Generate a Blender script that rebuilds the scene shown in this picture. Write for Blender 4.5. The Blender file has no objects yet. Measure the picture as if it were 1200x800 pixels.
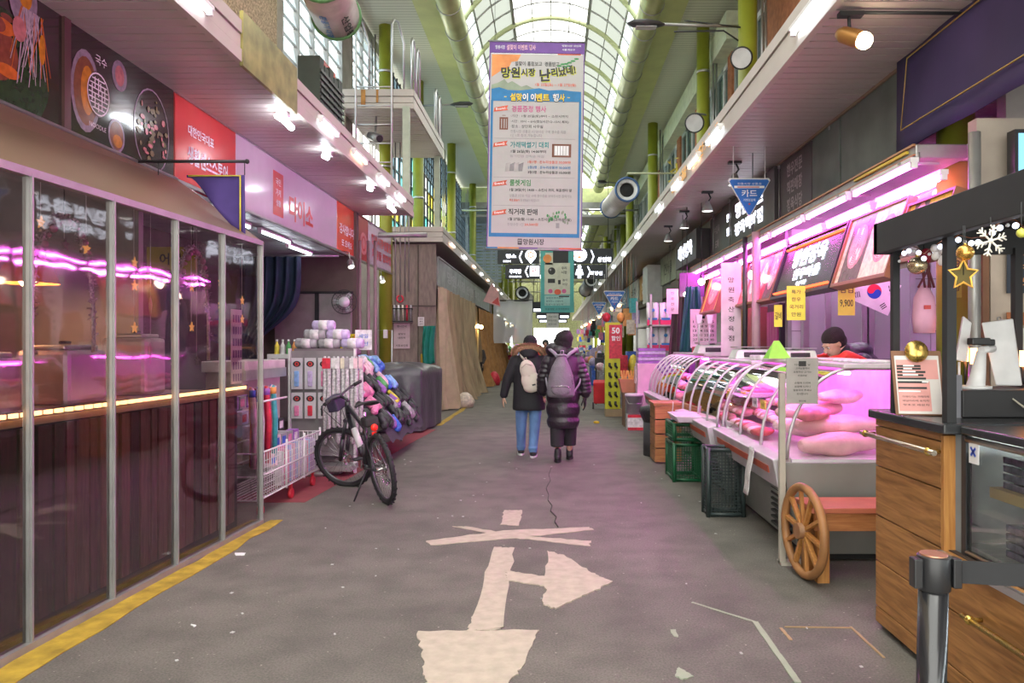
import bpy, bmesh, math, random
import numpy as np
from mathutils import Vector, Matrix

SC = bpy.context.scene
COL = SC.collection
# ---------------------------------------------------------------- camera
F = 867.0; CX = 648.0; CY = 403.0          # focal length and vanishing point, in pixels of a 1200x800 frame
cam = bpy.data.cameras.new('camera'); co = bpy.data.objects.new('camera', cam); COL.objects.link(co)
cam.sensor_width = 36.0; cam.lens = 36.0*F/1200.0
cam.shift_x = (600-CX)/1200.0; cam.shift_y = (CY-400)/1200.0
cam.clip_start = .05; cam.clip_end = 400
co.location = (0, 0, 1.5); co.rotation_euler = (math.pi/2, 0, 0)
SC.camera = co
# ---------------------------------------------------------------- sky, sun, exposure
w = bpy.data.worlds.new('sky'); SC.world = w; w.use_nodes = True
bg = w.node_tree.nodes['Background']; bg.inputs[0].default_value = (.97, .97, .91, 1); bg.inputs[1].default_value = 4.3
sun = bpy.data.lights.new('sun', 'SUN'); sun.energy = .5; sun.angle = .6; sun.color = (1, .96, .9)
so = bpy.data.objects.new('sun', sun); COL.objects.link(so); so.rotation_euler = (math.radians(14), math.radians(8), 0)
SC.view_settings.view_transform = 'Standard'; SC.view_settings.look = 'None'
SC.view_settings.exposure = 0.18; SC.view_settings.gamma = 1; SC.view_settings.use_curve_mapping = False
SC.cycles.max_bounces = 8; SC.cycles.transparent_max_bounces = 16
SC.cycles.sample_clamp_indirect = 6; SC.cycles.caustics_reflective = False; SC.cycles.caustics_refractive = False

# ---------------------------------------------------------------- materials
MATS = {}
def M(name, col, rough=.6, metal=0., var=.12, scale=6., bump=0., bscale=None, emit=0., ecol=None, spec=.5, coat=0., sss=0., stretch=None):
    if name in MATS: return MATS[name]
    m = bpy.data.materials.new(name); m.use_nodes = True; nt = m.node_tree; N = nt.nodes; L = nt.links
    b = N['Principled BSDF']
    b.inputs['Roughness'].default_value = rough; b.inputs['Metallic'].default_value = metal
    b.inputs['Specular IOR Level'].default_value = spec
    if coat: b.inputs['Coat Weight'].default_value = coat; b.inputs['Coat Roughness'].default_value = .08
    tc = N.new('ShaderNodeTexCoord'); mp = N.new('ShaderNodeMapping'); L.new(tc.outputs['Object'], mp.inputs[0])
    if stretch: mp.inputs['Scale'].default_value = stretch
    nz = N.new('ShaderNodeTexNoise'); nz.inputs['Scale'].default_value = scale; nz.inputs['Detail'].default_value = 5
    L.new(mp.outputs[0], nz.inputs['Vector'])
    rp = N.new('ShaderNodeValToRGB'); c = np.array(col[:3])
    rp.color_ramp.elements[0].position = .3; rp.color_ramp.elements[1].position = .7
    rp.color_ramp.elements[0].color = (*np.clip(c*(1-var), 0, 1), 1); rp.color_ramp.elements[1].color = (*np.clip(c*(1+var), 0, 1), 1)
    L.new(nz.outputs['Fac'], rp.inputs[0]); L.new(rp.outputs[0], b.inputs['Base Color'])
    if bump:
        bp = N.new('ShaderNodeBump'); bp.inputs['Strength'].default_value = bump; bp.inputs['Distance'].default_value = .02
        n2 = N.new('ShaderNodeTexNoise'); n2.inputs['Scale'].default_value = bscale or scale*6; n2.inputs['Detail'].default_value = 3
        L.new(mp.outputs[0], n2.inputs['Vector']); L.new(n2.outputs['Fac'], bp.inputs['Height']); L.new(bp.outputs[0], b.inputs['Normal'])
    if emit:
        b.inputs['Emission Color'].default_value = (*(ecol or col)[:3], 1); b.inputs['Emission Strength'].default_value = emit
    if sss: b.inputs['Subsurface Weight'].default_value = sss; b.inputs['Subsurface Radius'].default_value = (.02, .008, .004)
    MATS[name] = m; return m

def M_glass(name, tint=(.9, .95, .97), refl=.12, rough=.03, diff=0., dcol=(.8, .85, .9), trl=0., bump=0., ior=1.45):
    """thin sheet: tinted transparency under a fresnel gloss, optionally milky"""
    m = bpy.data.materials.new(name); m.use_nodes = True; nt = m.node_tree; N = nt.nodes; L = nt.links
    N.remove(N['Principled BSDF']); out = N['Material Output']
    tr = N.new('ShaderNodeBsdfTransparent'); tr.inputs[0].default_value = (*tint, 1)
    gl = N.new('ShaderNodeBsdfGlossy'); gl.inputs['Roughness'].default_value = rough
    base = tr.outputs[0]
    if diff:
        df = N.new('ShaderNodeBsdfDiffuse'); df.inputs[0].default_value = (*dcol, 1)
        mx = N.new('ShaderNodeMixShader'); mx.inputs[0].default_value = diff; L.new(base, mx.inputs[1]); L.new(df.outputs[0], mx.inputs[2]); base = mx.outputs[0]
    if trl:
        tl = N.new('ShaderNodeBsdfTranslucent'); tl.inputs[0].default_value = (*dcol, 1)
        mx = N.new('ShaderNodeMixShader'); mx.inputs[0].default_value = trl; L.new(base, mx.inputs[1]); L.new(tl.outputs[0], mx.inputs[2]); base = mx.outputs[0]
    fr = N.new('ShaderNodeFresnel'); fr.inputs[0].default_value = ior
    if ior == 0:
        L.new(base, out.inputs[0]); MATS[name] = m; return m
    ad = N.new('ShaderNodeMath'); ad.operation = 'ADD'; ad.use_clamp = True; ad.inputs[1].default_value = refl; L.new(fr.outputs[0], ad.inputs[0])
    mx = N.new('ShaderNodeMixShader'); L.new(ad.outputs[0], mx.inputs[0]); L.new(base, mx.inputs[1]); L.new(gl.outputs[0], mx.inputs[2])
    L.new(mx.outputs[0], out.inputs[0])
    if bump:
        tc = N.new('ShaderNodeTexCoord'); nz = N.new('ShaderNodeTexNoise'); nz.inputs['Scale'].default_value = 2.2; nz.inputs['Detail'].default_value = 2
        L.new(tc.outputs['Object'], nz.inputs['Vector'])
        bp = N.new('ShaderNodeBump'); bp.inputs['Strength'].default_value = bump; bp.inputs['Distance'].default_value = .03
        L.new(nz.outputs['Fac'], bp.inputs['Height']); L.new(bp.outputs[0], gl.inputs['Normal']); L.new(bp.outputs[0], fr.inputs['Normal'])
    MATS[name] = m; return m

def M_emit(name, col, s):
    m = bpy.data.materials.new(name); m.use_nodes = True; nt = m.node_tree; nt.nodes.remove(nt.nodes['Principled BSDF'])
    e = nt.nodes.new('ShaderNodeEmission'); e.inputs[0].default_value = (*col, 1); e.inputs[1].default_value = s
    nt.links.new(e.outputs[0], nt.nodes['Material Output'].inputs[0]); MATS[name] = m; return m

def M_asphalt():
    m = M('asphalt', (.13, .125, .12), .85, var=.0); nt = m.node_tree; N = nt.nodes; L = nt.links; b = N['Principled BSDF']
    tc = N.new('ShaderNodeTexCoord')
    def noise(s, d): 
        n = N.new('ShaderNodeTexNoise'); n.inputs['Scale'].default_value = s; n.inputs['Detail'].default_value = d; L.new(tc.outputs['Object'], n.inputs['Vector']); return n
    def ramp(n, p0, c0, p1, c1):
        r = N.new('ShaderNodeValToRGB'); r.color_ramp.elements[0].position = p0; r.color_ramp.elements[1].position = p1
        r.color_ramp.elements[0].color = (*c0, 1); r.color_ramp.elements[1].color = (*c1, 1); L.new(n, r.inputs[0]); return r.outputs[0]
    def mul(a, c):
        x = N.new('ShaderNodeMix'); x.data_type = 'RGBA'; x.blend_type = 'MULTIPLY'; x.inputs[0].default_value = 1
        L.new(a, x.inputs[6]); L.new(c, x.inputs[7]); return x.outputs[2]
    big = ramp(noise(.55, 4).outputs['Fac'], .3, (.115, .107, .094), .7, (.17, .158, .138))
    fine = ramp(noise(90, 2).outputs['Fac'], .3, (.72, .72, .72), .72, (1.25, 1.25, 1.25))
    dirt = ramp(noise(3.5, 6).outputs['Fac'], .35, (.8, .8, .78), .6, (1.08, 1.07, 1.05))
    spots = ramp(noise(34, 1).outputs['Fac'], .74, (1, 1, 1), .76, (2.2, 2.2, 2.2))
    c = mul(mul(mul(big, fine), dirt), spots)
    vo = N.new('ShaderNodeTexVoronoi'); vo.feature = 'DISTANCE_TO_EDGE'; vo.inputs['Scale'].default_value = .38
    wn = noise(2.4, 5); mixv = N.new('ShaderNodeVectorMath'); mixv.operation = 'MULTIPLY_ADD'; mixv.inputs[1].default_value = (.35, .35, .35)
    L.new(wn.outputs['Color'], mixv.inputs[0]); L.new(tc.outputs['Object'], mixv.inputs[2]); L.new(mixv.outputs[0], vo.inputs['Vector'])
    
    L.new(c, b.inputs['Base Color'])
    bp = N.new('ShaderNodeBump'); bp.inputs['Strength'].default_value = .35; bp.inputs['Distance'].default_value = .01
    L.new(noise(120, 2).outputs['Fac'], bp.inputs['Height']); L.new(bp.outputs[0], b.inputs['Normal'])
    b.inputs['Roughness'].default_value = .7
    return m

def M_wood(name, a, bcol, axis=1, scale=3., rough=.5):
    m = M(name, a, rough, var=0); nt = m.node_tree; N = nt.nodes; L = nt.links; b = N['Principled BSDF']
    tc = N.new('ShaderNodeTexCoord'); mp = N.new('ShaderNodeMapping'); s = [14, 14, 14]; s[axis] = 1.2; mp.inputs['Scale'].default_value = s
    L.new(tc.outputs['Object'], mp.inputs[0]); nz = N.new('ShaderNodeTexNoise'); nz.inputs['Scale'].default_value = scale; nz.inputs['Detail'].default_value = 6; nz.inputs['Distortion'].default_value = .8
    oi = N.new('ShaderNodeObjectInfo'); ad = N.new('ShaderNodeVectorMath'); ad.operation = 'ADD'; L.new(mp.outputs[0], ad.inputs[0])
    mu = N.new('ShaderNodeMath'); mu.operation = 'MULTIPLY'; mu.inputs[1].default_value = 37; L.new(oi.outputs['Random'], mu.inputs[0]); L.new(mu.outputs[0], ad.inputs[1])
    L.new(ad.outputs[0], nz.inputs['Vector'])
    r = N.new('ShaderNodeValToRGB'); r.color_ramp.elements[0].position = .32; r.color_ramp.elements[1].position = .68
    r.color_ramp.elements[0].color = (*a, 1); r.color_ramp.elements[1].color = (*bcol, 1); L.new(nz.outputs['Fac'], r.inputs[0]); L.new(r.outputs[0], b.inputs['Base Color'])
    bp = N.new('ShaderNodeBump'); bp.inputs['Strength'].default_value = .15; L.new(nz.outputs['Fac'], bp.inputs['Height']); L.new(bp.outputs[0], b.inputs['Normal'])
    return m

def M_ribs(name, a, bcol, freq, axis='Y', rough=.5):
    m = M(name, a, rough, var=0); nt = m.node_tree; N = nt.nodes; L = nt.links; b = N['Principled BSDF']
    tc = N.new('ShaderNodeTexCoord'); wv = N.new('ShaderNodeTexWave'); wv.wave_profile = 'SAW'; wv.bands_direction = axis
    wv.inputs['Scale'].default_value = freq; L.new(tc.outputs['Object'], wv.inputs['Vector'])
    r = N.new('ShaderNodeValToRGB'); r.color_ramp.elements[0].position = .12; r.color_ramp.elements[1].position = .2
    r.color_ramp.elements[0].color = (*a, 1); r.color_ramp.elements[1].color = (*bcol, 1); L.new(wv.outputs['Fac'], r.inputs[0]); L.new(r.outputs[0], b.inputs['Base Color'])
    bp = N.new('ShaderNodeBump'); bp.inputs['Strength'].default_value = .5; L.new(wv.outputs['Fac'], bp.inputs['Height']); L.new(bp.outputs[0], b.inputs['Normal'])
    return m

# ---------------------------------------------------------------- mesh building
ORG = {}
class Fr:                                   # a flat frame in space: u to the reader's right, v up, n towards the reader
    def __init__(s, o, u=(1, 0, 0), v=(0, 0, 1)):
        s.o = Vector(o); s.u = Vector(u).normalized(); s.v = Vector(v).normalized(); s.n = s.u.cross(s.v)
    def p(s, x, y, off=0): return s.o + s.u*x + s.v*y + s.n*off
def FL(x, y, z): return Fr((x, y, z), (0, 1, 0))        # on the left side, facing +X
def FR(x, y, z): return Fr((x, y, z), (0, -1, 0))       # on the right side, facing -X
def FC(x, y, z): return Fr((x, y, z), (1, 0, 0))        # facing the camera
TXT = {}
def glyphs(body, bold):
    k = (body, bold)
    if k not in TXT:
        cu = bpy.data.curves.new('t', 'FONT'); cu.body = body; cu.resolution_u = 2; cu.size = 1; cu.offset = bold
        o = bpy.data.objects.new('t', cu); me = bpy.data.meshes.new_from_object(o)
        v = np.zeros(len(me.vertices)*3); me.vertices.foreach_get('co', v); v = v.reshape(-1, 3)
        TXT[k] = (v, [tuple(p.vertices) for p in me.polygons]); bpy.data.objects.remove(o); bpy.data.curves.remove(cu); bpy.data.meshes.remove(me)
    return TXT[k]

class MB:
    def __init__(s): s.v = []; s.f = []; s.sm = []; s.mi = []; s.mats = []; s.cm = 0; s.xf = None
    def use(s, m):
        if m not in s.mats: s.mats.append(m)
        s.cm = s.mats.index(m); return s
    def add(s, vs, fs, smooth=False):
        b = len(s.v)
        if s.xf is not None: vs = [s.xf @ Vector(q) for q in vs]
        s.v += [tuple(q) for q in vs]
        for f in fs: s.f.append(tuple(i+b for i in f)); s.sm.append(smooth); s.mi.append(s.cm)
        return s
    def box(s, x0, x1, y0, y1, z0, z1):
        return s.add([(x, y, z) for z in (z0, z1) for y in (y0, y1) for x in (x0, x1)],
                     [(0, 2, 3, 1), (4, 5, 7, 6), (0, 1, 5, 4), (2, 6, 7, 3), (0, 4, 6, 2), (1, 3, 7, 5)])
    def obox(s, c, size, R=None, rz=0):
        R = R or Matrix.Rotation(rz, 3, 'Z'); c = Vector(c); a, b, d = [q/2 for q in size]
        return s.add([c+R@Vector((x, y, z)) for z in (-d, d) for y in (-b, b) for x in (-a, a)],
                     [(0, 2, 3, 1), (4, 5, 7, 6), (0, 1, 5, 4), (2, 6, 7, 3), (0, 4, 6, 2), (1, 3, 7, 5)])
    def hexa(s, lo, hi):                      # two quads, joined
        return s.add(list(lo)+list(hi), [(3, 2, 1, 0), (4, 5, 6, 7), (0, 1, 5, 4), (1, 2, 6, 5), (2, 3, 7, 6), (3, 0, 4, 7)])
    def bar(s, p0, p1, wd, th, up=(0, 0, 1)):
        p0, p1 = Vector(p0), Vector(p1); d = (p1-p0).normalized(); u = Vector(up)
        if abs(d.dot(u)) > .98: u = Vector((1, 0, 0))
        a = d.cross(u).normalized()*wd/2; b = a.cross(d).normalized()*th/2
        return s.hexa([p0-a-b, p0+a-b, p0+a+b, p0-a+b], [p1-a-b, p1+a-b, p1+a+b, p1-a+b])
    def cyl(s, p0, p1, r0, r1=None, n=12, cap=True):
        return s.tube([p0, p1], [r0, r0 if r1 is None else r1], n, cap)
    def tube(s, pts, r, n=8, cap=True, closed=False, sq=None):
        pts = [Vector(p) for p in pts]; k = len(pts); rs = r if isinstance(r, (list, tuple)) else [r]*k
        ring = []; prev = None; vs = []
        for i, p in enumerate(pts):
            if closed: t = pts[(i+1) % k]-pts[i-1]
            else: t = pts[min(i+1, k-1)]-pts[max(i-1, 0)]
            t.normalize()
            if prev is None:
                a = t.orthogonal().normalized()
            else:
                a = prev-t*prev.dot(t)
                a = a.normalized() if a.length > 1e-6 else t.orthogonal().normalized()
            prev = a; b = t.cross(a)
            for j in range(n):
                q = 2*math.pi*j/n; vs.append(p+(a*math.cos(q)+b*math.sin(q))*rs[i])
        fs = []
        for i in range(k if closed else k-1):
            for j in range(n):
                i2 = (i+1) % k; fs.append((i*n+j, i*n+(j+1) % n, i2*n+(j+1) % n, i2*n+j))
        base = len(s.v); s.add(vs, fs, True)
        if cap and not closed:
            for ff in (tuple(base+j for j in range(n))[::-1], tuple(base+(k-1)*n+j for j in range(n))):
                s.f.append(ff); s.sm.append(False); s.mi.append(s.cm)
        return s
    def lathe(s, c, prof, n=16, axis=None, smooth=True):
        c = Vector(c); ax = Vector(axis or (0, 0, 1)).normalized(); a = ax.orthogonal().normalized(); b = ax.cross(a); vs = []
        for r, z in prof:
            for j in range(n):
                q = 2*math.pi*j/n; vs.append(c+ax*z+(a*math.cos(q)+b*math.sin(q))*r)
        k = len(prof); fs = [(i*n+j, i*n+(j+1) % n, (i+1)*n+(j+1) % n, (i+1)*n+j) for i in range(k-1) for j in range(n)]
        return s.add(vs, fs, smooth)
    def sph(s, c, r, n=12, m=8, R=None):
        r = r if isinstance(r, (list, tuple)) else (r, r, r); c = Vector(c); vs = []; R = R or Matrix.Identity(3)
        for i in range(m+1):
            t = math.pi*i/m
            for j in range(n):
                q = 2*math.pi*j/n
                vs.append(c+R@Vector((r[0]*max(math.sin(t), 1e-3)*math.cos(q), r[1]*max(math.sin(t), 1e-3)*math.sin(q), -r[2]*math.cos(t))))
        return s.add(vs, [(i*n+j, i*n+(j+1) % n, (i+1)*n+(j+1) % n, (i+1)*n+j) for i in range(m) for j in range(n)]+[tuple(range(n))[::-1], tuple(m*n+j for j in range(n))], True)
    def torus(s, c, R, r, axis=(0, 0, 1), n=28, m=8, ell=(1, 1)):
        c = Vector(c); ax = Vector(axis).normalized(); a = ax.orthogonal().normalized(); b = ax.cross(a)
        return s.tube([c+a*math.cos(2*math.pi*i/n)*R*ell[0]+b*math.sin(2*math.pi*i/n)*R*ell[1] for i in range(n)], r, m, closed=True)
    def grid(s, fn, nu, nv, smooth=True, wrap=False):
        vs = [fn(i/nu, j/nv) for i in range(nu+1) for j in range(nv+1)]
        return s.add(vs, [(i*(nv+1)+j, (i+1)*(nv+1)+j, (i+1)*(nv+1)+j+1, i*(nv+1)+j+1) for i in range(nu) for j in range(nv)], smooth)
    def poly(s, fr, pts, off=.002, th=0):
        n = len(pts)
        if not th: return s.add([fr.p(x, y, off) for x, y in pts], [tuple(range(n))])
        return s.add([fr.p(x, y, off) for x, y in pts]+[fr.p(x, y, off+th) for x, y in pts],
                     [tuple(range(n))[::-1], tuple(range(n, 2*n))]+[(i, (i+1) % n, n+(i+1) % n, n+i) for i in range(n)])
    def rect(s, fr, x0, x1, y0, y1, off=.002, th=0): return s.poly(fr, [(x0, y0), (x1, y0), (x1, y1), (x0, y1)], off, th)
    def disc(s, fr, x, y, rx, ry=None, off=.002, th=0, n=20):
        ry = ry or rx; return s.poly(fr, [(x+rx*math.cos(2*math.pi*i/n), y+ry*math.sin(2*math.pi*i/n)) for i in range(n)], off, th)
    def ringp(s, fr, x, y, r0, r1, off=.002, n=24, e=1.):
        vs = []
        for i in range(n):
            q = 2*math.pi*i/n; vs += [fr.p(x+r0*e*math.cos(q), y+r0*math.sin(q), off), fr.p(x+r1*e*math.cos(q), y+r1*math.sin(q), off)]
        return s.add(vs, [(2*i, 2*i+1, (2*i+3) % (2*n), (2*i+2) % (2*n)) for i in range(n)])
    def text(s, fr, body, x, y, h, off=.003, bold=.0, wd=None, align='C', rot=0.):
        v, fs = glyphs(body, bold)
        if not len(v): return s
        lo = v.min(0); hi = v.max(0); k = h/max(hi[1]-lo[1], 1e-6); kx = k if wd is None else wd/max(hi[0]-lo[0], 1e-6)
        W = (hi[0]-lo[0])*kx; ax = {'C': -W/2, 'L': 0, 'R': -W}[align]; c, sn = math.cos(rot), math.sin(rot); vs = []
        for q in v:
            a = (q[0]-lo[0])*kx+ax; b = (q[1]-lo[1])*k-h/2
            vs.append(fr.p(x+a*c-b*sn, y+a*sn+b*c, off))
        return s.add(vs, fs)
    def build(s, name, mat=None, parent=None, bevel=0, loc=None, subsurf=0, solid=0, label=None, kind=None):
        mats = s.mats if s.mats else [mat]
        if s.mats and mat is not None and mat not in mats: mats = [mat]+s.mats[1:] if s.mats[0] is None else s.mats
        me = bpy.data.meshes.new(name); v = np.array(s.v, dtype=float).reshape(-1, 3)
        if parent is not None: org = ORG[parent]
        elif loc is not None: org = Vector(loc)
        else: org = Vector(((v[:, 0].min()+v[:, 0].max())/2, (v[:, 1].min()+v[:, 1].max())/2, v[:, 2].min()))
        v = v-np.array(org)
        me.from_pydata(v.tolist(), [], s.f)
        me.polygons.foreach_set('use_smooth', s.sm); me.polygons.foreach_set('material_index', s.mi)
        for q in mats: me.materials.append(q)
        o = bpy.data.objects.new(name, me); COL.objects.link(o); ORG[o] = Vector(org)
        if parent is not None: o.parent = parent
        else: o.location = org
        if bevel:
            bv = o.modifiers.new('b', 'BEVEL'); bv.width = bevel; bv.segments = 2; bv.limit_method = 'ANGLE'; bv.angle_limit = .7
        if solid:
            sd = o.modifiers.new('s', 'SOLIDIFY'); sd.thickness = solid; sd.offset = 0
        if subsurf:
            ss = o.modifiers.new('u', 'SUBSURF'); ss.levels = subsurf; ss.render_levels = subsurf
        if label: o['label'] = label
        if kind: o['kind'] = kind
        return o
def tag(o, label=None, cat=None, group=None, kind=None):
    if label: o['label'] = label
    if cat: o['category'] = cat
    if group: o['group'] = group
    if kind: o['kind'] = kind
    return o
def thing(name, label, cat, loc, group=None):
    o = bpy.data.objects.new(name, None); COL.objects.link(o); o.location = loc; o.empty_display_size = .1
    ORG[o] = Vector(loc); return tag(o, label, cat, group)
def single(m, name, mat, label, cat, group=None, **k): return tag(m.build(name, mat, **k), label, cat, group)
KIDS = {}
def copy_tree(o, loc=None, rz=None, label=None, parent=None, scale=None, group=None):
    c = o.copy(); COL.objects.link(c)
    if parent is not None: c.parent = parent
    if loc is not None: c.location = loc
    if rz is not None: c.rotation_euler = (0, 0, rz)
    if scale is not None: c.scale = scale
    if label: c['label'] = label
    if group: c['group'] = group
    for ch in [x for x in o.children]: copy_tree(ch, parent=c)
    ORG[c] = Vector(c.location); return c
def piece(src, parent, loc, scale=None, rot=None, mat=None):          # a copy of one piece sharing mesh data
    c = src.copy(); COL.objects.link(c); c.parent = parent; c.location = loc
    if scale: c.scale = scale
    if rot: c.rotation_euler = rot
    return c
def structure(m, name, mat, **k): 
    o = m.build(name, mat, **k); o['kind'] = 'structure'; return o
# ---------------------------------------------------------------- palette
asphalt = M_asphalt()
cream_metal = M('cream_metal', (.52, .47, .42), .45, var=.06, scale=2)
soffit_metal = M('soffit_metal', (.50, .44, .42), .38, var=.06, scale=2)
rust_metal = M('rust_stained_metal', (.55, .48, .40), .55, var=.2, scale=5)
dark = M('dark_gap', (.03, .03, .03), .8)
black = M('black_metal', (.025, .026, .028), .42)
steel = M('steel', (.55, .55, .56), .28, metal=.9, var=.08)
dsteel = M('dull_steel', (.36, .36, .35), .42, metal=.6, var=.12)
green_col = M('green_column_paint', (.26, .29, .025), .45, var=.12, scale=3)
green_pale = M('pale_green_paint', (.46, .50, .27), .42, var=.08, scale=2)
gutter_m = M('gutter_green', (.42, .44, .22), .3, metal=.35, var=.15, scale=3)
white_paint = M('white_paint', (.72, .72, .72), .45)
white_pl = M('white_plastic', (.78, .78, .78), .35)
concrete = M('grey_concrete', (.30, .28, .25), .85, var=.18, scale=3, bump=.2)
ply = M('grey_brown_board', (.21, .185, .16), .8, var=.15, scale=3)
brick_m = M('red_brick', (.33, .12, .05), .85, var=.25, scale=9, bump=.3)
roadpaint = M('worn_road_paint', (.46, .40, .32), .75, var=.12, scale=14, bump=.15)
yellow_paint = M('yellow_road_paint', (.42, .28, .03), .75, var=.35, scale=9, bump=.2)
tape_m = M('pale_green_tape', (.33, .37, .28), .7)
ceil_rib = M_ribs('ribbed_ceiling', (.33, .35, .25), (.62, .64, .52), 2.6)
red_sign = M('red_sign_vinyl', (.62, .06, .055), .22, var=.03, coat=.3)
white_sign = M('white_sign_vinyl', (.66, .62, .68), .2, var=.03, coat=.4)
red_ink = M('red_ink', (.6, .05, .05), .35)
white_ink = M('white_ink', (.85, .85, .85), .4)
black_ink = M('black_ink', (.03, .03, .03), .5)
blue_ink = M('blue_ink', (.03, .17, .42), .4)
paper = M('paper', (.75, .73, .70), .7)
gold = M('brass', (.65, .45, .12), .25, metal=.9)
wood = M_wood('oiled_planks', (.20, .085, .022), (.42, .20, .065), axis=1)
woodv = M_wood('orange_timber', (.33, .13, .03), (.52, .25, .07), axis=2)
woodx = M_wood('bench_timber', (.28, .10, .03), (.45, .20, .07), axis=0)
darkwood = M_wood('dark_slats', (.08, .035, .018), (.20, .10, .05), axis=2)
tube_w = M_emit('fluorescent_white', (.86, .93, 1), 13)
tube_warm = M_emit('warm_tube', (1, .62, .42), 9)
tube_pink = M_emit('pink_meat_tube', (1, .09, .80), 95)
tube_pinkw = M_emit('pale_pink_tube', (1, .2, .88), 80)
warm_bulb = M_emit('warm_bulb', (1, .62, .25), 12)
led_w = M_emit('led_white', (.85, .88, 1), 3.2)
led_red = M_emit('led_red', (1, .12, .04), 3.5)
rubber = M('rubber', (.018, .018, .02), .7)

def sheet_mesh(mb, x0, x1, y0, y1, z): mb.add([(x0, y0, z), (x1, y0, z), (x1, y1, z), (x0, y1, z)], [(0, 1, 2, 3)])

# ---------------------------------------------------------------- floor and its markings
m = MB(); m.box(-7, 7, -3, 75, -.2, 0)
floor = structure(m, 'floor', asphalt, loc=(0, 0, 0))
def gp(px, py):                                  # a ground point seen at that pixel
    Y = 1.5*F/(py-CY); return ((px-CX)*Y/F, Y)
def jag(pts, n=9, a=.012, seed=1):
    R = random.Random(seed); out = []
    for i in range(len(pts)):
        p, q = pts[i], pts[(i+1) % len(pts)]
        for k in range(n):
            t = k/n; j = a if k else 0
            out.append((p[0]+(q[0]-p[0])*t+R.uniform(-j, j), p[1]+(q[1]-p[1])*t+R.uniform(-j, j)))
    return out
def mark(name, mat, polys, label, seed=1, z=.004, a=.012):
    m = MB()
    for k, P in enumerate(polys):
        pts = jag(P, 9, a, seed+k); fr = Fr((0, 0, 0), (1, 0, 0), (0, 1, 0)); m.poly(fr, pts, .0005, z+k*.0012)
    return m.build(name, mat, floor, label=label)
mark('painted_arrow', roadpaint, [[gp(*p) for p in [(579, 641), (603, 642), (590, 735), (580, 739), (547, 739), (554, 722)]],
     [gp(*p) for p in [(490, 740), (632, 739), (612, 782), (596, 800), (575, 840), (500, 805), (497, 780)]],
     [gp(*p) for p in [(594, 669), (642, 677), (640, 687), (592, 681)]],
     [gp(*p) for p in [(641, 646), (662, 652), (693, 672), (718, 682), (688, 697), (651, 714), (637, 708), (640, 680)]]],
     'cream painted arrow turning right, worn at its head')
mark('painted_cross', roadpaint, [[gp(*p) for p in [(530, 617), (546, 617), (612, 628), (693, 634), (690, 640), (600, 630)]],
     [gp(*p) for p in [(500, 634), (590, 622), (690, 618), (696, 621), (600, 631), (505, 639)]]], 'cream painted cross with thin arms', seed=9)
mark('painted_dash', roadpaint, [[gp(*p) for p in [(591, 598), (612, 598), (608, 616), (586, 615)]]], 'short cream painted dash behind the cross', seed=3)
def gline(pts, wd): 
    P = [Vector((*gp(*p), 0)) for p in pts]; res = []
    for a, b in zip(P, P[1:]):
        d = (b-a).normalized(); n = Vector((-d.y, d.x, 0))*wd/2; res.append([tuple((a-n)[:2]), tuple((b-n)[:2]), tuple((b+n)[:2]), tuple((a+n)[:2])])
    return res
mark('floor_tape', tape_m, gline([(811, 706), (885, 729)], .014)+gline([(885, 729), (935, 800)], .03), 'pale green tape line', seed=5, a=.002)
mark('floor_tape', M('tan_tape', (.38, .26, .14), .7), gline([(915, 736), (927, 750)], .016)+gline([(997, 735), (1036, 771)], .012)+gline([(920, 735), (997, 736)], .006), 'thin tan tape line', seed=6, a=.002)
mark('paint_flake', tape_m, [[gp(*p) for p in [(785, 738), (792, 738), (795, 747), (790, 746)]], [gp(*p) for p in [(795, 782), (813, 793), (800, 797), (791, 792)]]], 'torn pale scraps of tape', seed=8, a=.004)
mark('paint_flake', white_ink, [[gp(*p) for p in [(275, 648), (288, 648), (286, 651), (276, 651)]], [gp(*p) for p in [(224, 732), (230, 733), (228, 735)]]], 'white scraps of paper', seed=8, a=.003)
mark('edge_line', yellow_paint, [[(-2.52, 1.5), (-2.35, 1.5), (-2.38, 3.6), (-2.30, 6.3), (-2.40, 6.3), (-2.56, 3.6)], [(-2.15, 13.6), (-2.05, 13.6), (-2.0, 19), (-2.1, 19)]], 'worn yellow line along the shop fronts', seed=11, a=.02)
mark('red_kerb_strip', M('red_kerb_paint', (.25, .05, .06), .8), [[(-3.1, 7.0), (-2.35, 7.0), (-2.05, 13), (-2.3, 13)]], 'dark red painted strip under the racks', seed=12, z=.002)
mark('crack', M('crack_dark', (.05, .048, .045), .9), gline([(646, 548), (643, 556), (645, 563), (640, 572), (643, 580), (642, 586), (647, 593), (645, 599), (652, 606), (650, 612), (654, 618)], .005), 'thin crack in the asphalt behind the cross', seed=21, a=.0012, z=.002)
m = MB()
R = random.Random(4)
for k in range(60):
    x, y = R.uniform(-2, 1.6), R.uniform(2.2, 10); m.obox((x, y, .003), (R.uniform(.006, .02), R.uniform(.006, .02), .004), rz=R.uniform(0, 3))
m.build('litter_specks', M('pale_grit', (.5, .5, .48), .8), floor, kind='stuff')

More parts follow.
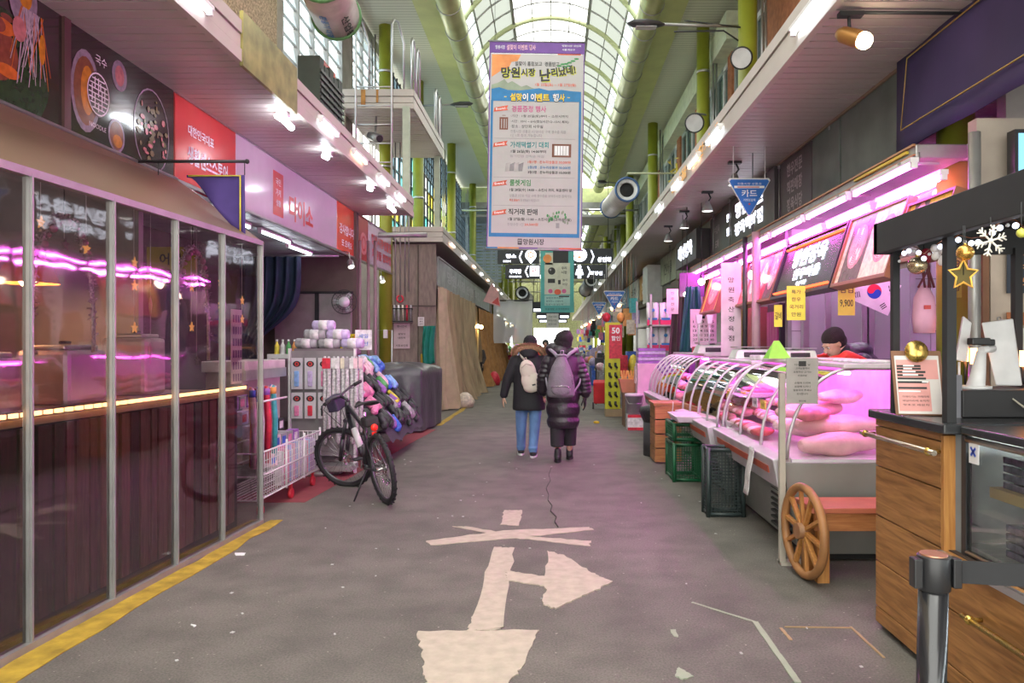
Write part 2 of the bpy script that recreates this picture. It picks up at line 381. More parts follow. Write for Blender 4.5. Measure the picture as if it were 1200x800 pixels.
# ---------------------------------------------------------------- side walls of the ground floor
m = MB(); m.box(-7.2, -5.18, -3, 13.2, 0, 4.0)
structure(m, 'wall_left', M('dark_plaster', (.09, .075, .07), .85))
m = MB(); m.box(-7.2, -3.62, 16.45, 46, 0, 3.75)
structure(m, 'wall_left_far', concrete)
m = MB(); m.box(-5.2, -3.35, 12.62, 12.75, 0, 3.75)
wl = structure(m, 'wall_left_end', M('brown_board', (.12, .09, .075), .7))
m = MB(); m.box(-7.2, -7.0, 13.2, 16.45, 0, 8)
structure(m, 'wall_left_alley', M('tan_plaster', (.3, .28, .22), .8))  # one even tan plaster colour
m = MB(); m.box(4.6, 4.8, -3, 46, 0, 3.77)
structure(m, 'wall_right', M('tile_white', (.55, .55, .56), .35))
# ---------------------------------------------------------------- canopies over the shop fronts
slat0 = None
def canopy(name, label, X0, X1, Ya, Yb, Zs, side, step=.13, built=None, endface=False):
    """X0 = fascia face, X1 = wall side, soffit at Zs"""
    t = thing(name, label, 'canopy', (X0, Ya, Zs))
    s = 1 if X1 > X0 else -1
    m = MB(); a, b = sorted((X0+s*.04, X1)); m.box(a, b, Ya, Yb, Zs+.03, Zs+.30); m.build('deck', cream_metal, t)
    for k, (z0, z1, o) in enumerate(((0, .10, 0), (.112, .215, .012), (.227, .33, 0))):
        m = MB(); a, b = sorted((X0+s*o, X0+s*.05)); m.box(a, b, Ya, Yb, Zs-.02+z0, Zs-.02+z1)
        if endface: a, b = sorted((X0+s*o, X1)); m.box(a, b, Ya-.03+o, Ya, Zs-.02+z0, Zs-.02+z1)
        m.build('fascia_band', cream_metal, t)
    Ye = built or Yb
    a, b = sorted((X0+s*.05, X1)); n = int((Ye-Ya)/step); src = None
    for k in range(n):
        y = Ya+.02+k*step
        if src is None:
            m = MB(); m.add([(a, y, Zs), (b, y, Zs), (b, y+step*.86, Zs), (a, y+step*.86, Zs), (a, y, Zs+.028), (b, y, Zs+.028), (b, y+step*.86, Zs+.028), (a, y+step*.86, Zs+.028)],
                            [(3, 2, 1, 0), (0, 1, 5, 4), (1, 2, 6, 5), (2, 3, 7, 6), (3, 0, 4, 7)])
            src = m.build('soffit_slat', soffit_metal, t)
        else: piece(src, t, (0, k*step, 0))
    if built and built < Yb:
        m = MB(); k = 0; y = Ya+.02+n*step
        while y < Yb-step:
            m.box(a, b, y, y+step*2*.9, Zs, Zs+.028); y += step*2
        m.build('soffit_slats_far', soffit_metal, t, kind='stuff')
    return t
cl1 = canopy('market_canopy', 'long cream slatted canopy over the red and white shop sign on the left', -2.48, -5.2, -2.0, 13.2, 3.77, -1)
cl2 = canopy('market_canopy', 'far left canopy over the beige curtains, ribbed end face towards the side passage', -2.42, -4.2, 16.3, 72, 3.77, -1, built=20, endface=True)
cr1 = canopy('market_canopy', 'long cream canopy on the right above the pink lit butcher stalls', 1.86, 4.6, -2.0, 72, 3.77, 1, built=17)
# brass-yellow patch plate, conduit and tubes on the fascias
m = MB(); m.box(-2.50, -2.47, 5.9, 7.15, 3.72, 4.16); m.build('patch_plate', M('tarnished_yellow_plate', (.36, .33, .12), .35, metal=.5, var=.4, scale=5), cl1, label='greenish yellow metal plate over the fascia')
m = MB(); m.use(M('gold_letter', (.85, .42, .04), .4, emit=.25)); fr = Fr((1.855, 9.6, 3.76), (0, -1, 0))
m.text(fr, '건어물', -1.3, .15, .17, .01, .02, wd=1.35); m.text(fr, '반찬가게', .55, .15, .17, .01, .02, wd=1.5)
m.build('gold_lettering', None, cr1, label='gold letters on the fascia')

def tube_light(p, ln, mat, label, side=0, group=None, name='tube_light', r=.016, body=True):
    """fluorescent batten along Y at p"""
    x, y, z = p; t = thing(name, label, 'light', (x, y, z), group)
    m = MB(); m.box(x-.028, x+.028, y-ln/2, y+ln/2, z+.018, z+.05)
    m.box(x-.02, x+.02, y-ln/2, y-ln/2+.03, z-.02, z+.02); m.box(x-.02, x+.02, y+ln/2-.03, y+ln/2, z-.02, z+.02); m.build('batten', white_pl, t)
    m = MB(); m.cyl((x, y-ln/2+.02, z), (x, y+ln/2-.02, z), r, n=8); m.build('tube', mat, t)
    return t
def yx(px, X): return X*F/(px-CX)
# fascia tubes left
for px, mt, lb in ((222, tube_w, 'white fluorescent tube nearest the camera on the left fascia'), (386, tube_w, 'white tube on the left fascia past the yellow plate'),
                   (422, tube_warm, 'warm pinkish tube on the left fascia'), (450, tube_w, 'short white tube on the left fascia before the platform'), (470, tube_w, 'last white tube at the far end of the near left canopy')):
    z0 = 3.86; t = tube_light((-2.445, yx(px, -2.445), z0), .62, mt, lb)
    for c in t.children: pass
for px, mt, lb in ((947, tube_w, 'long white tube on the right fascia near the top edge'), (836, tube_w, 'white tube on the right fascia past the gold letters'),
                   (813, tube_warm, 'warm tube on the right fascia'), (792, tube_w, 'short white tube further along the right fascia')):
    tube_light((1.825, yx(px, 1.825), 3.86), .7, mt, lb)
for k in range(7):
    tube_light((1.825, 12.8+k*3.2, 3.85), .7, tube_w, 'white tube in the distant row on the right fascia', group='distant tubes on the right fascia')
for k in range(8):
    tube_light((-2.39, 17.6+k*2.4, 3.85), .8, tube_w if k % 2 else tube_warm, 'white or warm tube in the distant row on the left fascia', group='distant tubes on the left fascia')
for c in [o for o in COL.objects if o.name.startswith('tube_light')]:
    pass
# bulbs under the left soffit (pairs of compact lamps)
for k, (px, py, n) in enumerate(((332, 140, 2), (384, 185, 1), (435, 222, 1), (458, 243, 2))):
    Z = 3.70; Y = (Z-1.5)*F/(CY-py); X = (px-CX)*Y/F
    t = thing('ceiling_lamp', ['double white lamp under the left soffit nearest the camera', 'single white lamp under the left soffit, second along', 'single white lamp under the left soffit, third along', 'double white lamp at the far end of the left soffit'][k], 'lamp', (X, Y, 3.77))
    m = MB(); m.box(X-.05, X+.05, Y-.05, Y+.05, 3.72, 3.77); m.build('holder', white_pl, t)
    for j in range(n):
        m = MB(); a = Vector((X, Y, 3.70)); b = a+Vector((.02, -.22 if j == 0 else .2, -.03)); m.tube([a, a+(b-a)*.12, b-(b-a)*.08, b], [.02, .03, .03, .012], 10); m.build('lamp_tube', M_emit('lamp_white_%d%d' % (k, j), (.88, .94, 1), 32), t)
# ---------------------------------------------------------------- arcade roof: vault, gutters, flat ribbed ceilings
clear_pane = M_glass('clear_roof_pane', (.97, .98, 1), refl=.0, trl=.2, dcol=(1, 1, 1), ior=0)
grey_pane = M_glass('milky_roof_pane', (.13, .14, .135), refl=.02, diff=.25, dcol=(.26, .28, .25), trl=.45, ior=0)
blue_pane = M_glass('bluish_roof_pane', (.75, .9, 1), refl=.0, trl=.35, dcol=(.85, .95, 1), ior=0)
ZG = 8.1; GX0, GX1 = -1.92, 1.82
def vault(name, label, Ya, Yb, step, zg, gx0, gx1, rise, pipe_r=.23):
    cx = (gx0+gx1)/2; hw = (gx1-gx0)/2; Rr = (hw*hw+rise*rise)/(2*rise); zc = zg+rise-Rr; a0 = math.asin(hw/Rr)
    t = thing(name, label, 'roof', (cx, Ya, zg))
    def P(u, y, dr=0):                     # u in -1..1
        a = u*a0; return Vector((cx+math.sin(a)*(Rr+dr), y, zc+math.cos(a)*(Rr+dr)))
    us = [-1, -.8, -.6, -.39, -.19, 0, .19, .39, .6, .8, 1]
    kinds = [blue_pane, grey_pane, grey_pane, clear_pane, clear_pane, clear_pane, clear_pane, grey_pane, grey_pane, blue_pane]
    n = int((Yb-Ya)/step)
    arch = MB(); arch.tube([P(-1+2*i/20, Ya, -.03) for i in range(21)], .06, 8); a_src = arch.build('arch_rib', green_pale, t)
    for k in range(1, n+1): piece(a_src, t, (0, k*step, 0))
    thin = MB()
    for j in (1, 2): thin.tube([P(-1+2*i/16, Ya+step*j/3) for i in range(17)], .022, 4)
    b_src = thin.build('glazing_bar', dsteel, t)
    for k in range(1, n): piece(b_src, t, (0, k*step, 0))
    for u, r in zip(us[1:-1], (.035, .016, .05, .018, .018, .018, .05, .016, .035)):
        m = MB(); m.tube([P(u, Ya), P(u, Yb)], r, 4); m.build('purlin', dsteel, t)
    for q in range(10):
        m = MB(); m.add([P(us[q], Ya, .02), P(us[q+1], Ya, .02), P(us[q+1], Ya+step, .02), P(us[q], Ya+step, .02)], [(0, 1, 2, 3)])
        src = m.build('roof_pane', kinds[q], t)
        for k in range(1, n): piece(src, t, (0, k*step, 0))
    for gx, s in ((gx0, -1), (gx1, 1)):
        g = MB(); g.cyl((gx+s*.08, Ya-.5, zg-.06), (gx+s*.08, Yb, zg-.06), pipe_r, n=20); go = g.build('gutter_pipe', gutter_m, t)
        c = MB(); c.torus((gx+s*.08, Ya+.6, zg-.06), pipe_r+.006, .012, (0, 1, 0), 20, 5); cs = c.build('pipe_joint', dsteel, t)
        for k in range(1, int((Yb-Ya)/1.2)): piece(cs, t, (0, k*1.2, 0))
        m = MB(); m.hexa([(gx+s*.25, Ya, zg-.05), (gx+s*.8, Ya, zg+.02), (gx+s*.8, Ya, zg+.1), (gx+s*.25, Ya, zg+.1)], [(gx+s*.25, Yb, zg-.05), (gx+s*.8, Yb, zg+.02), (gx+s*.8, Yb, zg+.1), (gx+s*.25, Yb, zg+.1)]); m.build('soffit_strip', M('yellow_green_panel', (.52, .56, .22), .4, var=.1, scale=2), t)
    return t
v1 = vault('roof_vault', 'near arched glass roof between two round green gutters', 4.0, 31.0, 2.25, ZG, GX0, GX1, 1.15)
v2 = vault('roof_vault', 'far lower arched glass roof behind the near one', 33.6, 69.6, 3.0, 7.3, -1.7, 1.9, .9)
m = MB(); m.box(-4.3, GX0-.7, 0, 32, ZG+.1, ZG+.16); structure(m, 'ceiling_left', ceil_rib)
m = MB(); m.box(GX1+.7, 4.8, 0, 32, ZG+.1, ZG+.16); structure(m, 'ceiling_right', ceil_rib)
m = MB(); m.box(-4.3, -2.4, 32, 72, 7.4, 7.46); structure(m, 'ceiling_left_far', ceil_rib)
m = MB(); m.box(2.6, 4.8, 32, 72, 7.4, 7.46); structure(m, 'ceiling_right_far', ceil_rib)
# bulkhead between the roofs
t = thing('roof_bulkhead', 'yellow green gable panel with a grey beam where the two roofs meet', 'roof', (0, 31.4, 7.2))
m = MB(); m.hexa([(-3.9, 31.5, 7.3), (3.9, 31.5, 7.3), (3.9, 31.6, 7.3), (-3.9, 31.6, 7.3)], [(-3.9, 31.5, 8.15), (3.9, 31.5, 8.15), (3.9, 31.6, 8.15), (-3.9, 31.6, 8.15)]); m.build('gable_panel', M('lime_panel', (.62, .68, .33), .5), t)
m = MB(); m.box(-3.9, 3.9, 31.3, 31.5, 7.25, 7.5); m.build('beam', dsteel, t)
m = MB(); m.box(-3.9, 3.9, 31.45, 33.7, 6.9, 7.0); m.build('lower_beam', dsteel, t)
# ---------------------------------------------------------------- green columns
m = MB(); m.cyl((0, 0, 0), (0, 0, 8.15), .13, n=16); src = m
def column(x, y, h, r, label, g=None, z0=0, side=1):
    t = thing('roof_column', label, 'column', (x, y, z0), g)
    m = MB(); m.cyl((x, y, z0), (x, y, h), r, n=16); m.build('shaft', green_col, t)
    m = MB()
    for z in (5.2, 7.2): m.cyl((x, y, z), (x, y, z+.05), r+.012, n=16)
    m.cyl((x-side*(r+.07), y-.05, 3.9), (x-side*(r+.07), y-.05, h-.2), .022, n=6); m.cyl((x-side*(r+.14), y-.02, 3.9), (x-side*(r+.14), y-.02, h-.4), .02, n=6); m.build('clamped_pipes', steel, t)
    return t
ordn = ['nearest', 'second', 'third', 'fourth']
for k, (px, Y) in enumerate(((452, 15.6), (490, 18.9), (529, 24.8), (554, 31.0))):
    column((px-CX)*Y/F, Y, ZG+.1, .14, ['olive green column through the left passage beside the brush rack wall', 'olive green column behind the far corner of the raised platform', 'olive green column on the left under the left street lamp', 'slim olive green column left of the big banner'][k])
for k, (px, Y, r) in enumerate(((876, 11.8, .15), (824, 15.6, .135), (765, 22.5, .15), (738, 29.5, .15))):
    column((px-CX)*Y/F, Y, ZG+.1, r, ['olive green column behind the upper round floodlight on the right', 'olive green column behind the gold lettering on the right', 'olive green column right of the blue rimmed tube', 'slim olive green column left of the blue rimmed tube'][k], side=-1)
column(3.02, 5.55, 3.77, .13, 'olive column inside the cafe stall, behind the black frame', side=-1)
for side, xs in ((-3.4, (34, 38, 43, 49, 56)), (3.2, (33.5, 37, 42, 48, 55))):
    for Y in xs: column(side, Y, 7.4, .15, 'distant olive green column on the %s side' % ('left' if side < 0 else 'right'), 'distant columns %s' % ('left' if side < 0 else 'right'), side=1 if side > 0 else -1)
for Y in (34, 38, 43, 49, 56):
    for x in (-2.5, 2.5): column(x, Y+1.2, 6.6, .1, 'thin distant green post above the far canopies', 'thin distant posts', z0=3.9)
for Y, z in ((26, 6.2), (34, 6.2), (38, 6.2), (43, 6.2), (49, 6.2), (56, 6.2), (36, 5.3), (45, 5.3), (54, 5.3)):
    m = MB(); m.cyl((-3.2, Y, z), (3.0, Y, z), .032, n=6); single(m, 'tie_rod', dsteel, 'thin steel tie rod crossing the alley far behind the banner', 'rod', 'distant tie rods')
# ---------------------------------------------------------------- upper facades, left
louv = M_glass('louvre_glass', (.65, .8, .9), refl=.05, diff=.15, dcol=(.6, .75, .85), trl=.6)
XF = -3.9
m = MB(); m.box(XF-.25, XF, -2, 10.45, 4.12, 8.15); structure(m, 'wall_left_upper', M('pebble_wall', (.50, .42, .27), .9, var=.5, scale=34, bump=.8, bscale=50))
t = thing('louvre_window', 'wall of bluish louvred glass in slim grey mullions above the left canopy', 'window', (XF, 10.5, 4.1))
ys = [10.53, 11.2, 11.9, 12.65, 13.5]
for i, y in enumerate(ys):
    m = MB(); m.box(XF-.03, XF+.06, y-.025, y+.025, 4.1, 8.0); m.build('mullion', dsteel, t)
def louvres(t, ya, yb, z0, z1, step=.27):
    m = MB(); m.add([(XF+.03, ya+.03, 0), (XF+.03, yb-.03, 0), (XF-.02, yb-.03, step*.92), (XF-.02, ya+.03, step*.92)], [(0, 1, 2, 3)])
    m.v = [(a, b, c+z0) for a, b, c in m.v]; s_ = m.build('louvre_pane', louv, t)
    n = int((z1-z0)/step)
    for k in range(1, n): piece(s_, t, (0, 0, k*step))
    f = MB()
    for k in range(n+1): f.box(XF-.01, XF+.035, ya, yb, z0+k*step-.008, z0+k*step+.008)
    f.build('louvre_rails', dsteel, t)
for a, b in zip(ys, ys[1:]): louvres(t, a, b, 4.9, 7.9)
m = MB(); m.box(XF-.05, XF+.06, 13.5, 14.2, 4.1, 8.1); m.build('grey_pier', concrete, t)
t2 = thing('louvre_window', 'shorter run of bluish louvred glass behind the raised platform', 'window', (XF, 14.2, 4.1))
for a, b in ((14.2, 15.0), (15.0, 15.8), (15.8, 16.7)):
    m = MB(); m.box(XF-.03, XF+.05, a-.02, a+.02, 4.1, 8); m.build('mullion', dsteel, t2); louvres(t2, a, b, 6.2, 7.9)
m = MB(); m.box(XF-.05, XF+.02, 10.5, 17.6, 7.9, 8.15); structure(m, 'trim_1', dsteel)
# stained glass and dark grid windows further on
t3 = thing('stained_glass_window', 'tall stained glass in yellow, white and teal behind the left columns', 'window', (XF, 17.6, 4.1))
sg = [M_glass('glass_'+n, c, refl=.02, trl=.55, dcol=c) for n, c in (('yellow', (.95, .8, .12)), ('teal', (.2, .75, .75)), ('white', (.95, .97, .95)), ('lime', (.6, .85, .3)), ('pale_blue', (.5, .8, .95)))]
R = random.Random(7)
for i in range(9):
    for j in range(6):
        ya = 17.6+i*1.05; za = 4.1+j*.42; a = R.uniform(-.2, .2)
        m = MB(); m.add([(XF, ya, za), (XF, ya+1.05, za), (XF, ya+1.05, za+.42), (XF, ya, za+.42)], [(0, 1, 2, 3)]); m.build('coloured_pane', sg[R.randrange(5)], t3)
m = MB()
for i in range(19): m.box(XF-.02, XF+.05, 17.6+i*.525-.015, 17.6+i*.525+.015, 4.1, 6.62)
for j in range(7): m.box(XF-.02, XF+.05, 17.6, 27.1, 4.1+j*.42-.012, 4.1+j*.42+.012)
m.build('lead_grid', black, t3)
t4 = thing('grid_window', 'pale glazed wall behind a dark diamond grid above the far left canopy', 'window', (XF, 17.6, 6.6))
m = MB(); m.box(XF-.03, XF-.02, 17.6, 40, 6.62, 8.1); m.box(XF-.03, XF-.02, 27.1, 40, 4.1, 6.62); m.build('pale_glazing', louv, t4)
m = MB()
for i in range(56):
    y = 17.6+i*.4; m.bar((XF+.02, y, 6.62 if y < 27 else 4.1), (XF+.02, y, 8.1), .02, .03, up=(1, 0, 0))
for j in range(15): 
    z = 4.1+j*.28; m.box(XF, XF+.03, 27.1 if z < 6.6 else 17.6, 40, z-.012, z+.012)
m.build('grid_bars', black, t4, kind='stuff')
m = MB(); m.box(XF-.2, XF, 40, 72, 3.7, 7.5); structure(m, 'wall_left_upper_far', M('olive_wall', (.25, .27, .15), .8, var=.3, scale=1.5))  # mottled olive as the wall's own colour
# grey slatted shutters above the second canopy
t = thing('shutter_panel', 'pale blue grey slatted panel above the far left canopy, left of the banner', 'panel', (XF+.3, 33, 4.2))
for k in range(26):
    m = MB(); m.obox((-3.0, 33, 4.3+k*.14), (1.4, .03, .11), R=Matrix.Rotation(.4, 3, 'X')); m.build('slat', M('shutter_slat', (.42, .47, .5), .5), t)
# small red and white sign seen through the louvres + potted shrub
t = thing('upstairs_sign', 'red and white sign board behind the louvred glass', 'sign', (-3.72, 12.3, 5.6))
m = MB(); m.box(-3.76, -3.72, 12.0, 12.62, 5.45, 6.1); m.build('board', white_sign, t)
m = MB(); m.box(-3.72, -3.71, 12.0, 12.62, 5.88, 6.1); m.build('red_band', red_sign, t)
m = MB(); R = random.Random(3)
for k in range(26): 
    c = (-3.1+R.uniform(-.3, .2), 12.5+R.uniform(-.5, .5), 5.0+R.uniform(-.6, .55)); m.sph(c, (R.uniform(.05, .12), R.uniform(.05, .12), R.uniform(.05, .12)), 6, 4)
t = thing('outdoor_unit', 'dark stack of covered boxes and vents on the left canopy beside the ladder', 'vent', (-3.3, 10.5, 4.1))
m2 = MB()
for k in range(5): m2.box(-3.45, -3.15, 10.0+k*.22, 10.18+k*.22, 4.1, 5.4-.06*(k % 2))
m2.build('box_stack', M('green_black_cover', (.045, .06, .05), .6), t); 
m2 = MB()
for k in range(12): m2.box(-3.15, -3.13, 10.0, 11.1, 4.2+k*.09, 4.24+k*.09)
m2.build('vent_fins', black, t)
# ---------------------------------------------------------------- raised platform over the side passage
t = thing('raised_platform', 'cream box platform with rust streaks over the left side passage', 'platform', (-3.2, 13.2, 5.7))
m = MB(); m.box(-3.85, -2.5, 13.22, 16.8, 5.74, 6.02); m.build('deck', soffit_metal, t)
for z0, z1, o in ((5.70, 5.79, 0), (5.805, 5.905, .012), (5.92, 6.04, 0)):
    m = MB(); m.box(-2.5, -2.48-o, 13.2, 16.8, z0, z1); m.box(-3.85, -2.48-o, 13.18+o, 13.22, z0, z1); m.build('fascia_band', cream_metal, t)
m = MB(); m.box(-3.42, -3.34, 13.172, 13.18, 5.72, 6.03); m.box(-3.15, -3.11, 13.172, 13.18, 5.8, 6.03); m.build('rust_streak', M('rust', (.42, .2, .05), .8, var=.4), t)
m = MB()
for k in range(24): m.box(-3.8, -2.52, 13.3+k*.145, 13.3+k*.145+.12, 5.715, 5.74)
m.build('soffit_slats', soffit_metal, t)
pg = M('pale_green_post', (.42, .46, .36), .5)
for x, y, lb in ((-2.6, 13.12, 'square pale green post carrying the near corner of the platform'), (-3.75, 13.12, 'square pale green post carrying the inner corner of the platform'), (-2.6, 16.6, 'square pale green post at the far corner of the platform')):
    m = MB(); m.box(x-.06, x+.06, y-.05, y+.05, 4.1 if y < 16 else 4.1, 5.70); m.box(x-.09, x+.09, y-.08, y+.08, 4.1, 4.13); single(m, 'platform_post', pg, lb, 'post')
t = thing('wall_ladder', 'grey steel ladder with hooped tops up to the raised platform', 'ladder', (-3.1, 12.95, 4.1))
for x in (-3.45, -2.82):
    m = MB(); m.tube([(x, 12.95, 4.1), (x, 12.95, 7.1), (x+.03, 13.0, 7.2), (x+.08, 13.1, 7.2), (x+.14, 13.3, 6.9), (x+.14, 13.3, 6.03)], .02, 8); m.build('rail', steel, t)
for k in range(6): m = MB(); m.cyl((-3.45, 12.95, 4.35+k*.33), (-2.82, 12.95, 4.35+k*.33), .014, n=6); m.build('rung', steel, t)
hr_ = thing('hoop_rail', 'steel hooped grab rails on the edge of the raised platform', 'railing', (-2.53, 13.3, 6.03))
for y in (13.25, 13.75, 15.9, 16.4): m = MB(); m.tube([(-2.53, y, 6.03), (-2.53, y, 6.9), (-2.53, y+.08, 7.0), (-2.53, y+.22, 7.0), (-2.53, y+.3, 6.9), (-2.53, y+.3, 6.03)], .022, 8); m.build('hoop', steel, hr_)
def cctv(name, label, p, d=(0, -1, -.2), s=1.):
    t = thing(name, label, 'camera', p); p = Vector(p); d = Vector(d).normalized()
    m = MB(); m.cyl(p-d*.12*s, p+d*.14*s, .06*s, .065*s, n=12); m.build('housing', white_pl if s < 1 else dsteel, t)
    m = MB(); m.cyl(p+d*.141*s, p+d*.15*s, .05*s, n=12); m.build('lens', black, t)
    m = MB(); m.tube([p, p+Vector((0, .06, .12))*s, p+Vector((0, .1, .35))*s], .018*s, 6); m.build('bracket', dsteel, t)
cctv('loudspeaker', 'dark horn loudspeaker hanging under the raised platform', (-3.28, 13.6, 5.3), (.6, -.6, -.3), 1.3)
# hanging cables and pipes in the passage
m = MB()
for k, x in enumerate((-3.3, -3.2, -3.1, -3.02)): m = MB(); m.tube([(x, 15.5, 2.3+.1*k), (x, 15.5, 5.72)], .014, 6); single(m, 'hanging_pipe', dsteel, 'thin dark pipe hanging beside the brush rack wall, %s from the left' % ordn[k], 'pipe')
m = MB(); m.cyl((-4.6, 14.4, 3.62), (-2.45, 14.4, 3.62), .05, n=8); single(m, 'passage_beam', dsteel, 'grey beam across the side passage between the two left canopies', 'beam')
# ---------------------------------------------------------------- upper facade, right
XR = 3.6
t = thing('upper_building', 'upper right building with brick piers, dark windows and cream eaves', 'building', (XR, 10, 4.1))
for ya, yb in ((10.9, 12.6), (14.9, 15.25), (18.3, 18.75), (21, 21.5), (25, 25.6)):
    m = MB(); m.box(XR, XR+.3, ya, yb, 4.15, 8.15); m.build('brick_pier', brick_m, t)
for ya, yb in ((12.6, 14.9), (15.25, 18.3), (18.75, 21), (21.5, 25), (25.6, 31.5)):
    n = max(2, int((yb-ya)/.6)); wd = (yb-ya)/n
    for k in range(n):
        f = MB(); a = ya+k*wd; f.box(XR+.05, XR+.12, a, a+.05, 4.15, 7.4); f.box(XR+.05, XR+.12, a+wd-.05, a+wd, 4.15, 7.4); f.box(XR+.05, XR+.12, a, a+wd, 7.3, 7.4); f.box(XR+.05, XR+.12, a, a+wd, 6.1, 6.16)
        w_ = f.build('window', M('window_frame_grey', (.35, .38, .36), .5) if k % 3 else white_paint, t)
        g = MB(); g.box(XR+.09, XR+.1, a+.05, a+wd-.05, 4.15, 7.3); g.build('pane', M('dark_teal_glass', (.02, .07, .07), .08), w_)
m = MB(); m.box(XR-.25, XR+.3, 14.3, 31.5, 7.4, 7.95); m.build('eaves', M('cream_eaves', (.62, .66, .48), .5), t)
m = MB(); m.box(XR+.3, XR+.4, -2, 31.5, 4.1, 8.15); m.build('back_wall', ply, t)
m = MB(); m.box(XR, XR+.3, -2, 10.9, 4.15, 8.15); structure(m, 'wall_right_upper', brick_m)
m = MB(); m.box(XR, XR+.3, 31.5, 72, 3.9, 7.5); structure(m, 'wall_right_upper_far', M('olive_wall', (.25, .27, .15), .8))
# fallen leaves / dry plant on the right canopy edge
m = MB(); R = random.Random(5)
for k in range(60):
    c = Vector((2.1+R.uniform(-.1, .25), 12.7+R.uniform(-.25, .25), 4.15+R.uniform(0, .5))); a = Vector((R.uniform(-1, 1), R.uniform(-1, 1), R.uniform(-1, 1))).normalized()*.05; b = a.orthogonal().normalized()*.02
    m.add([c-a, c+b, c+a, c-b], [(0, 1, 2, 3)])
m.tube([(2.15, 12.7, 4.1), (2.12, 12.7, 4.6)], .02, 6)
single(m, 'dried_plant', M('dry_yellow_leaves', (.5, .42, .05), .7), 'bunch of yellow leaves tied above the lower round floodlight on the right', 'plant')
# round floodlights
for (px, py, r, Y, lb) in ((869, 68, 13, 11.3, 'upper round floodlight with dark rim on the near right column'), (814, 144, 11.5, 13.2, 'lower round floodlight with dark rim below the yellow leaves')):
    X = (px-CX)*Y/F; Z = 1.5+(CY-py)*Y/F; rr = r*Y/F; d = Vector((-.35, -1, -.45)).normalized(); c = Vector((X, Y, Z))
    t = thing('floodlight', lb, 'lamp', c)
    m = MB(); m.lathe(c, [(rr*.3, -.14), (rr*.85, -.08), (rr, 0), (rr, .02), (rr*.86, .025)], 24, d); m.build('rim', black, t)
    m = MB(); m.lathe(c, [(0.001, .02), (rr*.87, .018)], 24, d); m.build('face', M('lamp_face', (.55, .57, .58), .3), t)
    m = MB(); m.tube([c-d*.1, c+Vector((.05, .1, .2)), c+Vector((.3, .5, .3))], .02, 6); m.build('arm', dsteel, t)
# street lamps on arms
def street_lamp(label, head, col, s=1):
    h = Vector(head); c = Vector(col); t = thing('street_lamp', label, 'lamp', c); d = (c-h).normalized()
    m = MB(); m.tube([h-d*.30, h-d*.22, h, h+d*.2, h+d*.3], [.02, .1*s, .13*s, .09*s, .03], 12); m.v = [(x, y, h.z+(z-h.z)*.45) for x, y, z in m.v]; m.build('lamp_head', M('lamp_grey', (.05, .05, .055), .4), t)
    m = MB(); m.obox(h-Vector((0, 0, .06)), (.32, .14, .012)); m.build('lamp_glass', M('frosted_lens', (.4, .4, .42), .2), t)
    m = MB(); m.cyl(h+d*.25, c, .025, n=8); m.cyl(c+Vector((0, 0, -.12)), c+Vector((0, 0, .12)), .04, n=8); m.build('arm', dsteel, t)
    return t
def at(px, py, Y): return Vector(((px-CX)*Y/F, Y, 1.5+(CY-py)*Y/F))
street_lamp('dark flat street lamp on an arm left of the big banner', at(541, 122, 18.5), at(493, 124, 18.8))
street_lamp('dark flat street lamp on an arm above the right canopy', at(757, 28, 11.6), at(870, 31, 11.8))
street_lamp('small distant street lamp right of the big banner', at(706, 213, 27), at(738, 216, 29))
t = thing('support_bracket', 'thin black bracket rods on the near right column', 'bracket', at(870, 45, 11.8))
m = MB(); m.tube([at(802, 24, 11.8), at(868, 32, 11.7)], .012, 6); m.tube([at(790, 37, 11.8), at(848, 36, 11.8), at(866, 48, 11.8)], .014, 6); m.build('rod', black, t)
# tubular fans and rolled banners
def tube_fan(label, c0, c1, r, rim, body, open_near=True, name='tube_fan', text=None):
    c0, c1 = Vector(c0), Vector(c1); d = (c1-c0).normalized(); t = thing(name, label, 'fan', c0)
    m = MB(); m.tube([c0, c1], r, 24, cap=False); m.build('casing', body, t, solid=.012)
    m = MB(); m.torus(c0, r*1.03, .03, d, 24, 8); m.build('rim', rim, t); m = MB(); m.torus(c1, r*1.03, .03, d, 24, 8); m.build('rim', rim, t)
    m = MB(); m.lathe(c0+d*.12, [(.001, 0), (r*.62, .02)], 20, d); m.build('fan_hub', dark, t)
    m = MB(); m.lathe(c0+d*.06, [(r*.64, 0), (r*.7, -.03), (r*.98, -.04)], 24, d); m.build('inner_ring', white_pl, t)
    return t
bl = M('blue_rim', (.06, .13, .3), .4); gr = M('green_rim', (.08, .22, .07), .4)
pinkish = M('pinkish_grey_casing', (.5, .42, .40), .4)
tf = tube_fan('rose grey tube with blue rim hanging over the alley on the right', at(735, 222, 19), at(716, 243, 22), .29, bl, M('rose_grey_casing', (.48, .40, .42), .35))
m = MB(); m.tube([at(735, 207, 19), at(735, 203, 19), at(812, 203, 19)], .025, 6); m.build('hanger_frame', M('cream_frame', (.5, .52, .35), .5), tf)
tl = tube_fan('pink grey tube with green rim and dark lettering at the top left', at(375, -30, 9), at(394, 18, 10.2), .31, gr, pinkish)
m = MB(); m.lathe(at(394, 18, 10.2), [(.001, 0), (.3, 0)], 24, (at(394, 18, 10.2)-at(375, -30, 9)).normalized()); m.build('end_cap', pinkish, tl)
a, b = at(375, -30, 9), at(394, 18, 10.2); d = (b-a).normalized(); 
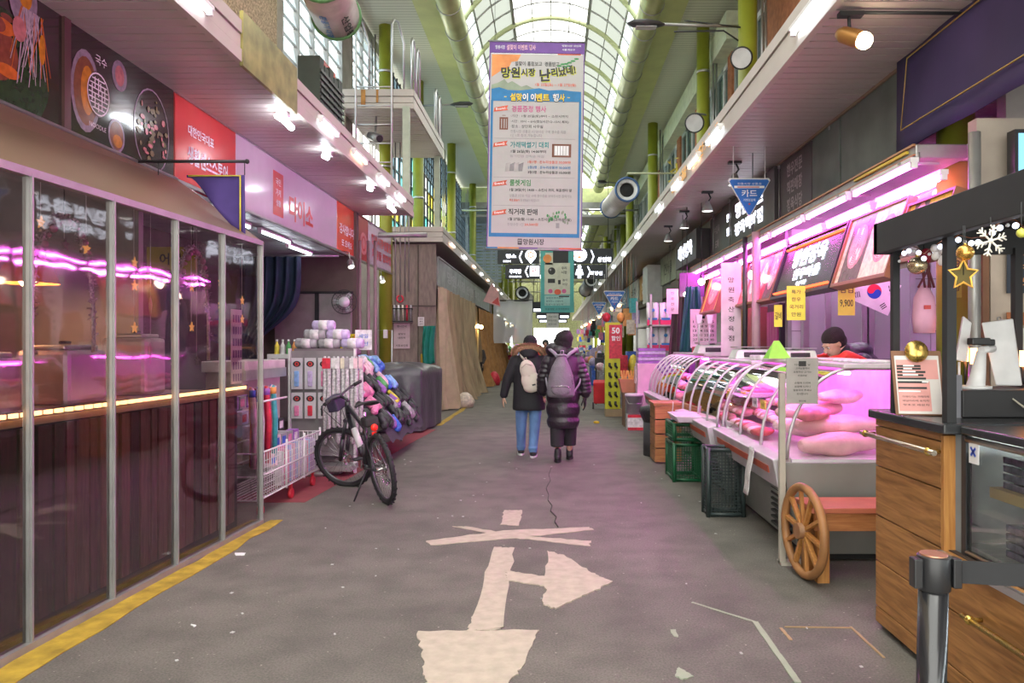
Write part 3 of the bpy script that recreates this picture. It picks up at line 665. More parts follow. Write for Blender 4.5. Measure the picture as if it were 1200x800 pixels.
for (s, off, hh, mt, q) in (('산업용', .75, .12, black_ink, -.9), ('환풍기 대형', .62, .1, M('blue_letters', (.05, .2, .5), .5), -1.75)):
    nrm = Vector((math.cos(q)*1, 0, math.sin(q))); nrm = (nrm-d*nrm.dot(d)).normalized(); v_ = nrm.cross(d)
    fr = Fr(a+d*.2+nrm*.318, d, -v_ if (-v_).cross(nrm).dot(d) < 0 else v_)
    fr.v = nrm.cross(d); fr.n = nrm
    m = MB(); m.text(fr, s, off, 0, hh, .004, .02, wd=.7); m.build('lettering', mt, tl)
for px, py, Y, lb in ((650, 0, 0, ''),):
    pass
tube_fan('small dark mouthed tube far away left of the teal banner', at(612, 343, 36), at(618, 350, 39), .3, black, dsteel)
tube_fan('small dark mouthed tube far away right of the teal banner', at(693, 328, 34), at(686, 340, 37), .3, black, dsteel)
# ================================================================= LEFT SHOPS
XS = -3.4
# ---------------------------------------------------------------- row of shop signs under the near canopy
t = thing('food_poster_sign', 'dark printed shop sign with noodle bowls above the vinyl screen', 'sign', (XS, 0, 2.99))
m = MB(); m.box(XS-.12, XS, -2, 6.63, 2.99, 3.77); m.build('panel', M('dark_print', (.035, .028, .022), .12, var=.2, scale=2, coat=.5), t)
m = MB(); m.box(XS, XS+.02, -2, 6.63, 2.96, 2.99); m.box(XS, XS+.02, 5.12, 5.19, 2.99, 3.77); m.build('edge_trim', M('brown_trim', (.10, .045, .04), .4), t)
pr = MB(); fr = FL(XS, 0, 0)
def mt(n, c, r=.25): return M(n, c, r, var=.25, scale=20)
gcol = [mt('plate_rim', (.27, .24, .27)), mt('yolk', (.55, .24, .015)), mt('broth', (.20, .08, .03)), mt('noodle', (.45, .40, .42)), mt('carrot', (.55, .14, .02)), mt('dark_leaf', (.02, .05, .015)), mt('meat_brown', (.22, .06, .03)), mt('green_bits', (.16, .14, .05)), mt('pink_meat', (.5, .2, .18)), mt('dark_bowl', (.05, .045, .03))]
C = lambda i: pr.use(gcol[i])
# big bowl with glass noodles at the near end
C(5); pr.disc(fr, 4.57, 3.22, .42, .36, .003); C(6); pr.disc(fr, 4.44, 3.3, .26, .2, .004)
R = random.Random(2)
for k in range(14): 
    C(4 if k % 2 else 6); x, y = 4.27+R.uniform(-.1, .35), 3.25+R.uniform(-.12, .3); pr.disc(fr, x, y, R.uniform(.05, .12), R.uniform(.02, .05), .005+k*.0002)
C(0); pr.disc(fr, 4.74, 3.72, .13, .2, .006); C(1); pr.disc(fr, 4.76, 3.74, .06, .09, .007)
for k in range(34):
    C(3 if k % 4 else 4); x = 4.80+R.uniform(-.09, .12); l = R.uniform(.3, .52); dx = R.uniform(-.12, .1); pr.poly(fr, [(x, 3.66), (x+.008, 3.66), (x+dx+.006, 3.66-l), (x+dx, 3.66-l)], .008+k*.00005)
C(8); pr.disc(fr, 4.70, 3.5, .06, .08, .0105); C(1); pr.disc(fr, 4.91, 3.45, .03, .1, .0106)
pr.use(white_ink)
for k in range(22): a = -2.6+k*.085; x, y = 4.57+.43*math.cos(a), 3.2+.34*math.sin(a); pr.poly(fr, [(x, y), (x+.02, y), (x+.03*math.cos(a)+.02, y+.05*math.sin(a)), (x+.03*math.cos(a), y+.05*math.sin(a))], .006)
# egg dish, round emblem, small plates, wide soup bowl
C(0); pr.disc(fr, 5.38, 3.34, .17, .30, .003); C(2); pr.disc(fr, 5.38, 3.34, .14, .25, .004); C(1); pr.disc(fr, 5.40, 3.35, .08, .18, .005)
C(0); pr.disc(fr, 5.80, 3.6, .10, .12, .003); C(8); pr.disc(fr, 5.80, 3.6, .06, .08, .004)
C(0); pr.disc(fr, 5.76, 3.12, .11, .13, .003); C(2); pr.disc(fr, 5.76, 3.12, .09, .11, .004); C(1); pr.disc(fr, 5.77, 3.08, .06, .05, .005)
C(0); pr.ringp(fr, 6.27, 3.3, .34, .355, .003, e=.78); C(7)
for k in range(60): a, q = R.uniform(0, 6.28), R.uniform(0, .3); C(7 if k % 3 else 8); x, y = 6.27+q*.8*math.cos(a), 3.3+q*math.sin(a)*.95; pr.disc(fr, x, y, R.uniform(.01, .04), R.uniform(.01, .03), .004+k*.00005, n=7)
pr.use(gcol[9]); pr.disc(fr, 5.52, 3.36, .13, .17, .0085)
pr.use(white_ink); pr.ringp(fr, 5.52, 3.36, .148, .160, .010, e=.85)
for k in range(7):
    y = 3.36-.11+k*.036; hw = math.sqrt(max(.0, .14**2-(y-3.36)**2))*.84
    pr.rect(fr, 5.52-hw, 5.52+hw, y-.005, y+.005, .0102)
for x, a, b in ((-.09, -.06, .06), (-.05, -.11, 0), (-.05, .04, .12), (0, -.02, .12), (.0, -.13, -.06), (.05, -.11, .03), (.09, -.03, .07), (.03, .04, .09)): pr.rect(fr, 5.52+x*.85-.006, 5.52+x*.85+.006, 3.36+a, 3.36+b, .0102)
pr.text(fr, '국수', 5.56, 3.62, .07, .005); pr.text(fr, 'NOODLE', 5.52, 3.12, .035, .005)
pr.build('print', None, t)
def sign_panel(name, label, y0, y1, mat, prints, z0=2.99, z1=3.77):
    t = thing(name, label, 'sign', (XS, y0, z0)); m = MB(); m.box(XS-.12, XS, y0, y1, z0, z1); m.build('panel', mat, t, bevel=.006)
    m = MB(); m.box(XS-.005, XS+.02, y0, y1, z0-.03, z0); m.box(XS-.005, XS+.02, y0, y1, z1-.012, z1); m.build('edge_trim', steel, t)
    m = MB(); prints(m, FL(XS, 0, 0)); m.build('lettering', None, t); return t
def p1(m, f): m.use(white_ink); m.text(f, '대한민국대표', 7.15, 3.50, .10, .004, .02, wd=.52); m.text(f, '생활센스스토어', 7.3, 3.27, .17, .004, .03, wd=.85)
sign_panel('shop_sign', 'red shop sign with two lines of white lettering beside the noodle poster', 6.66, 7.93, red_sign, p1)
def p2(m, f):
    m.use(red_ink); m.rect(f, 8.98, 9.32, 3.08, 3.62, .003); m.text(f, '다이소', 10.0, 3.27, .33, .004, .035, wd=.95)
    m.use(white_ink); m.text(f, '국민', 9.15, 3.5, .09, .005, .02); m.text(f, '가게', 9.15, 3.37, .09, .005, .02); m.text(f, '생활', 9.15, 3.24, .08, .005, .02)
sign_panel('shop_sign', 'long white shop sign with red lettering and a red block', 7.94, 11.64, white_sign, p2)
def p3(m, f): m.use(white_ink); m.text(f, '감사합니다', 12.2, 3.36, .17, .004, .02, wd=.85); m.text(f, '또 오세요', 12.2, 3.14, .12, .004, .02, wd=.6)
sign_panel('shop_sign', 'red shop sign with white thank-you lettering past the long white one', 11.66, 12.9, M('orange_red_sign', (.68, .10, .05), .25, var=.03, coat=.3), p3)
def p4(m, f): m.use(M('pink_ink', (.7, .3, .3), .4)); m.disc(f, 13.28, 3.3, .25, .2, .003); m.use(red_ink); m.ringp(f, 13.28, 3.3, .1, .14, .004)
sign_panel('shop_sign', 'narrow dark red sign with a pink round mark', 12.92, 13.62, M('dark_red_sign', (.42, .04, .05), .3, var=.05), p4)
def p5(m, f): m.use(red_ink); m.text(f, '행복시장생활관', 14.7, 3.48, .2, .004, .03, wd=1.7); m.text(f, '화장품 잡화점', 14.7, 3.22, .18, .004, .03, wd=1.6)
sign_panel('shop_sign', 'last white shop sign with two rows of red lettering by the olive column', 13.64, 15.65, white_sign, p5)
m = MB(); m.box(XS-.1, XS-.02, 13.2, 15.6, 3.75, 3.8); m.cyl((XS-.05, 13.2, 3.78), (XS-.05, 16.3, 3.78), .03, n=8); single(m, 'sign_rail', dsteel, 'steel rail over the last white sign bridging the side passage', 'rail')
# ---------------------------------------------------------------- vinyl screen with its metal posts
def gx(Y): return -2.7687+.0531*Y
vinyl = M_glass('vinyl_sheet', (.80, .70, .72), refl=.10, rough=.035, diff=.03, dcol=(.35, .25, .25), bump=.10, ior=1.5)
gy = [1.75, 2.38, 3.0, 3.63, 4.256, 4.909, 5.531, 6.17]
t = thing('vinyl_screen', 'tall clear vinyl screen in slim metal posts along the left shop', 'screen', (gx(4), 4, 0))
for k, (a, b) in enumerate(zip(gy, gy[1:])):
    m = MB(); m.add([(gx(a), a, .03), (gx(b), b, .03), (gx(b), b, 2.33), (gx(a), a, 2.33)], [(0, 1, 2, 3)]); m.build('vinyl_panel', vinyl, t)
for y in gy:
    m = MB(); m.box(gx(y)-.016, gx(y)+.016, y-.013, y+.013, 0, 2.34); m.box(gx(y)-.005, gx(y)+.026, y-.006, y+.006, 0, 2.34); m.build('post', dsteel, t)
m = MB(); m.bar((gx(1.75), 1.75, 2.34), (gx(6.17), 6.17, 2.34), .05, .04); m.build('top_rail', dsteel, t)
m = MB(); m.bar((gx(1.75), 1.75, .02), (gx(6.17), 6.17, .02), .06, .04); m.build('bottom_rail', dsteel, t)
# hood
t = thing('shop_hood', 'plain brown sloping hood between the vinyl screen and the noodle poster', 'hood', (-2.9, 4, 2.34))
m = MB(); m.add([(gx(-2)+.02, -2, 2.34), (gx(6.2)+.02, 6.2, 2.34), (XS+.02, 6.63, 2.97), (XS+.02, -2, 2.97)], [(0, 1, 2, 3)]); m.build('cover', M('brown_hood_cover', (.19, .125, .08), .4, var=.08, scale=1.2), t, solid=.015)
m = MB(); m.tube([(XS+.03, -2, 2.98), (XS+.03, 6.63, 2.98)], .014, 6); m.build('top_edge', steel, t)
# counter behind with timber slats and a string of warm bulbs
t = thing('snack_counter', 'dark timber slatted counter behind the vinyl screen', 'counter', (-2.95, 4, 0))
m = MB(); m.hexa([(-3.35, -1, 1.09), (gx(-1)-.06, -1, 1.09), (gx(6.1)-.06, 6.1, 1.09), (-3.35, 6.1, 1.09)], [(-3.35, -1, 1.125), (gx(-1)-.06, -1, 1.125), (gx(6.1)-.06, 6.1, 1.125), (-3.35, 6.1, 1.125)]); m.build('worktop', M('cream_top', (.45, .36, .25), .3), t)
m = MB(); m.hexa([(-3.3, -1, 0), (gx(-1)-.16, -1, 0), (gx(6.1)-.16, 6.1, 0), (-3.3, 6.1, 0)], [(-3.3, -1, 1.09), (gx(-1)-.16, -1, 1.09), (gx(6.1)-.16, 6.1, 1.09), (-3.3, 6.1, 1.09)]); m.build('body', M('dark_body', (.03, .02, .02), .7), t)
R = random.Random(1); y = 1.0; k = 0
dws = [M_wood('slat_%d' % i, a, b, axis=2) for i, (a, b) in enumerate((((.10, .04, .02), (.22, .10, .045)), ((.05, .025, .015), (.11, .05, .03)), ((.16, .08, .04), (.30, .16, .08))))]
while y < 6.0:
    wd = R.choice((.075, .1, .12)); x = gx(y)-.13
    m = MB(); m.box(x-.02, x+R.uniform(-.004, .006), y, y+wd-.012, .06, 1.07); m.build('slat', dws[R.randrange(3)], t); y += wd; k += 1
ls = thing('light_string', 'string of warm bulbs along the edge of the snack counter', 'light', (-2.6, 4, 1.15))
m = MB(); m.tube([(gx(1.5)-.05, 1.5, 1.165), (gx(6.05)-.05, 6.05, 1.165)], .005, 5); m.build('cable', black, ls)
src = None
for k in range(58):
    y = 1.6+k*.077; p = (gx(y)-.05, y, 1.15)
    if src is None: m = MB(); m.obox(p, (.022, .042, .022)); src = m.build('bulb', M_emit('counter_bulb', (1, .55, .2), 5), ls); p0 = Vector(p)
    else: piece(src, ls, tuple(Vector(p)-p0))
# things inside the snack stall
m = MB(); m.box(-4.9, -4.8, -2, 6.2, 0, 3.75); structure(m, 'wall_left_inner', M('brown_inner_wall', (.24, .13, .08), .7, var=.2))
m = MB(); m.box(-4.9, XS-.1, 6.25, 6.32, 0, 3.0); structure(m, 'wall_left_partition', M('pale_partition', (.32, .30, .30), .6))
for k, (y, c, lb) in enumerate(((2.6, (1, .5, .18), 'warm glowing lamp low inside the snack stall, nearest'), (4.0, (1, .55, .22), 'warm glowing lamp inside the snack stall behind the tinsel arch'), (5.5, (1, .6, .3), 'warm glowing lamp inside the snack stall by the second arch'))):
    t = thing('pendant_lamp', lb, 'lamp', (-3.9, y, 2.1)); m = MB(); m.lathe((-3.9, y, 1.95), [(.02, .3), (.05, .25), (.16, .12), (.2, 0)], 20); m.cyl((-3.9, y, 2.2), (-3.9, y, 3.7), .008, n=5); m.build('shade', M('orange_shade', (.6, .25, .06), .5), t)
    m = MB(); m.sph((-3.9, y, 1.98), .06); m.build('bulb', M_emit('pendant_%d' % k, c, 110), t)
t = thing('menu_board', 'dull yellow menu board hung inside the snack stall near its far end', 'sign', (-4.5, 6.1, 1.9)); m = MB(); m.box(-3.35, -2.95, 6.1, 6.14, 2.0, 2.3); m.build('board', M('dull_yellow', (.35, .28, .04), .5), t)
m = MB(); m.use(black_ink); m.text(FC(-3.15, 6.1, 2.15), '어묵', 0, .05, .1, .003, .02); m.text(FC(-3.15, 6.1, 2.15), '떡볶이', 0, -.07, .08, .003, .02); m.build('lettering', None, t)
t = thing('cabinet', 'tall white appliance standing at the back of the snack stall', 'cabinet', (-4.4, 5.2, 0)); m = MB(); m.box(-4.75, -4.15, 4.6, 5.2, 0, 1.8); m.build('body', white_pl, t, bevel=.02); m = MB(); m.box(-4.15, -4.13, 4.63, 5.17, .1, 1.75); m.build('door', M('cabinet_door', (.6, .6, .62), .3), t)
for k, (y, w_, h, c, lb) in enumerate(((2.2, .4, .5, (.25, .28, .05), 'olive green box on the snack counter at the frame edge'), (3.1, .5, .26, (.4, .36, .4), 'grey steel food warmer on the snack counter'), (3.9, .45, .3, (.45, .3, .42), 'wide steel pan stack on the snack counter'), (4.7, .4, .34, (.5, .42, .5), 'pale steamer on the snack counter'), (5.5, .3, .42, (.55, .5, .5), 'tall pale rice cooker on the snack counter'))):
    t = thing('food_warmer', lb, 'appliance', (-3.1, y, 1.125)); m = MB(); m.box(-3.28, -2.95, y-w_/2, y+w_/2, 1.125, 1.125+h); m.build('body', M('warmer_%d' % k, c, .3, metal=.3), t, bevel=.03)
    m = MB(); m.box(-3.24, -2.99, y-w_/2+.03, y+w_/2-.03, 1.125+h, 1.155+h); m.build('lid', steel, t, bevel=.01); m = MB(); m.cyl((-3.1, y-.05, 1.17+h), (-3.1, y+.05, 1.17+h), .01, n=6); m.build('handle', black, t)
# tinsel arches, stars and icicles hanging behind the vinyl
tinsel = M('tinsel', (.62, .58, .64), .3, metal=.35, var=.6, scale=80); tp = M('pink_tinsel', (.75, .4, .6), .3, metal=.4)
def tarch(y0, y1, zt, zb, label, seed):
    R = random.Random(seed); t = thing('tinsel_arch', label, 'garland', ((gx(y0)-.04), (y0+y1)/2, zb)); cy = (y0+y1)/2; hw = (y1-y0)/2; P = []
    for i in range(41):
        a = math.pi*i/40; P.append(Vector((gx(cy)-.05, cy-hw*math.cos(a)*1.0, zb+(zt-zb)*(math.sin(a)**.62))))
    m = MB(); m.tube(P, .011, 6)
    for i in range(len(P)-1):
        for j in range(9):
            c = P[i].lerp(P[i+1], R.random()); d = Vector((R.uniform(-.5, .5), R.uniform(-1, 1), R.uniform(-1, 1))).normalized()*.034; e = d.orthogonal().normalized()*.006; m.add([c, c+d+e, c+d*1.1, c+d-e], [(0, 1, 2, 3)])
    m.build('tinsel', tinsel, t)
    m = MB()
    for i in range(8, 33, 2): c = P[i]+Vector((.02, 0, -.02)); m.sph(c, .013+.005*(i % 3), 6, 4)
    m.build('beads', tp, t)
    m = MB(); m.cyl((gx(cy)-.05, cy, zt), (gx(cy)-.05, cy, 2.33), .003, n=4); m.build('thread', black, t)
tarch(3.70, 4.2, 2.17, 1.45, 'large tinsel arch hanging behind the second vinyl panel', 1)
tarch(4.98, 5.46, 2.17, 1.38, 'second tinsel arch hanging near the far end of the vinyl screen', 2)
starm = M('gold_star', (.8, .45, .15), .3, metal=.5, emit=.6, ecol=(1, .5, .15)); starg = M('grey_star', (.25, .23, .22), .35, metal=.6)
def star_poly(r, ri, n=5): return [((r if i % 2 == 0 else ri)*math.sin(math.pi*i/n), (r if i % 2 == 0 else ri)*math.cos(math.pi*i/n)) for i in range(2*n)]
k = 0
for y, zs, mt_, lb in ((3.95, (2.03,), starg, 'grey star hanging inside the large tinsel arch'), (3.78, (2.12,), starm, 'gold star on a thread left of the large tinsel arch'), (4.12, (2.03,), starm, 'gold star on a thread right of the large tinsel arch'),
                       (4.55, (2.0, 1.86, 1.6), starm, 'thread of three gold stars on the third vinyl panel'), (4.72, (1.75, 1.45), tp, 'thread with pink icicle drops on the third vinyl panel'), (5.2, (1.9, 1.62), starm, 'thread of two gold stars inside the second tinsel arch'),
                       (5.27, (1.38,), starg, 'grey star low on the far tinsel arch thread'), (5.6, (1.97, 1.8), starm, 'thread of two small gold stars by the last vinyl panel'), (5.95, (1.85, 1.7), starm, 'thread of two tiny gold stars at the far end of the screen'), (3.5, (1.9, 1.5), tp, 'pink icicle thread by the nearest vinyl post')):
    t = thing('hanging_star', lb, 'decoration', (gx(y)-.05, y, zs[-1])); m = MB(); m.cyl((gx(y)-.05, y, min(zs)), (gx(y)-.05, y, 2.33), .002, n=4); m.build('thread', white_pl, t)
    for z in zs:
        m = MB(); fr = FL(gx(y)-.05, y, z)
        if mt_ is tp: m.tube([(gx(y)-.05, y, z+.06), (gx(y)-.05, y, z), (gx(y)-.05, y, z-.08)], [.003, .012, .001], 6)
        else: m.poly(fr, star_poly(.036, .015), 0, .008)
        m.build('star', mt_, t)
m = MB(); R = random.Random(8)
for q in range(7):
    y = 3.25+R.uniform(-.1, .35); z = 2.25
    m.tube([(gx(y)-.05, y, z), (gx(y)-.04, y+R.uniform(-.03, .03), z-.35), (gx(y)-.05, y+R.uniform(-.05, .05), z-R.uniform(.5, .9))], .004, 4)
single(m, 'tinsel_strands', tinsel, 'loose silver tinsel strands hanging beside the large arch', 'garland')
# lantern column at the far end of the screen (patterned fabric strip)
t = thing('patterned_banner', 'narrow white banner printed with rows of purple marks at the end of the vinyl screen', 'banner', (-2.52, 6.02, 1.15)); m = MB(); m.box(gx(6)-.12, gx(6)-.115, 5.9, 6.1, 1.18, 1.78); m.build('cloth', white_pl, t)
m = MB(); m.use(M('purple_mark', (.25, .15, .35), .5))
for i in range(6):
    for j in range(4): m.rect(FL(gx(6)-.113, 5.92+j*.045, 1.2+i*.095), 0, .03, 0, .06)
m.build('marks', None, t)
# purple pennant on a bar in front of the sign
t = thing('pennant', 'purple pennant with yellow border hanging from a black rod below the red sign', 'flag', (-2.75, 6.0, 2.6))
m = MB(); m.cyl((-3.4, 6.0, 2.98), (-2.48, 6.0, 2.98), .013, n=8); m.sph((-2.48, 6.0, 2.98), .02, 8, 6); m.build('rod', black, t)
def flagf(u, v):
    x = -2.97+.47*u; zt = 2.87; zb = 2.87-.52*min(1, max(.04, (u-.05)*1.1)); return (x, 6.0+.03*math.sin(u*9)*v, zt+(zb-zt)*v)
m = MB(); m.use(M('purple_cloth', (.07, .04, .20), .8)); m.grid(flagf, 16, 8); m.build('cloth', None, t, solid=.004)
m = MB(); m.use(M('yellow_trim', (.65, .55, .05), .6)); m.tube([(-2.95, 5.985, 2.86), (-2.53, 5.985, 2.86), (-2.53, 5.985, 2.36)], .008, 4); m.build('border', None, t)
m = MB(); m.cyl((-2.5, 6, 2.98), (-2.5, 6, 2.87), .004, n=4); m.cyl((-3.2, 6, 2.98), (-3.2, 6, 2.87), .004, n=4); m.build('strings', black, t, kind='stuff')
# ---------------------------------------------------------------- household shop: ceiling, tubes, back wall, curtain
m = MB()
for k in range(24): m.box(-5.2, XS-.12, 6.35+k*.26, 6.35+k*.26+.235, 3.0, 3.03)
m.box(-5.2, XS-.12, 6.3, 12.6, 3.03, 3.06)
structure(m, 'ceiling_shop', M('white_ceiling_panel', (.6, .62, .64), .4))
for k, (x, y) in enumerate(((-3.75, 7.2), (-3.75, 8.6), (-3.75, 10.0), (-3.9, 11.4))):
    tube_light((x, y, 2.94), 1.1, M_emit('shop_tube_%d' % k, (.86, .94, 1), 12), ['nearest white tube under the shop ceiling behind the pennant', 'second white tube under the shop ceiling', 'third white tube under the shop ceiling', 'last white tube above the blue curtain'][k])
t = thing('shop_rail', 'steel bar across the shop opening above the blue curtain', 'rail', (-4.2, 11.9, 2.9)); m = MB(); m.cyl((-5.1, 11.9, 2.92), (-3.45, 11.9, 2.92), .025, n=8); m.build('bar', steel, t)
def curt(u, v):                                    # gathered curtain, tied at mid height
    z = 2.9-2.35*v; tie = math.exp(-((v-.62)/.2)**2); wdt = (.95 if v < .62 else .55)
    wdt = .98*(1-tie)*(1 if v < .62 else .62)+.30*tie; x0 = -5.02
    return (x0+u*wdt, 11.85+.045*math.sin(u*38+v*2)*(1-.4*tie)-.05*tie, z)
t = thing('blue_curtain', 'dark blue curtain tied back at the end of the vinyl screen', 'curtain', (-4.6, 11.85, .55))
m = MB(); m.grid(curt, 60, 24); m.build('cloth', M('navy_cloth', (.012, .028, .055), .75, var=.2), t)
m = MB(); m.torus((-4.86, 11.82, 1.44), .17, .015, (0, 0, 1), 20, 6, (1, .35)); m.build('tie_cord', M('brown_cord', (.15, .08, .02), .7), t)
t = thing('board_partition', 'grey board partition with dark frame at the back of the household shop', 'partition', (-3.9, 12.55, 0))
for x0, x1, c in ((-4.15, -3.97, 0), (-4.7, -4.02, 0), (-3.95, -3.42, 1)):
    if c == 0 and x0 > -4.5: continue
    m = MB(); m.box(x0, x1, 12.5, 12.6, .2, 2.35); m.build('board', M('mauve_board', (.25, .2, .21), .5) if c == 0 else M('grey_board', (.30, .28, .27), .5, var=.15), t)
m = MB(); m.box(-4.02, -3.95, 12.48, 12.6, 0, 2.37); m.box(-4.7, -3.4, 12.48, 12.6, 2.35, 2.39); m.box(-4.7, -3.4, 12.47, 12.5, 1.28, 1.3); m.build('frame', black, t)
t = thing('wall_fan', 'black caged wall fan with a pale round hub on the grey board', 'fan', (-3.5, 12.3, 2.1)); c = Vector((-3.47, 12.3, 2.2)); d = Vector((.2, -1, 0)).normalized()
m = MB()
for q in range(18): a = q/18*2*math.pi; u = d.cross(Vector((0, 0, 1))).normalized(); m.tube([c, c+(u*math.cos(a)+Vector((0, 0, 1))*math.sin(a))*.2], .003, 4)
m.torus(c, .2, .007, d, 28, 5); m.torus(c, .13, .004, d, 24, 5); m.build('cage', black, t)
m = MB(); m.lathe(c+d*.02, [(.09, -.02), (.085, .02), (.001, .03)], 20, d); m.build('hub', M('fan_hub_white', (.7, .72, .72), .4), t)
m = MB()
for q in range(3): a = q*2.1; u = d.cross(Vector((0, 0, 1))).normalized(); e = (u*math.cos(a)+Vector((0, 0, 1))*math.sin(a)); g = e.cross(d); m.add([c, c+e*.16+g*.06, c+e*.18-g*.01, c+e*.1-g*.04], [(0, 1, 2, 3)])
m.build('blades', M('fan_blade', (.3, .32, .33), .3), t); m = MB(); m.tube([c, c+Vector((0, .2, 0))], .03, 8); m.build('mount', black, t)
def note(name, label, x, y, z, w_, h, mat, lines, ink=None, frf=FC, cat='notice', th=.006, rot=0, fs=.8, group=None):
    ink = ink or black_ink
    t = thing(name, label, cat, (x, y, z-h/2), group); fr = frf(x, y, z); m = MB(); m.rect(fr, -w_/2, w_/2, -h/2, h/2, -th, th); m.build('sheet', mat, t)
    if lines:
        m = MB(); m.use(ink); n = len(lines); lh = h/(n+.6)
        for i, s in enumerate(lines):
            if s: m.text(fr, s, 0, h/2-lh*(i+.8), lh*.55, .002, .01, wd=min(w_*fs, lh*.62*len(s)))
        m.build('lettering', None, t)
    return t
yel = M('yellow_paper', (.85, .72, .02), .6); yelg = M('lime_yellow_paper', (.75, .85, .12), .6, emit=0)
note('yellow_notice', 'yellow handwritten notice on the grey board in the household shop', -3.43, 12.4, 1.5, .26, .34, yel, ['카드환영', '환불 안됨', '교환 가능', '3일 이내'])
note('orange_notice', 'narrow orange notice beside the yellow one', -3.26, 12.3, 1.5, .1, .32, M('orange_paper', (.85, .38, .02), .6), ['무', '인', '계', '산'])
m = MB()
for x in (-3.37, -3.22, -3.1): m.cyl((x, 12.9, 0), (x, 12.9, 3.3), .03, n=8)
single(m, 'pipe_cluster', M('mauve_pipe', (.30, .2, .22), .4), 'three mauve vertical pipes beside the grey board', 'pipe')
t = thing('metal_gate_frame', 'low pale metal gate frame before the olive column', 'gate', (-3.0, 13.4, 0)); m = MB(); m.tube([(-3.2, 13.4, 0), (-3.2, 13.4, 1.75), (-2.92, 13.4, 1.75), (-2.92, 13.4, 0)], .018, 6); m.build('frame', steel, t)
# spot lamps under the last signs
for k, (px, py, Y) in enumerate(((411, 310, 12), (448, 328, 15))):
    p = at(px, py, Y); t = thing('spot_lamp', ['small white spot lamp under the red thank-you sign', 'small white spot lamp under the last white sign'][k], 'lamp', p)
    m = MB(); m.lathe(p, [(.02, -.1), (.05, -.06), (.055, .05)], 14, (.3, -.4, -.8)); m.tube([p, p+Vector((-.03, 0, .2)), Vector((-3.39, p.y, 3.0))], .01, 5); m.build('housing', steel, t); m = MB(); m.lathe(p, [(.001, .045), (.05, .04)], 14, (.3, -.4, -.8)); m.build('lens', M_emit('spot_%d' % k, (1, .95, .85), 3), t)
# ---------------------------------------------------------------- white shelf unit and low wire cart with goods
t = thing('display_unit', 'cream white display unit with an empty top tray beside the vinyl screen', 'shelf', (-2.95, 7.4, 0))
m = MB(); m.box(-3.43, -3.06, 7.3, 8.3, .3, 1.22); m.build('body', M('beige_cabinet', (.42, .38, .34), .6), t, bevel=.01)
m = MB(); m.box(-3.45, -3.02, 7.25, 8.35, 1.22, 1.33); m.build('top_tray', M('cream_tray', (.62, .60, .56), .45), t, bevel=.008); m = MB(); m.box(-3.035, -3.01, 7.25, 8.35, 1.14, 1.24); m.build('price_rail', steel, t)
wirem = M('white_wire', (.75, .73, .74), .35)
t = thing('wire_cart', 'low white wire cart on red castors in front of the display unit', 'cart', (-2.75, 7, 0))
m = MB(); X0, X1, Y0, Y1 = -3.0, -2.52, 6.32, 8.0
for z in (.16, .36, .56):
    m.tube([(X1, Y0, z), (X1, Y1, z), (X0, Y1, z), (X0, Y0, z)], .009, 5, closed=True)
for y in (Y0, 7.0, 7.5, Y1):
    m.cyl((X1, y, .14), (X1, y, .60 if y > 6.9 else 1.0), .011, n=6); m.cyl((X0, y, .14), (X0, y, 1.05), .011, n=6)
m.tube([(X1, Y0, 1.0), (X1, 7.0, 1.0)], .01, 5)
m.build('frame', wirem, t)
m = MB()
for k in range(34): y = Y0+.05*k; m.cyl((X1, y, .16), (X1, y, .56), .004, n=4)
for k in range(10): x = X0+.05*k; m.cyl((x, Y1, .16), (x, Y1, .56), .004, n=4); m.cyl((x, Y0, .16), (x, Y1, .16), .004, n=4)
for z in (.22, .28, .34, .42, .48): m.cyl((X1, Y0, z), (X1, Y1, z), .003, n=4)
m.build('wires', wirem, t, kind='stuff')
for y in (6.45, 7.2, 7.85):
    m = MB(); m.cyl((-2.565, y, .05), (-2.535, y, .05), .05, n=14); m.box(-2.56, -2.54, y-.02, y+.02, .05, .16); m.build('castor', M('red_castor', (.6, .03, .05), .4), t)
pal = {'pink': (.8, .25, .45), 'red': (.65, .03, .06), 'blue': (.05, .14, .6), 'white': (.75, .72, .74), 'orange': (.85, .35, .1), 'purple': (.3, .12, .45), 'teal': (.05, .4, .42), 'yellow': (.8, .65, .08), 'grey': (.35, .34, .36), 'pale pink': (.8, .55, .62), 'black': (.03, .03, .035), 'lilac': (.55, .45, .7), 'green': (.1, .4, .12), 'cream': (.7, .62, .5), 'sky blue': (.25, .45, .8)}
PM = {k: M('goods_'+k.replace(' ', '_'), v, .45, var=.25, scale=18) for k, v in pal.items()}
R = random.Random(11); cols = ['pale pink', 'pink', 'orange', 'white', 'blue', 'purple', 'red', 'red', 'lilac', 'teal', 'pale pink', 'blue']
for k, c in enumerate(cols):
    y = 6.4+k*.053; x = -2.6-.03*(k % 3); t = thing('wrapped_roll', '%s long wrapped roll hanging over the wire cart, %s from the vinyl screen' % (c, ['nearest', 'second', 'third', 'fourth', 'fifth', 'sixth', 'seventh', 'eighth', 'ninth', 'tenth', 'eleventh', 'last'][k]), 'package', (x, y, .4), 'long wrapped rolls on the wire cart')
    m = MB(); m.tube([(x, y, 1.12), (x, y, 1.08), (x+.02, y, .8), (x+.01, y, .42)], [.008, .024, .026, .022], 8); m.build('wrap', PM[c], t); m = MB(); m.cyl((x, y, 1.04), (x, y, 1.10), .03, n=8); m.build('header', PM[cols[-k-1]], t)
R = random.Random(12); k = 0
ordw = ['bottom', 'second', 'third', 'fourth', 'top']
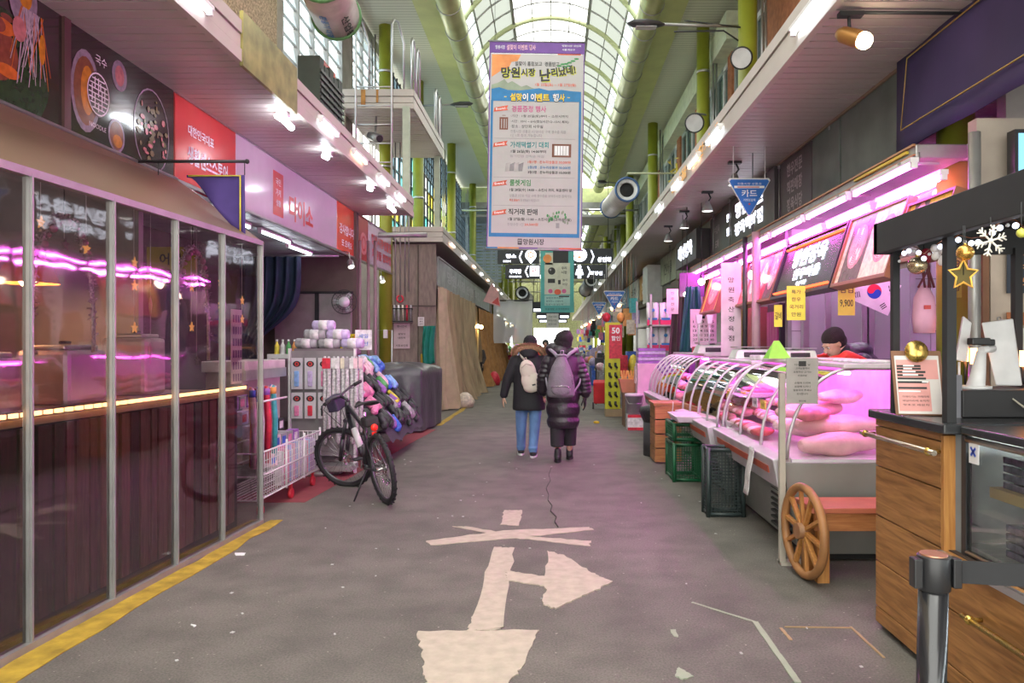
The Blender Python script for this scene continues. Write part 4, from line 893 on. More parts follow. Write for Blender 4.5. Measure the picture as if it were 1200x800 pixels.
for lev in range(5):
    for q in range(7-lev):
        y = 6.85+q*.17; x = -2.62-lev*.09; z = .37+lev*.13; c = R.choice(['lilac', 'grey', 'white', 'pale pink', 'purple', 'grey', 'black'])
        t = thing('small_carton', '%s carton in the %s step of the stepped pile in the wire cart' % (c, ordw[lev]), 'box', (x, y, z), 'small cartons in the wire cart')
        m = MB(); m.box(x-.045, x+.04, y-.07, y+.07, z, z+.115); m.build('box', PM[c], t); m = MB(); m.box(x+.04, x+.042, y-.06, y+.03, z+.02, z+.09); m.build('print', PM[R.choice(['pink', 'white', 'blue', 'red'])], t)
R = random.Random(13)
for q in range(18):
    y = 6.98+q*.055; c = R.choice(['lilac', 'pink', 'white', 'purple', 'sky blue']); m = MB(); m.box(-2.62, -2.55, y-.022, y+.022, .17, .17+R.uniform(.3, .36))
    single(m, 'boxed_item', PM[c], 'small upright %s box in the front basket of the wire cart' % c, 'box', 'upright boxes in the cart basket')
# ---------------------------------------------------------------- tall pegboard rack with blister packs, and long clear packs
t = thing('hook_rack', 'tall white pegboard rack hung with packaged goods beside the bicycle', 'rack', (-2.65, 8.6, 0))
m = MB(); m.box(-3.05, -2.3, 8.62, 8.66, .2, 1.42); m.build('board', M('rack_board', (.25, .23, .24), .6), t)
m = MB()
for x in (-3.06, -2.3): m.box(x-.012, x+.012, 8.58, 8.63, 0, 1.45)
m.build('frame', wirem, t); m = MB(); m.box(-3.05, -2.28, 8.35, 8.66, .06, .12); m.cyl((-2.7, 8.6, .0), (-2.7, 8.6, .06), .25, n=20); m.build('base', dsteel, t)
k = 0
for r_ in range(2):
    for c in range(3 if r_ == 0 else 3):
        x = -2.96+c*.155; z = 1.34-r_*.40; cc = ['sky blue', 'lilac', 'pink', 'pink', 'red', 'black'][k]; hh = .36 if r_ == 0 else .3
        t = thing('blister_pack', 'white card pack with %s tool, %s row of the pegboard, %s from the left' % (cc, ['upper', 'lower'][r_], ['first', 'second', 'third'][c]), 'package', (x, 8.56, z-hh), 'blister packs on the pegboard')
        m = MB(); m.box(x-.065, x+.065, 8.55, 8.558, z-hh, z); m.build('card', M('card_white', (.6, .58, .62), .5), t); m = MB(); m.box(x-.028, x+.028, 8.53, 8.55, z-hh+.03, z-.15); m.build('tool', PM[cc], t, bevel=.01)
        m = MB(); m.use(black_ink); m.disc(FC(x, 8.55, z-.07), 0, 0, .045, .035); m.use(red_ink); m.ringp(FC(x, 8.55, z-.07), 0, 0, .012, .025, .004); m.build('print', None, t); k += 1
clearp = M('crinkled_clear_wrap', (.55, .52, .55), .18, var=.35, scale=40, bump=.6, bscale=60, spec=.8)
for k in range(9):
    x = -2.62+k*.052-.0; z1 = 1.36; z0 = .35+.07*(k % 3); y = 8.5-.02*(k % 2)
    t = thing('long_pack', 'long clear wrapped tube pack on the rack, %s from the left' % ['first', 'second', 'third', 'fourth', 'fifth', 'sixth', 'seventh', 'eighth', 'ninth'][k], 'package', (x, y, z0), 'long clear packs on the rack')
    m = MB(); m.tube([(x, y, z1), (x, y, z1-.04), (x+.004, y-.01, (z1+z0)/2), (x, y, z0+.03), (x, y, z0)], [.012, .024, .027, .025, .008], 8); m.build('wrap', clearp, t)
    m = MB(); m.box(x-.023, x+.023, y-.03, y-.026, z1-.14, z1-.02); m.build('header_card', PM[['red', 'red', 'white', 'white', 'cream', 'grey', 'white', 'pale pink', 'pale pink'][k]], t)
# packs stacked on top of the rack
R = random.Random(14)
def bundle(p, c1, c2, label, r=.06, L=.26, g=None):
    x, y, z = p; t = thing('rolled_pack', label, 'package', (x, y, z), g); m = MB(); m.tube([(x-L/2, y, z+r), (x-L/2+.02, y, z+r), (x+L/2-.02, y, z+r), (x+L/2, y, z+r)], [r*.7, r, r, r*.7], 12); m.build('roll', PM[c1], t)
    m = MB(); m.tube([(x-.05, y, z+r), (x+.05, y, z+r)], r*1.04, 12); m.build('band', PM[c2], t)
i = 0
for row, n in ((0, 3), (1, 2), (2, 1)):
    for q in range(n):
        i += 1; bundle((-2.90+q*.27+row*.1, 8.72, 1.45+row*.105), ['grey', 'grey', 'lilac'][(q+row) % 3], 'white', 'grey rolled cloth pack with white band, %s layer on top of the rack, %s' % (['lowest', 'middle', 'top'][row], ['left one', 'middle one', 'right one'][q]))
m = MB(); m.box(-3.05, -2.33, 8.70, 9.0, 1.38, 1.45); m.box(-3.0, -2.36, 8.72, 8.98, 0.1, 1.38); single(m, 'goods_cabinet', M('mauve_cabinet', (.22, .18, .2), .7), 'dull mauve cabinet behind the pegboard rack carrying the rolled packs', 'cabinet', bevel=.01)
for k, c in enumerate(['yellow', 'white', 'green', 'orange', 'green', 'yellow']):
    x = -3.32+k*.07; y = 8.9; t = thing('bottle', '%s capped bottle in the row left of the rolled packs, %s' % (c, ['first', 'second', 'third', 'fourth', 'fifth', 'sixth'][k]), 'bottle', (x, y, 1.38)); m = MB(); m.lathe((x, y, 1.38), [(.001, 0), (.028, 0), (.028, .10), (.012, .13), (.012, .15)], 10); m.build('body', PM[c], t); m = MB(); m.cyl((x, y, 1.53), (x, y, 1.555), .014, n=8); m.build('cap', PM['white'], t)
m = MB(); m.box(-3.4, -3.0, 8.8, 9.05, 1.33, 1.38); m.box(-3.4, -3.36, 8.8, 9.05, 0, 1.33); m.box(-3.04, -3.06, 8.8, 9.05, 0, 1.33); single(m, 'bottle_shelf', wirem, 'narrow white shelf carrying the row of capped bottles', 'shelf')
note('price_card', 'red and white price card with blue figure right of the rolled packs', -2.28, 8.9, 1.55, .2, .24, PM['white'], ['세일', '5천'], ink=PM['blue'])
# ---------------------------------------------------------------- sloping table heaped with socks and gloves
t = thing('sock_table', 'sloping display table heaped with socks behind the bicycle', 'table', (-2.5, 10.4, 0))
def heap(u, v):                                    # along Y, across X (front drops)
    y = 9.15+2.2*u; x = -3.3+1.18*v; z = 1.27-.22*v**2-1.1*max(0, v-.5); return (x, y, z+.03*math.sin(u*20)+.02*math.sin(v*15))
m = MB(); m.grid(lambda u, v: tuple(Vector(heap(u, v*1.12))-Vector((0, 0, .02))), 12, 12); m.build('cloth_cover', M('dark_cover', (.05, .045, .06), .8), t)
m = MB(); m.box(-3.2, -2.3, 9.5, 11.5, .35, .5)
for x in (-3.15, -2.35):
    for y in (9.55, 11.45): m.box(x-.02, x+.02, y-.02, y+.02, 0, .5)
m.build('table_frame', dsteel, t)
R = random.Random(21)
def sock(p, d, up, L, W, mat, label, kind='sock'):
    p = Vector(p); d = Vector(d).normalized(); n = Vector(up).normalized(); s_ = d.cross(n).normalized(); m = MB()
    pts = [p, p+d*L*.5+n*.012, p+d*L*.72+n*.01, p+d*L*.78+s_*W*.5, p+d*L*.8+s_*W*1.1]
    m.tube(pts, [W*.45, W*.5, W*.52, W*.5, W*.2], 7)
    o = m.build('patterned_sock', mat); c = np.array(o.location)
    return tag(o, label, 'sock', 'socks and gloves heaped on the sloping table')
rowcols = [['white', 'lilac', 'white', 'pale pink', 'white', 'cream'], ['white', 'pale pink', 'lilac', 'white', 'lilac', 'white'], ['white', 'white', 'pale pink', 'white', 'sky blue', 'sky blue'], ['pale pink', 'pink', 'pink', 'pale pink', 'sky blue', 'blue'], ['pink', 'pink', 'black', 'purple', 'blue', 'sky blue'], ['pink', 'black', 'black', 'purple', 'black', 'black'], ['black', 'purple', 'black', 'black', 'grey', 'black']]
rn = ['top', 'second', 'third', 'fourth', 'fifth', 'sixth', 'lowest']
for r_ in range(7):
    for q in range(16):
        u = (q+.5+R.uniform(-.2, .2))/16; v = .06+r_*.15+R.uniform(-.03, .03); P = Vector(heap(u, v)); P2 = Vector(heap(u, min(1.15, v+.1))); c = rowcols[r_][int(u*6) % 6] if R.random() < .8 else R.choice(list(pal))
        d = (P2-P)+Vector((0, R.uniform(-.06, .06), 0)); 
        sock(P+Vector((.0, 0, .03)), d, (.5, 0, .8), R.uniform(.2, .27), R.uniform(.075, .105), PM[c], 'folded %s sock in the %s row of the heap' % (c, rn[r_]))
# ---------------------------------------------------------------- stall under a grey tarpaulin
def tarp(u, v):                                   # u around plan, v down from top
    import math as _m
    P = [(-3.25, 14.15), (-2.12, 14.15), (-2.22, 12.5), (-3.2, 12.35)]
    k = u*4; i = int(min(3.999, k)); f = k-i; a, b = P[i], P[(i+1) % 4]; x = a[0]+(b[0]-a[0])*f; y = a[1]+(b[1]-a[1])*f
    cx, cy = -2.7, 13.3; fold = .035*_m.sin(u*70)+.03*_m.sin(u*31+v*3)
    if v < .4: q = v/.4; r_ = q**.8; z = 1.16-.10*q**3+.02*_m.sin(x*7+y*5)
    else: q = (v-.4)/.6; r_ = 1+fold*q+.04*q; z = 1.06-1.03*q
    corner = 1-.06*(1-abs(2*f-1))*0
    return (cx+(x-cx)*r_*corner, cy+(y-cy)*r_*corner, z)
m = MB(); m.grid(tarp, 120, 26); single(m, 'covered_stall', M('grey_tarpaulin', (.065, .068, .075), .38, var=.25, scale=3, bump=.5, bscale=9, coat=.15), 'market stall wrapped in a dark grey tarpaulin beyond the sock table', 'stall')
m = MB(); m.torus((-2.2, 12.45, .95), .03, .006); 
# ---------------------------------------------------------------- board wall with brush rack, poster, green cloth
m = MB(); m.box(-3.75, -2.6, 16.42, 16.55, 0, 3.72); structure(m, 'wall_left_board', M('worn_plywood', (.24, .20, .165), .8, var=.22, scale=5, stretch=(4, 1, 1)))
m = MB(); m.box(-3.64, -2.6, 16.40, 16.42, 2.33, 2.36); m.box(-3.0, -2.98, 16.40, 16.42, 0, 3.7); structure(m, 'trim_2', M('board_seam', (.1, .085, .07), .8))
t = thing('brush_rack', 'wire rack of pens and brushes fixed to the plywood wall', 'rack', (-3.45, 16.3, 2.0))
m = MB()
for z in (2.0, 2.28): m.tube([(-3.62, 16.22, z), (-3.1, 16.22, z), (-3.1, 16.4, z), (-3.62, 16.4, z)], .012, 5, closed=True)
for k in range(14): m.cyl((-3.62+k*.04, 16.22, 2.0), (-3.62+k*.04, 16.22, 2.28), .004, n=4)
m.build('wire_frame', black, t); m = MB(); m.box(-3.62, -3.1, 16.22, 16.4, 1.98, 2.0); m.build('tray', dsteel, t)
for k in range(6): m = MB(); x = -3.58+k*.09; m.cyl((x, 16.3, 2.0), (x, 16.3, 2.36), .022, n=8); m.build('bottle', [PM['white'], PM['grey'], PM['white'], PM['cream'], PM['red'], PM['grey']][k], t)
m = MB(); m.torus((-3.38, 16.35, 2.5), .07, .02, (0, 1, 0), 14, 6); single(m, 'red_reel', PM['red'], 'small red reel hanging above the brush rack', 'reel')
note('poster', 'pale pink printed poster on the plywood wall', -3.35, 16.39, 1.68, .36, .56, M('pinkish_paper', (.55, .45, .45), .7), ['행사안내', '', '설맞이', '대잔치', '', '시장상인회'])
note('small_notice', 'small white notice above the green cloth', -2.92, 16.38, 2.0, .14, .2, paper, ['안내', '출입', '금지'])
def gcloth(u, v): return (-2.85+.26*u-.03*math.sin(v*3), 16.28+.03*math.sin(u*14+v*3), 1.9-.9*v*(1-.1*u))
m = MB(); m.grid(gcloth, 14, 14); single(m, 'green_cloth', M('emerald_cloth', (.01, .22, .16), .75, var=.2), 'emerald green cloth hanging at the corner of the plywood wall', 'cloth', solid=.008)
m = MB(); m.grid(lambda u, v: (-2.92+.16*u, 16.34+.02*math.sin(u*12), 1.28-.5*v), 8, 6); single(m, 'yellow_cloth', M('mustard_cloth', (.55, .35, .03), .75), 'mustard yellow cloth hanging below the green one', 'cloth', solid=.008)
t = thing('meter_box', 'white switch box on the olive column', 'box', (-3.5, 15.4, 1.6)); m = MB(); m.box(-3.53, -3.45, 15.38, 15.46, 1.62, 1.8); m.build('box', white_pl, t, bevel=.008)
# ---------------------------------------------------------------- beige curtains closing the far left stalls
drm = [M('beige_cloth_a', (.36, .28, .17), .85, var=.3, scale=3, stretch=(1, 4, .5)), M('beige_cloth_b', (.22, .15, .085), .85, var=.2), M('rust_cloth', (.40, .20, .07), .85, var=.2), M('cream_cloth', (.50, .42, .28), .85, var=.12), M('clear_sheet', (.5, .52, .52), .3, var=.3, scale=4, bump=.3)]
def drape(label, Ya, Yb, xa, xb, z1, z0, mat, seed, flare=.25, folds=26, name='stall_curtain', bulge=0):
    R = random.Random(seed); ph = [R.uniform(0, 6) for _ in range(4)]
    def f(u, v):
        y = Ya+(Yb-Ya)*u; x = xa+(xb-xa)*u; w_ = .10*math.sin(u*folds*1.7+ph[0]+v*2.5)+.08*math.sin(u*folds*.7+ph[1]-v*2)+.02*math.sin(u*folds*2.1+ph[2])
        return (x+w_*(.4+v)+flare*v**3+bulge*math.sin(v*math.pi), y, z1+(z0-z1)*v)
    m = MB(); m.grid(f, 150, 18); o = m.build(name, mat); return tag(o, label, 'curtain')
drape('cream cloth curtain at the corner of the plywood wall', 16.45, 17.3, -2.55, -2.5, 2.78, .03, drm[3], 1, .18, 14)
drape('wide beige curtain with deep folds over the far left stall', 17.5, 23.5, -2.52, -2.5, 2.78, .03, drm[0], 2, .28, 40)
drape('dark brown curtain behind the string of warm lamps', 23.7, 25.0, -2.6, -2.6, 2.75, .9, drm[1], 3, 0, 22)
drape('rust brown curtain bulging outwards before the clear sheet', 25.2, 36, -2.6, -2.45, 2.75, .03, drm[2], 4, .35, 50)
m = MB()
def sheet2(u, v): return (-2.45+1.15*v*(1-.1*u)+.05*math.sin(u*20)*v, 33.5+11*u-1.5*v*u, 3.15-1.4*v-.3*v*u)
m.grid(sheet2, 30, 14); single(m, 'plastic_awning', drm[4], 'pale translucent plastic sheet sloping from the far left canopy', 'awning')
# sign band over the curtains
t = thing('faded_sign', 'long faded grey green sign above the beige curtains', 'sign', (-2.6, 17, 2.85)); m = MB(); m.box(-2.75, -2.58, 16.6, 30, 2.82, 3.45); m.build('panel', M('faded_green_panel', (.26, .29, .27), .45, var=.35, scale=2.5), t)
m = MB(); m.box(-2.58, -2.56, 16.6, 30, 2.80, 2.83); m.box(-2.58, -2.56, 16.6, 30, 3.44, 3.47); m.build('edge_trim', dsteel, t)
m = MB(); m.use(M('faded_letter', (.42, .44, .44), .5)); m.text(FL(-2.58, 0, 0), '망원시장 반찬 떡집', 22, 3.13, .3, .004, .03, wd=8); m.build('lettering', None, t)
t = thing('pink_sign', 'small pink and red leaning sign at the end of the faded sign', 'sign', (-2.4, 26, 2.9)); m = MB(); m.poly(FC(-2.35, 26, 3.0), [(-.1, 0), (.5, -.2), (.45, .3), (.2, .65)], 0, .03); m.build('board', M('pale_pink_board', (.7, .4, .4), .5), t); m = MB(); m.poly(FC(-2.35, 26, 3.0), [(.2, -.05), (.48, -.15), (.42, .15)], .032); m.build('red_mark', red_ink, t)
t = thing('lamp_cluster', 'three warm bulbs glowing behind the beige curtain', 'lamp', (-2.35, 24, 1.8)); 
for k in range(3): m = MB(); p = at(556+k*4, 383-(k % 2), 23.9); m.sph(p, .06, 10, 6); m.build('bulb', M_emit('curtain_bulb_%d' % k, (1, .75, .35), 25), t)
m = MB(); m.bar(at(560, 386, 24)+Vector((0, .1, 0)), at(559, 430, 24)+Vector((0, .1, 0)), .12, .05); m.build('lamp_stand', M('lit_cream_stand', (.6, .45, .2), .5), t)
m = MB(); m.tube([at(556, 383, 23.9), at(556, 340, 23.9)], .01, 4); m.build('cable', black, t)
for k, (px, py, Y, h, lb) in enumerate(((545, 462, 17.6, .35, 'cream sack at the foot of the wide beige curtain'), (579, 428, 27, .5, 'red and black bundle at the foot of the rust curtain'))):
    p = at(px, py, Y); p.z = 0; m = MB(); m.lathe(p, [(.001, 0), (.2, 0), (.24, h*.4), (.16, h*.8), (.06, h), (.001, h)], 14); single(m, 'sack', [PM['cream'], PM['red']][k], lb, 'sack')
# clear vinyl hanging sheet over the alley, left of the teal banner
t = thing('clear_curtain', 'hanging clear vinyl sheet with the sky reflection put into its colour, left of the teal banner', 'curtain', (-1.6, 34, 1.7)); p0 = at(578, 352, 30); p1 = at(624, 402, 30)
m = MB(); m.grid(lambda u, v: (p0.x+(p1.x-p0.x)*u, 30+.05*math.sin(u*11+v*2), p0.z+(p1.z-p0.z)*v), 20, 12); m.build('sheet', M_glass('sky_tinted_vinyl', (.9, .95, 1), refl=.05, rough=.3, diff=.5, dcol=(.9, .93, 1), trl=.5), t)  # pale milky colour stands in for the reflected sky
m = MB(); m.cyl((p0.x-.9, 30, p0.z), (p1.x, 30, p0.z), .03, n=6); m.build('rod', black, t)
# ================================================================= BICYCLE
PB = Vector((-1.56, 6.95, 0)); head = math.atan2(.80, -.50)
bx = Matrix.Translation(PB) @ Matrix.Rotation(head, 4, 'Z') @ Matrix.Rotation(math.radians(-9), 4, 'X')
bike = thing('bicycle', 'black mountain bike leaning on its kickstand beside the packaged goods rack', 'bicycle', PB)
WR = .335
def BMB(xf=None): m = MB(); m.xf = xf or bx; return m
wheel_rim = M('rim_grey', (.12, .12, .13), .35, metal=.6); frame_m = M('bike_frame_black', (.025, .025, .03), .3, coat=.3); silver = M('silver_alloy', (.6, .6, .6), .25, metal=.9)
def wheel(xf, c, name, lb):
    m = MB(); m.xf = xf; m.torus(c, WR-.022, .026, (0, 1, 0), 44, 8); tire = m.build(name, rubber, bike, label=lb)
    m = MB(); m.xf = xf
    for k in range(60): a = 2*math.pi*k/60; e = Vector((math.cos(a), 0, math.sin(a))); s_ = .012 if k % 2 else -.012; p = Vector(c)+e*(WR+.004)+Vector((0, s_, 0)); m.obox(p, (.016, .014, .01), R=Matrix.Rotation(-a+math.pi/2, 3, 'Y'))
    m.build('tread', rubber, tire)
    m = MB(); m.xf = xf; m.torus(c, WR-.05, .012, (0, 1, 0), 44, 6); m.build('rim', wheel_rim, tire)
    m = MB(); m.xf = xf
    for k in range(28): a = 2*math.pi*k/28; e = Vector((math.cos(a), 0, math.sin(a))); m.cyl(Vector(c)+e.cross(Vector((0, 1, 0)))*.02*(1 if k % 2 else -1)+Vector((0, .02 if k % 4 < 2 else -.02, 0)), Vector(c)+e*(WR-.05), .0013, n=4)
    m.build('spokes', silver, tire, kind='stuff')
    m = MB(); m.xf = xf; m.cyl(Vector(c)-Vector((0, .05, 0)), Vector(c)+Vector((0, .05, 0)), .018, n=10); m.cyl(Vector(c)-Vector((0, .025, 0)), Vector(c)-Vector((0, .028, 0)), .075, n=20); m.build('hub', silver, tire)
wheel(bx, (0, 0, WR), 'rear_wheel', 'knobbly black rear wheel')
WB = 1.02; hd0 = Vector((.80, 0, .80)); ht = Vector((.775, 0, .90)); hub = Vector((WB, 0, WR))
axis = (hd0-ht).normalized(); steer = math.radians(42)
st = bx @ Matrix.Translation(hd0) @ Matrix.Rotation(-steer, 4, axis) @ Matrix.Translation(-hd0)
wheel(st, hub, 'front_wheel', 'black front wheel turned left')
bb = Vector((.43, 0, .30)); seat_t = Vector((.30, 0, .72)); rh = Vector((0, 0, WR))
m = BMB(); m.tube([bb, hd0+Vector((0, 0, -.02))], [.03, .034], 10); m.tube([seat_t-Vector((-.01, 0, .03)), ht+Vector((0, 0, -.02))], [.02, .026], 10); m.tube([bb, seat_t], .018, 10); m.cyl(hd0+axis*.03, ht-axis*.03, .028, n=12)
for s_ in (-1, 1):
    m.tube([bb+Vector((0, .03*s_, 0)), bb+Vector((-.1, .05*s_, .01)), rh+Vector((0, .06*s_, 0))], .010, 8); m.tube([seat_t+Vector((.02, .02*s_, -.06)), rh+Vector((0, .06*s_, 0))], .008, 8)
m.cyl(bb-Vector((0, .04, 0)), bb+Vector((0, .04, 0)), .028, n=12); m.build('frame', frame_m, bike, label='black frame with white decals')
m = BMB(); a = bb.lerp(hd0, .35); b = bb.lerp(hd0, .7); m.tube([a+Vector((0, -.002, 0)), b], .0335, 10); m.build('decal_band', M('decal_white', (.7, .7, .7), .35), bike)
m = BMB(st); crown = hd0+axis*.05
for s_ in (-1, 1): m.tube([crown+Vector((0, .06*s_, 0)), crown.lerp(hub, .5)+Vector((.01, .062*s_, 0))], .018, 8); m.tube([crown.lerp(hub, .45)+Vector((.01, .062*s_, 0)), hub+Vector((0, .062*s_, 0))], .022, 8)
m.tube([crown-Vector((0, .08, 0)), crown+Vector((0, .08, 0))], .022, 8); m.build('fork', frame_m, bike)
m = BMB(st); stem = ht-axis*.05; hb = stem+Vector((.07, 0, .05)); m.tube([ht, stem, hb], .016, 8)
m.tube([hb+Vector((-.05, -.34, .03)), hb+Vector((-.02, -.2, .03)), hb, hb+Vector((-.02, .2, .03)), hb+Vector((-.05, .34, .03))], .013, 8); m.build('handlebar', frame_m, bike)
for s_ in (-1, 1):
    m = BMB(st); m.tube([hb+Vector((-.036, .24*s_, .03)), hb+Vector((-.052, .35*s_, .03))], .019, 10); m.build('grip', rubber, bike)
    m = BMB(st); m.tube([hb+Vector((-.02, .21*s_, .03)), hb+Vector((.05, .24*s_, .0)), hb+Vector((.03, .32*s_, -.02))], .006, 6); m.tube([hb+Vector((0, .19*s_, .03)), hb+Vector((.13, .15*s_, -.08)), hb+Vector((.06, .05*s_, -.3)), crown+Vector((.02, .05*s_, 0))], .004, 5); m.build('brake_lever', black, bike)
m = BMB(st); m.obox(hb+Vector((.06, .02, -.06)), (.12, .17, .15)); m.build('handlebar_bag', M('bag_dark_purple', (.05, .04, .08), .7), bike, bevel=.015)
sp = Vector((.255, 0, .87)); m = BMB(); m.tube([seat_t, sp], .0135, 8); m.build('seat_post', silver, bike)
def sad(u, v): 
    x = -.14+.28*u; wdt = .075*(1-u)**.8+.018; a = -1.4+2.8*v; return (sp.x+x, wdt*math.sin(a)*1.3, sp.z+.045+.03*math.cos(a)-.015*math.sin(u*math.pi)+.02*(1-u))
m = BMB(); m.grid(sad, 14, 10); m.build('saddle', M('saddle_black', (.02, .02, .022), .5), bike, solid=.02)
m = BMB(); m.obox(Vector((.13, 0, .78)), (.16, .13, .09)); m.build('saddle_bag', M('saddle_bag_black', (.03, .028, .03), .8), bike, bevel=.02)
m = BMB(); m.sph(Vector((.02, 0, .73)), (.025, .035, .035), 10, 8); m.obox(Vector((.05, 0, .66)), (.03, .04, .05)); m.build('tail_light', M('red_reflector', (.7, .02, .01), .2, emit=.4), bike)
m = BMB(); m.cyl(bb-Vector((0, .05, 0)), bb-Vector((0, .056, 0)), .09, n=24); m.tube([bb-Vector((0, .06, 0)), bb+Vector((.12, -.075, -.12))], .012, 6); m.tube([bb+Vector((0, .06, 0)), bb+Vector((-.12, .075, .12))], .012, 6); m.build('crankset', silver, bike)
for p, y in ((bb+Vector((.12, -.12, -.12)), -1), (bb+Vector((-.12, .12, .12)), 1)): m = BMB(); m.obox(p, (.09, .085, .02)); m.build('pedal', silver if y < 0 else black, bike, bevel=.004)
m = BMB(); m.tube([bb+Vector((0, -.053, .088)), rh+Vector((0, -.053, .03))], .004, 4); m.tube([bb+Vector((0, -.053, -.088)), rh+Vector((.03, -.053, -.12)), rh+Vector((0, -.053, -.03))], .004, 4); m.build('chain', dsteel, bike)
m = BMB(); m.tube([rh+Vector((.03, -.06, -.02)), rh+Vector((.05, -.06, -.13))], .01, 6); m.sph(rh+Vector((.05, -.06, -.14)), .03, 8, 6); m.build('derailleur', black, bike)
k0 = bx @ Vector((.26, .07, .30)); m = MB(); m.tube([k0, Vector((k0.x-.10, k0.y-.06, .0))], .009, 6); m.build('kickstand', black, bike)
m = BMB(); m.cyl(seat_t.lerp(bb, .5)+Vector((.04, 0, 0)), seat_t.lerp(bb, .85)+Vector((.06, 0, 0)), .036, n=12); m.build('bottle', M('bottle_dark', (.06, .05, .06), .4), bike)

# ================================================================= PEOPLE
def remesh(prims, name, mat, parent, voxel, smooth=6, label=None, sm_f=.5):
    """union of tapered capsules, ellipsoids and lofts into one continuous surface"""
    m = MB()
    for p in prims:
        if p[0] == 'c': _, a, b, r0, r1 = p; a = Vector(a); b = Vector(b); m.tube([a, b], [r0, r1], 14); m.sph(a, r0, 14, 8); m.sph(b, r1, 14, 8)
        elif p[0] == 'e': m.sph(p[1], p[2], 18, 12, p[3] if len(p) > 3 else None)
        elif p[0] == 'l':                                   # loft of (x,y,z,rx,ry)
            n = 24; vs = []; rings = p[1]
            for (x, y, z, rx, ry) in rings:
                for j in range(n): q = 2*math.pi*j/n; vs.append((x+rx*math.cos(q), y+ry*math.sin(q), z))
            k = len(rings); m.add(vs, [(i*n+j, i*n+(j+1) % n, (i+1)*n+(j+1) % n, (i+1)*n+j) for i in range(k-1) for j in range(n)]+[tuple(range(n))[::-1], tuple((k-1)*n+j for j in range(n))], True)
    o = m.build('tmp', mat, parent)
    rm = o.modifiers.new('r', 'REMESH'); rm.mode = 'VOXEL'; rm.voxel_size = voxel; rm.use_smooth_shade = True
    sm = o.modifiers.new('s', 'SMOOTH'); sm.factor = sm_f; sm.iterations = smooth
    dg = bpy.context.evaluated_depsgraph_get(); dg.update(); me = bpy.data.meshes.new_from_object(o.evaluated_get(dg))
    me.materials.clear(); me.materials.append(mat); n = bpy.data.objects.new(name, me); COL.objects.link(n); n.parent = parent; ORG[n] = ORG[parent]
    me.polygons.foreach_set('use_smooth', [True]*len(me.polygons))
    old = o.data; bpy.data.objects.remove(o); bpy.data.meshes.remove(old)
    if label: n['label'] = label
    return n
skin = M('skin', (.62, .38, .28), .5, var=.06, sss=.1)
def hand(p, d, pal_n, s=1., curl=.5, thumb=1):
    """five fingered hand at wrist p pointing along d; pal_n = palm normal"""
    p = Vector(p); d = Vector(d).normalized(); n = Vector(pal_n); n = (n-d*n.dot(d)).normalized(); w_ = d.cross(n)*thumb; P = []
    P.append(('c', p, p+d*.03*s, .022*s, .024*s))
    for k in range(4):
        b = p+d*.035*s+w_*(-.027+.018*k)*s; e = p+d*.085*s+w_*(-.033+.022*k)*s; P.append(('c', b, e, .014*s, .0105*s))
        L = (.058, .068, .074, .066)[k]*s; dd = d; q = e
        for j, f in enumerate((.45, .32, .23)):
            dd = (dd+n*curl*(.35+.3*j)).normalized(); q2 = q+dd*L*f; P.append(('c', q, q2, (.0088-.0008*j)*s, (.0082-.0008*j)*s)); q = q2
    t0 = p+d*.02*s+w_*.022*s; t1 = t0+(d*.5+w_*.8+n*.35).normalized()*.036*s; t2 = t1+(d*.85+w_*.25+n*.4).normalized()*.032*s; t3 = t2+(d*.95+n*.35).normalized()*.022*s
    P += [('c', t0, t1, .014*s, .0105*s), ('c', t1, t2, .0105*s, .0095*s), ('c', t2, t3, .0095*s, .008*s)]
    return P
def headp(c, fwd, s=1.):
    """head ellipsoids with nose, brow, chin, ears; c = centre, fwd = facing"""
    c = Vector(c); f = Vector(fwd).normalized(); up = Vector((0, 0, 1)); up = (up-f*up.dot(f)).normalized(); r = f.cross(up); R3 = Matrix((r, f, up)).transposed()
    q = lambda a, b, d: c+r*a*s+f*b*s+up*d*s
    return [('e', q(0, -.01, .02), (.078*s, .098*s, .10*s), R3), ('e', q(0, .02, -.05), (.06*s, .07*s, .07*s), R3), ('e', q(0, .075, -.085), (.022*s, .018*s, .018*s), R3), ('c', q(0, .092, .01), q(0, .112, -.022), .009*s, .014*s),
            ('e', q(0, .083, .03), (.05*s, .014*s, .012*s), R3), ('e', q(.03, .09, -.022), (.02*s, .012*s, .018*s), R3), ('e', q(-.03, .09, -.022), (.02*s, .012*s, .018*s), R3), ('e', q(.08, -.005, -.005), (.008*s, .018*s, .028*s), R3), ('e', q(-.08, -.005, -.005), (.008*s, .018*s, .028*s), R3)], q, R3
def face_bits(q, R3, parent, s=1.):
    m = MB(); m.use(white_pl)
    for a in (-.031, .031): m.sph(q(a, .083, .008), (.013*s, .008*s, .008*s), 10, 6, R3)
    m.use(black_ink)
    for a in (-.031, .031): m.sph(q(a, .0895, .008), (.0055*s, .004*s, .0055*s), 8, 6, R3)
    for a in (-.032, .032): m.sph(q(a, .094, .028), (.018*s, .004*s, .003*s), 8, 5, R3)
    m.build('eyes', None, parent)
    m = MB(); m.sph(q(0, .092, -.053), (.022*s, .008*s, .0045*s), 10, 6, R3); m.sph(q(0, .091, -.061), (.018*s, .008*s, .005*s), 10, 6, R3); m.build('mouth', M('lips', (.5, .2, .18), .5), parent)
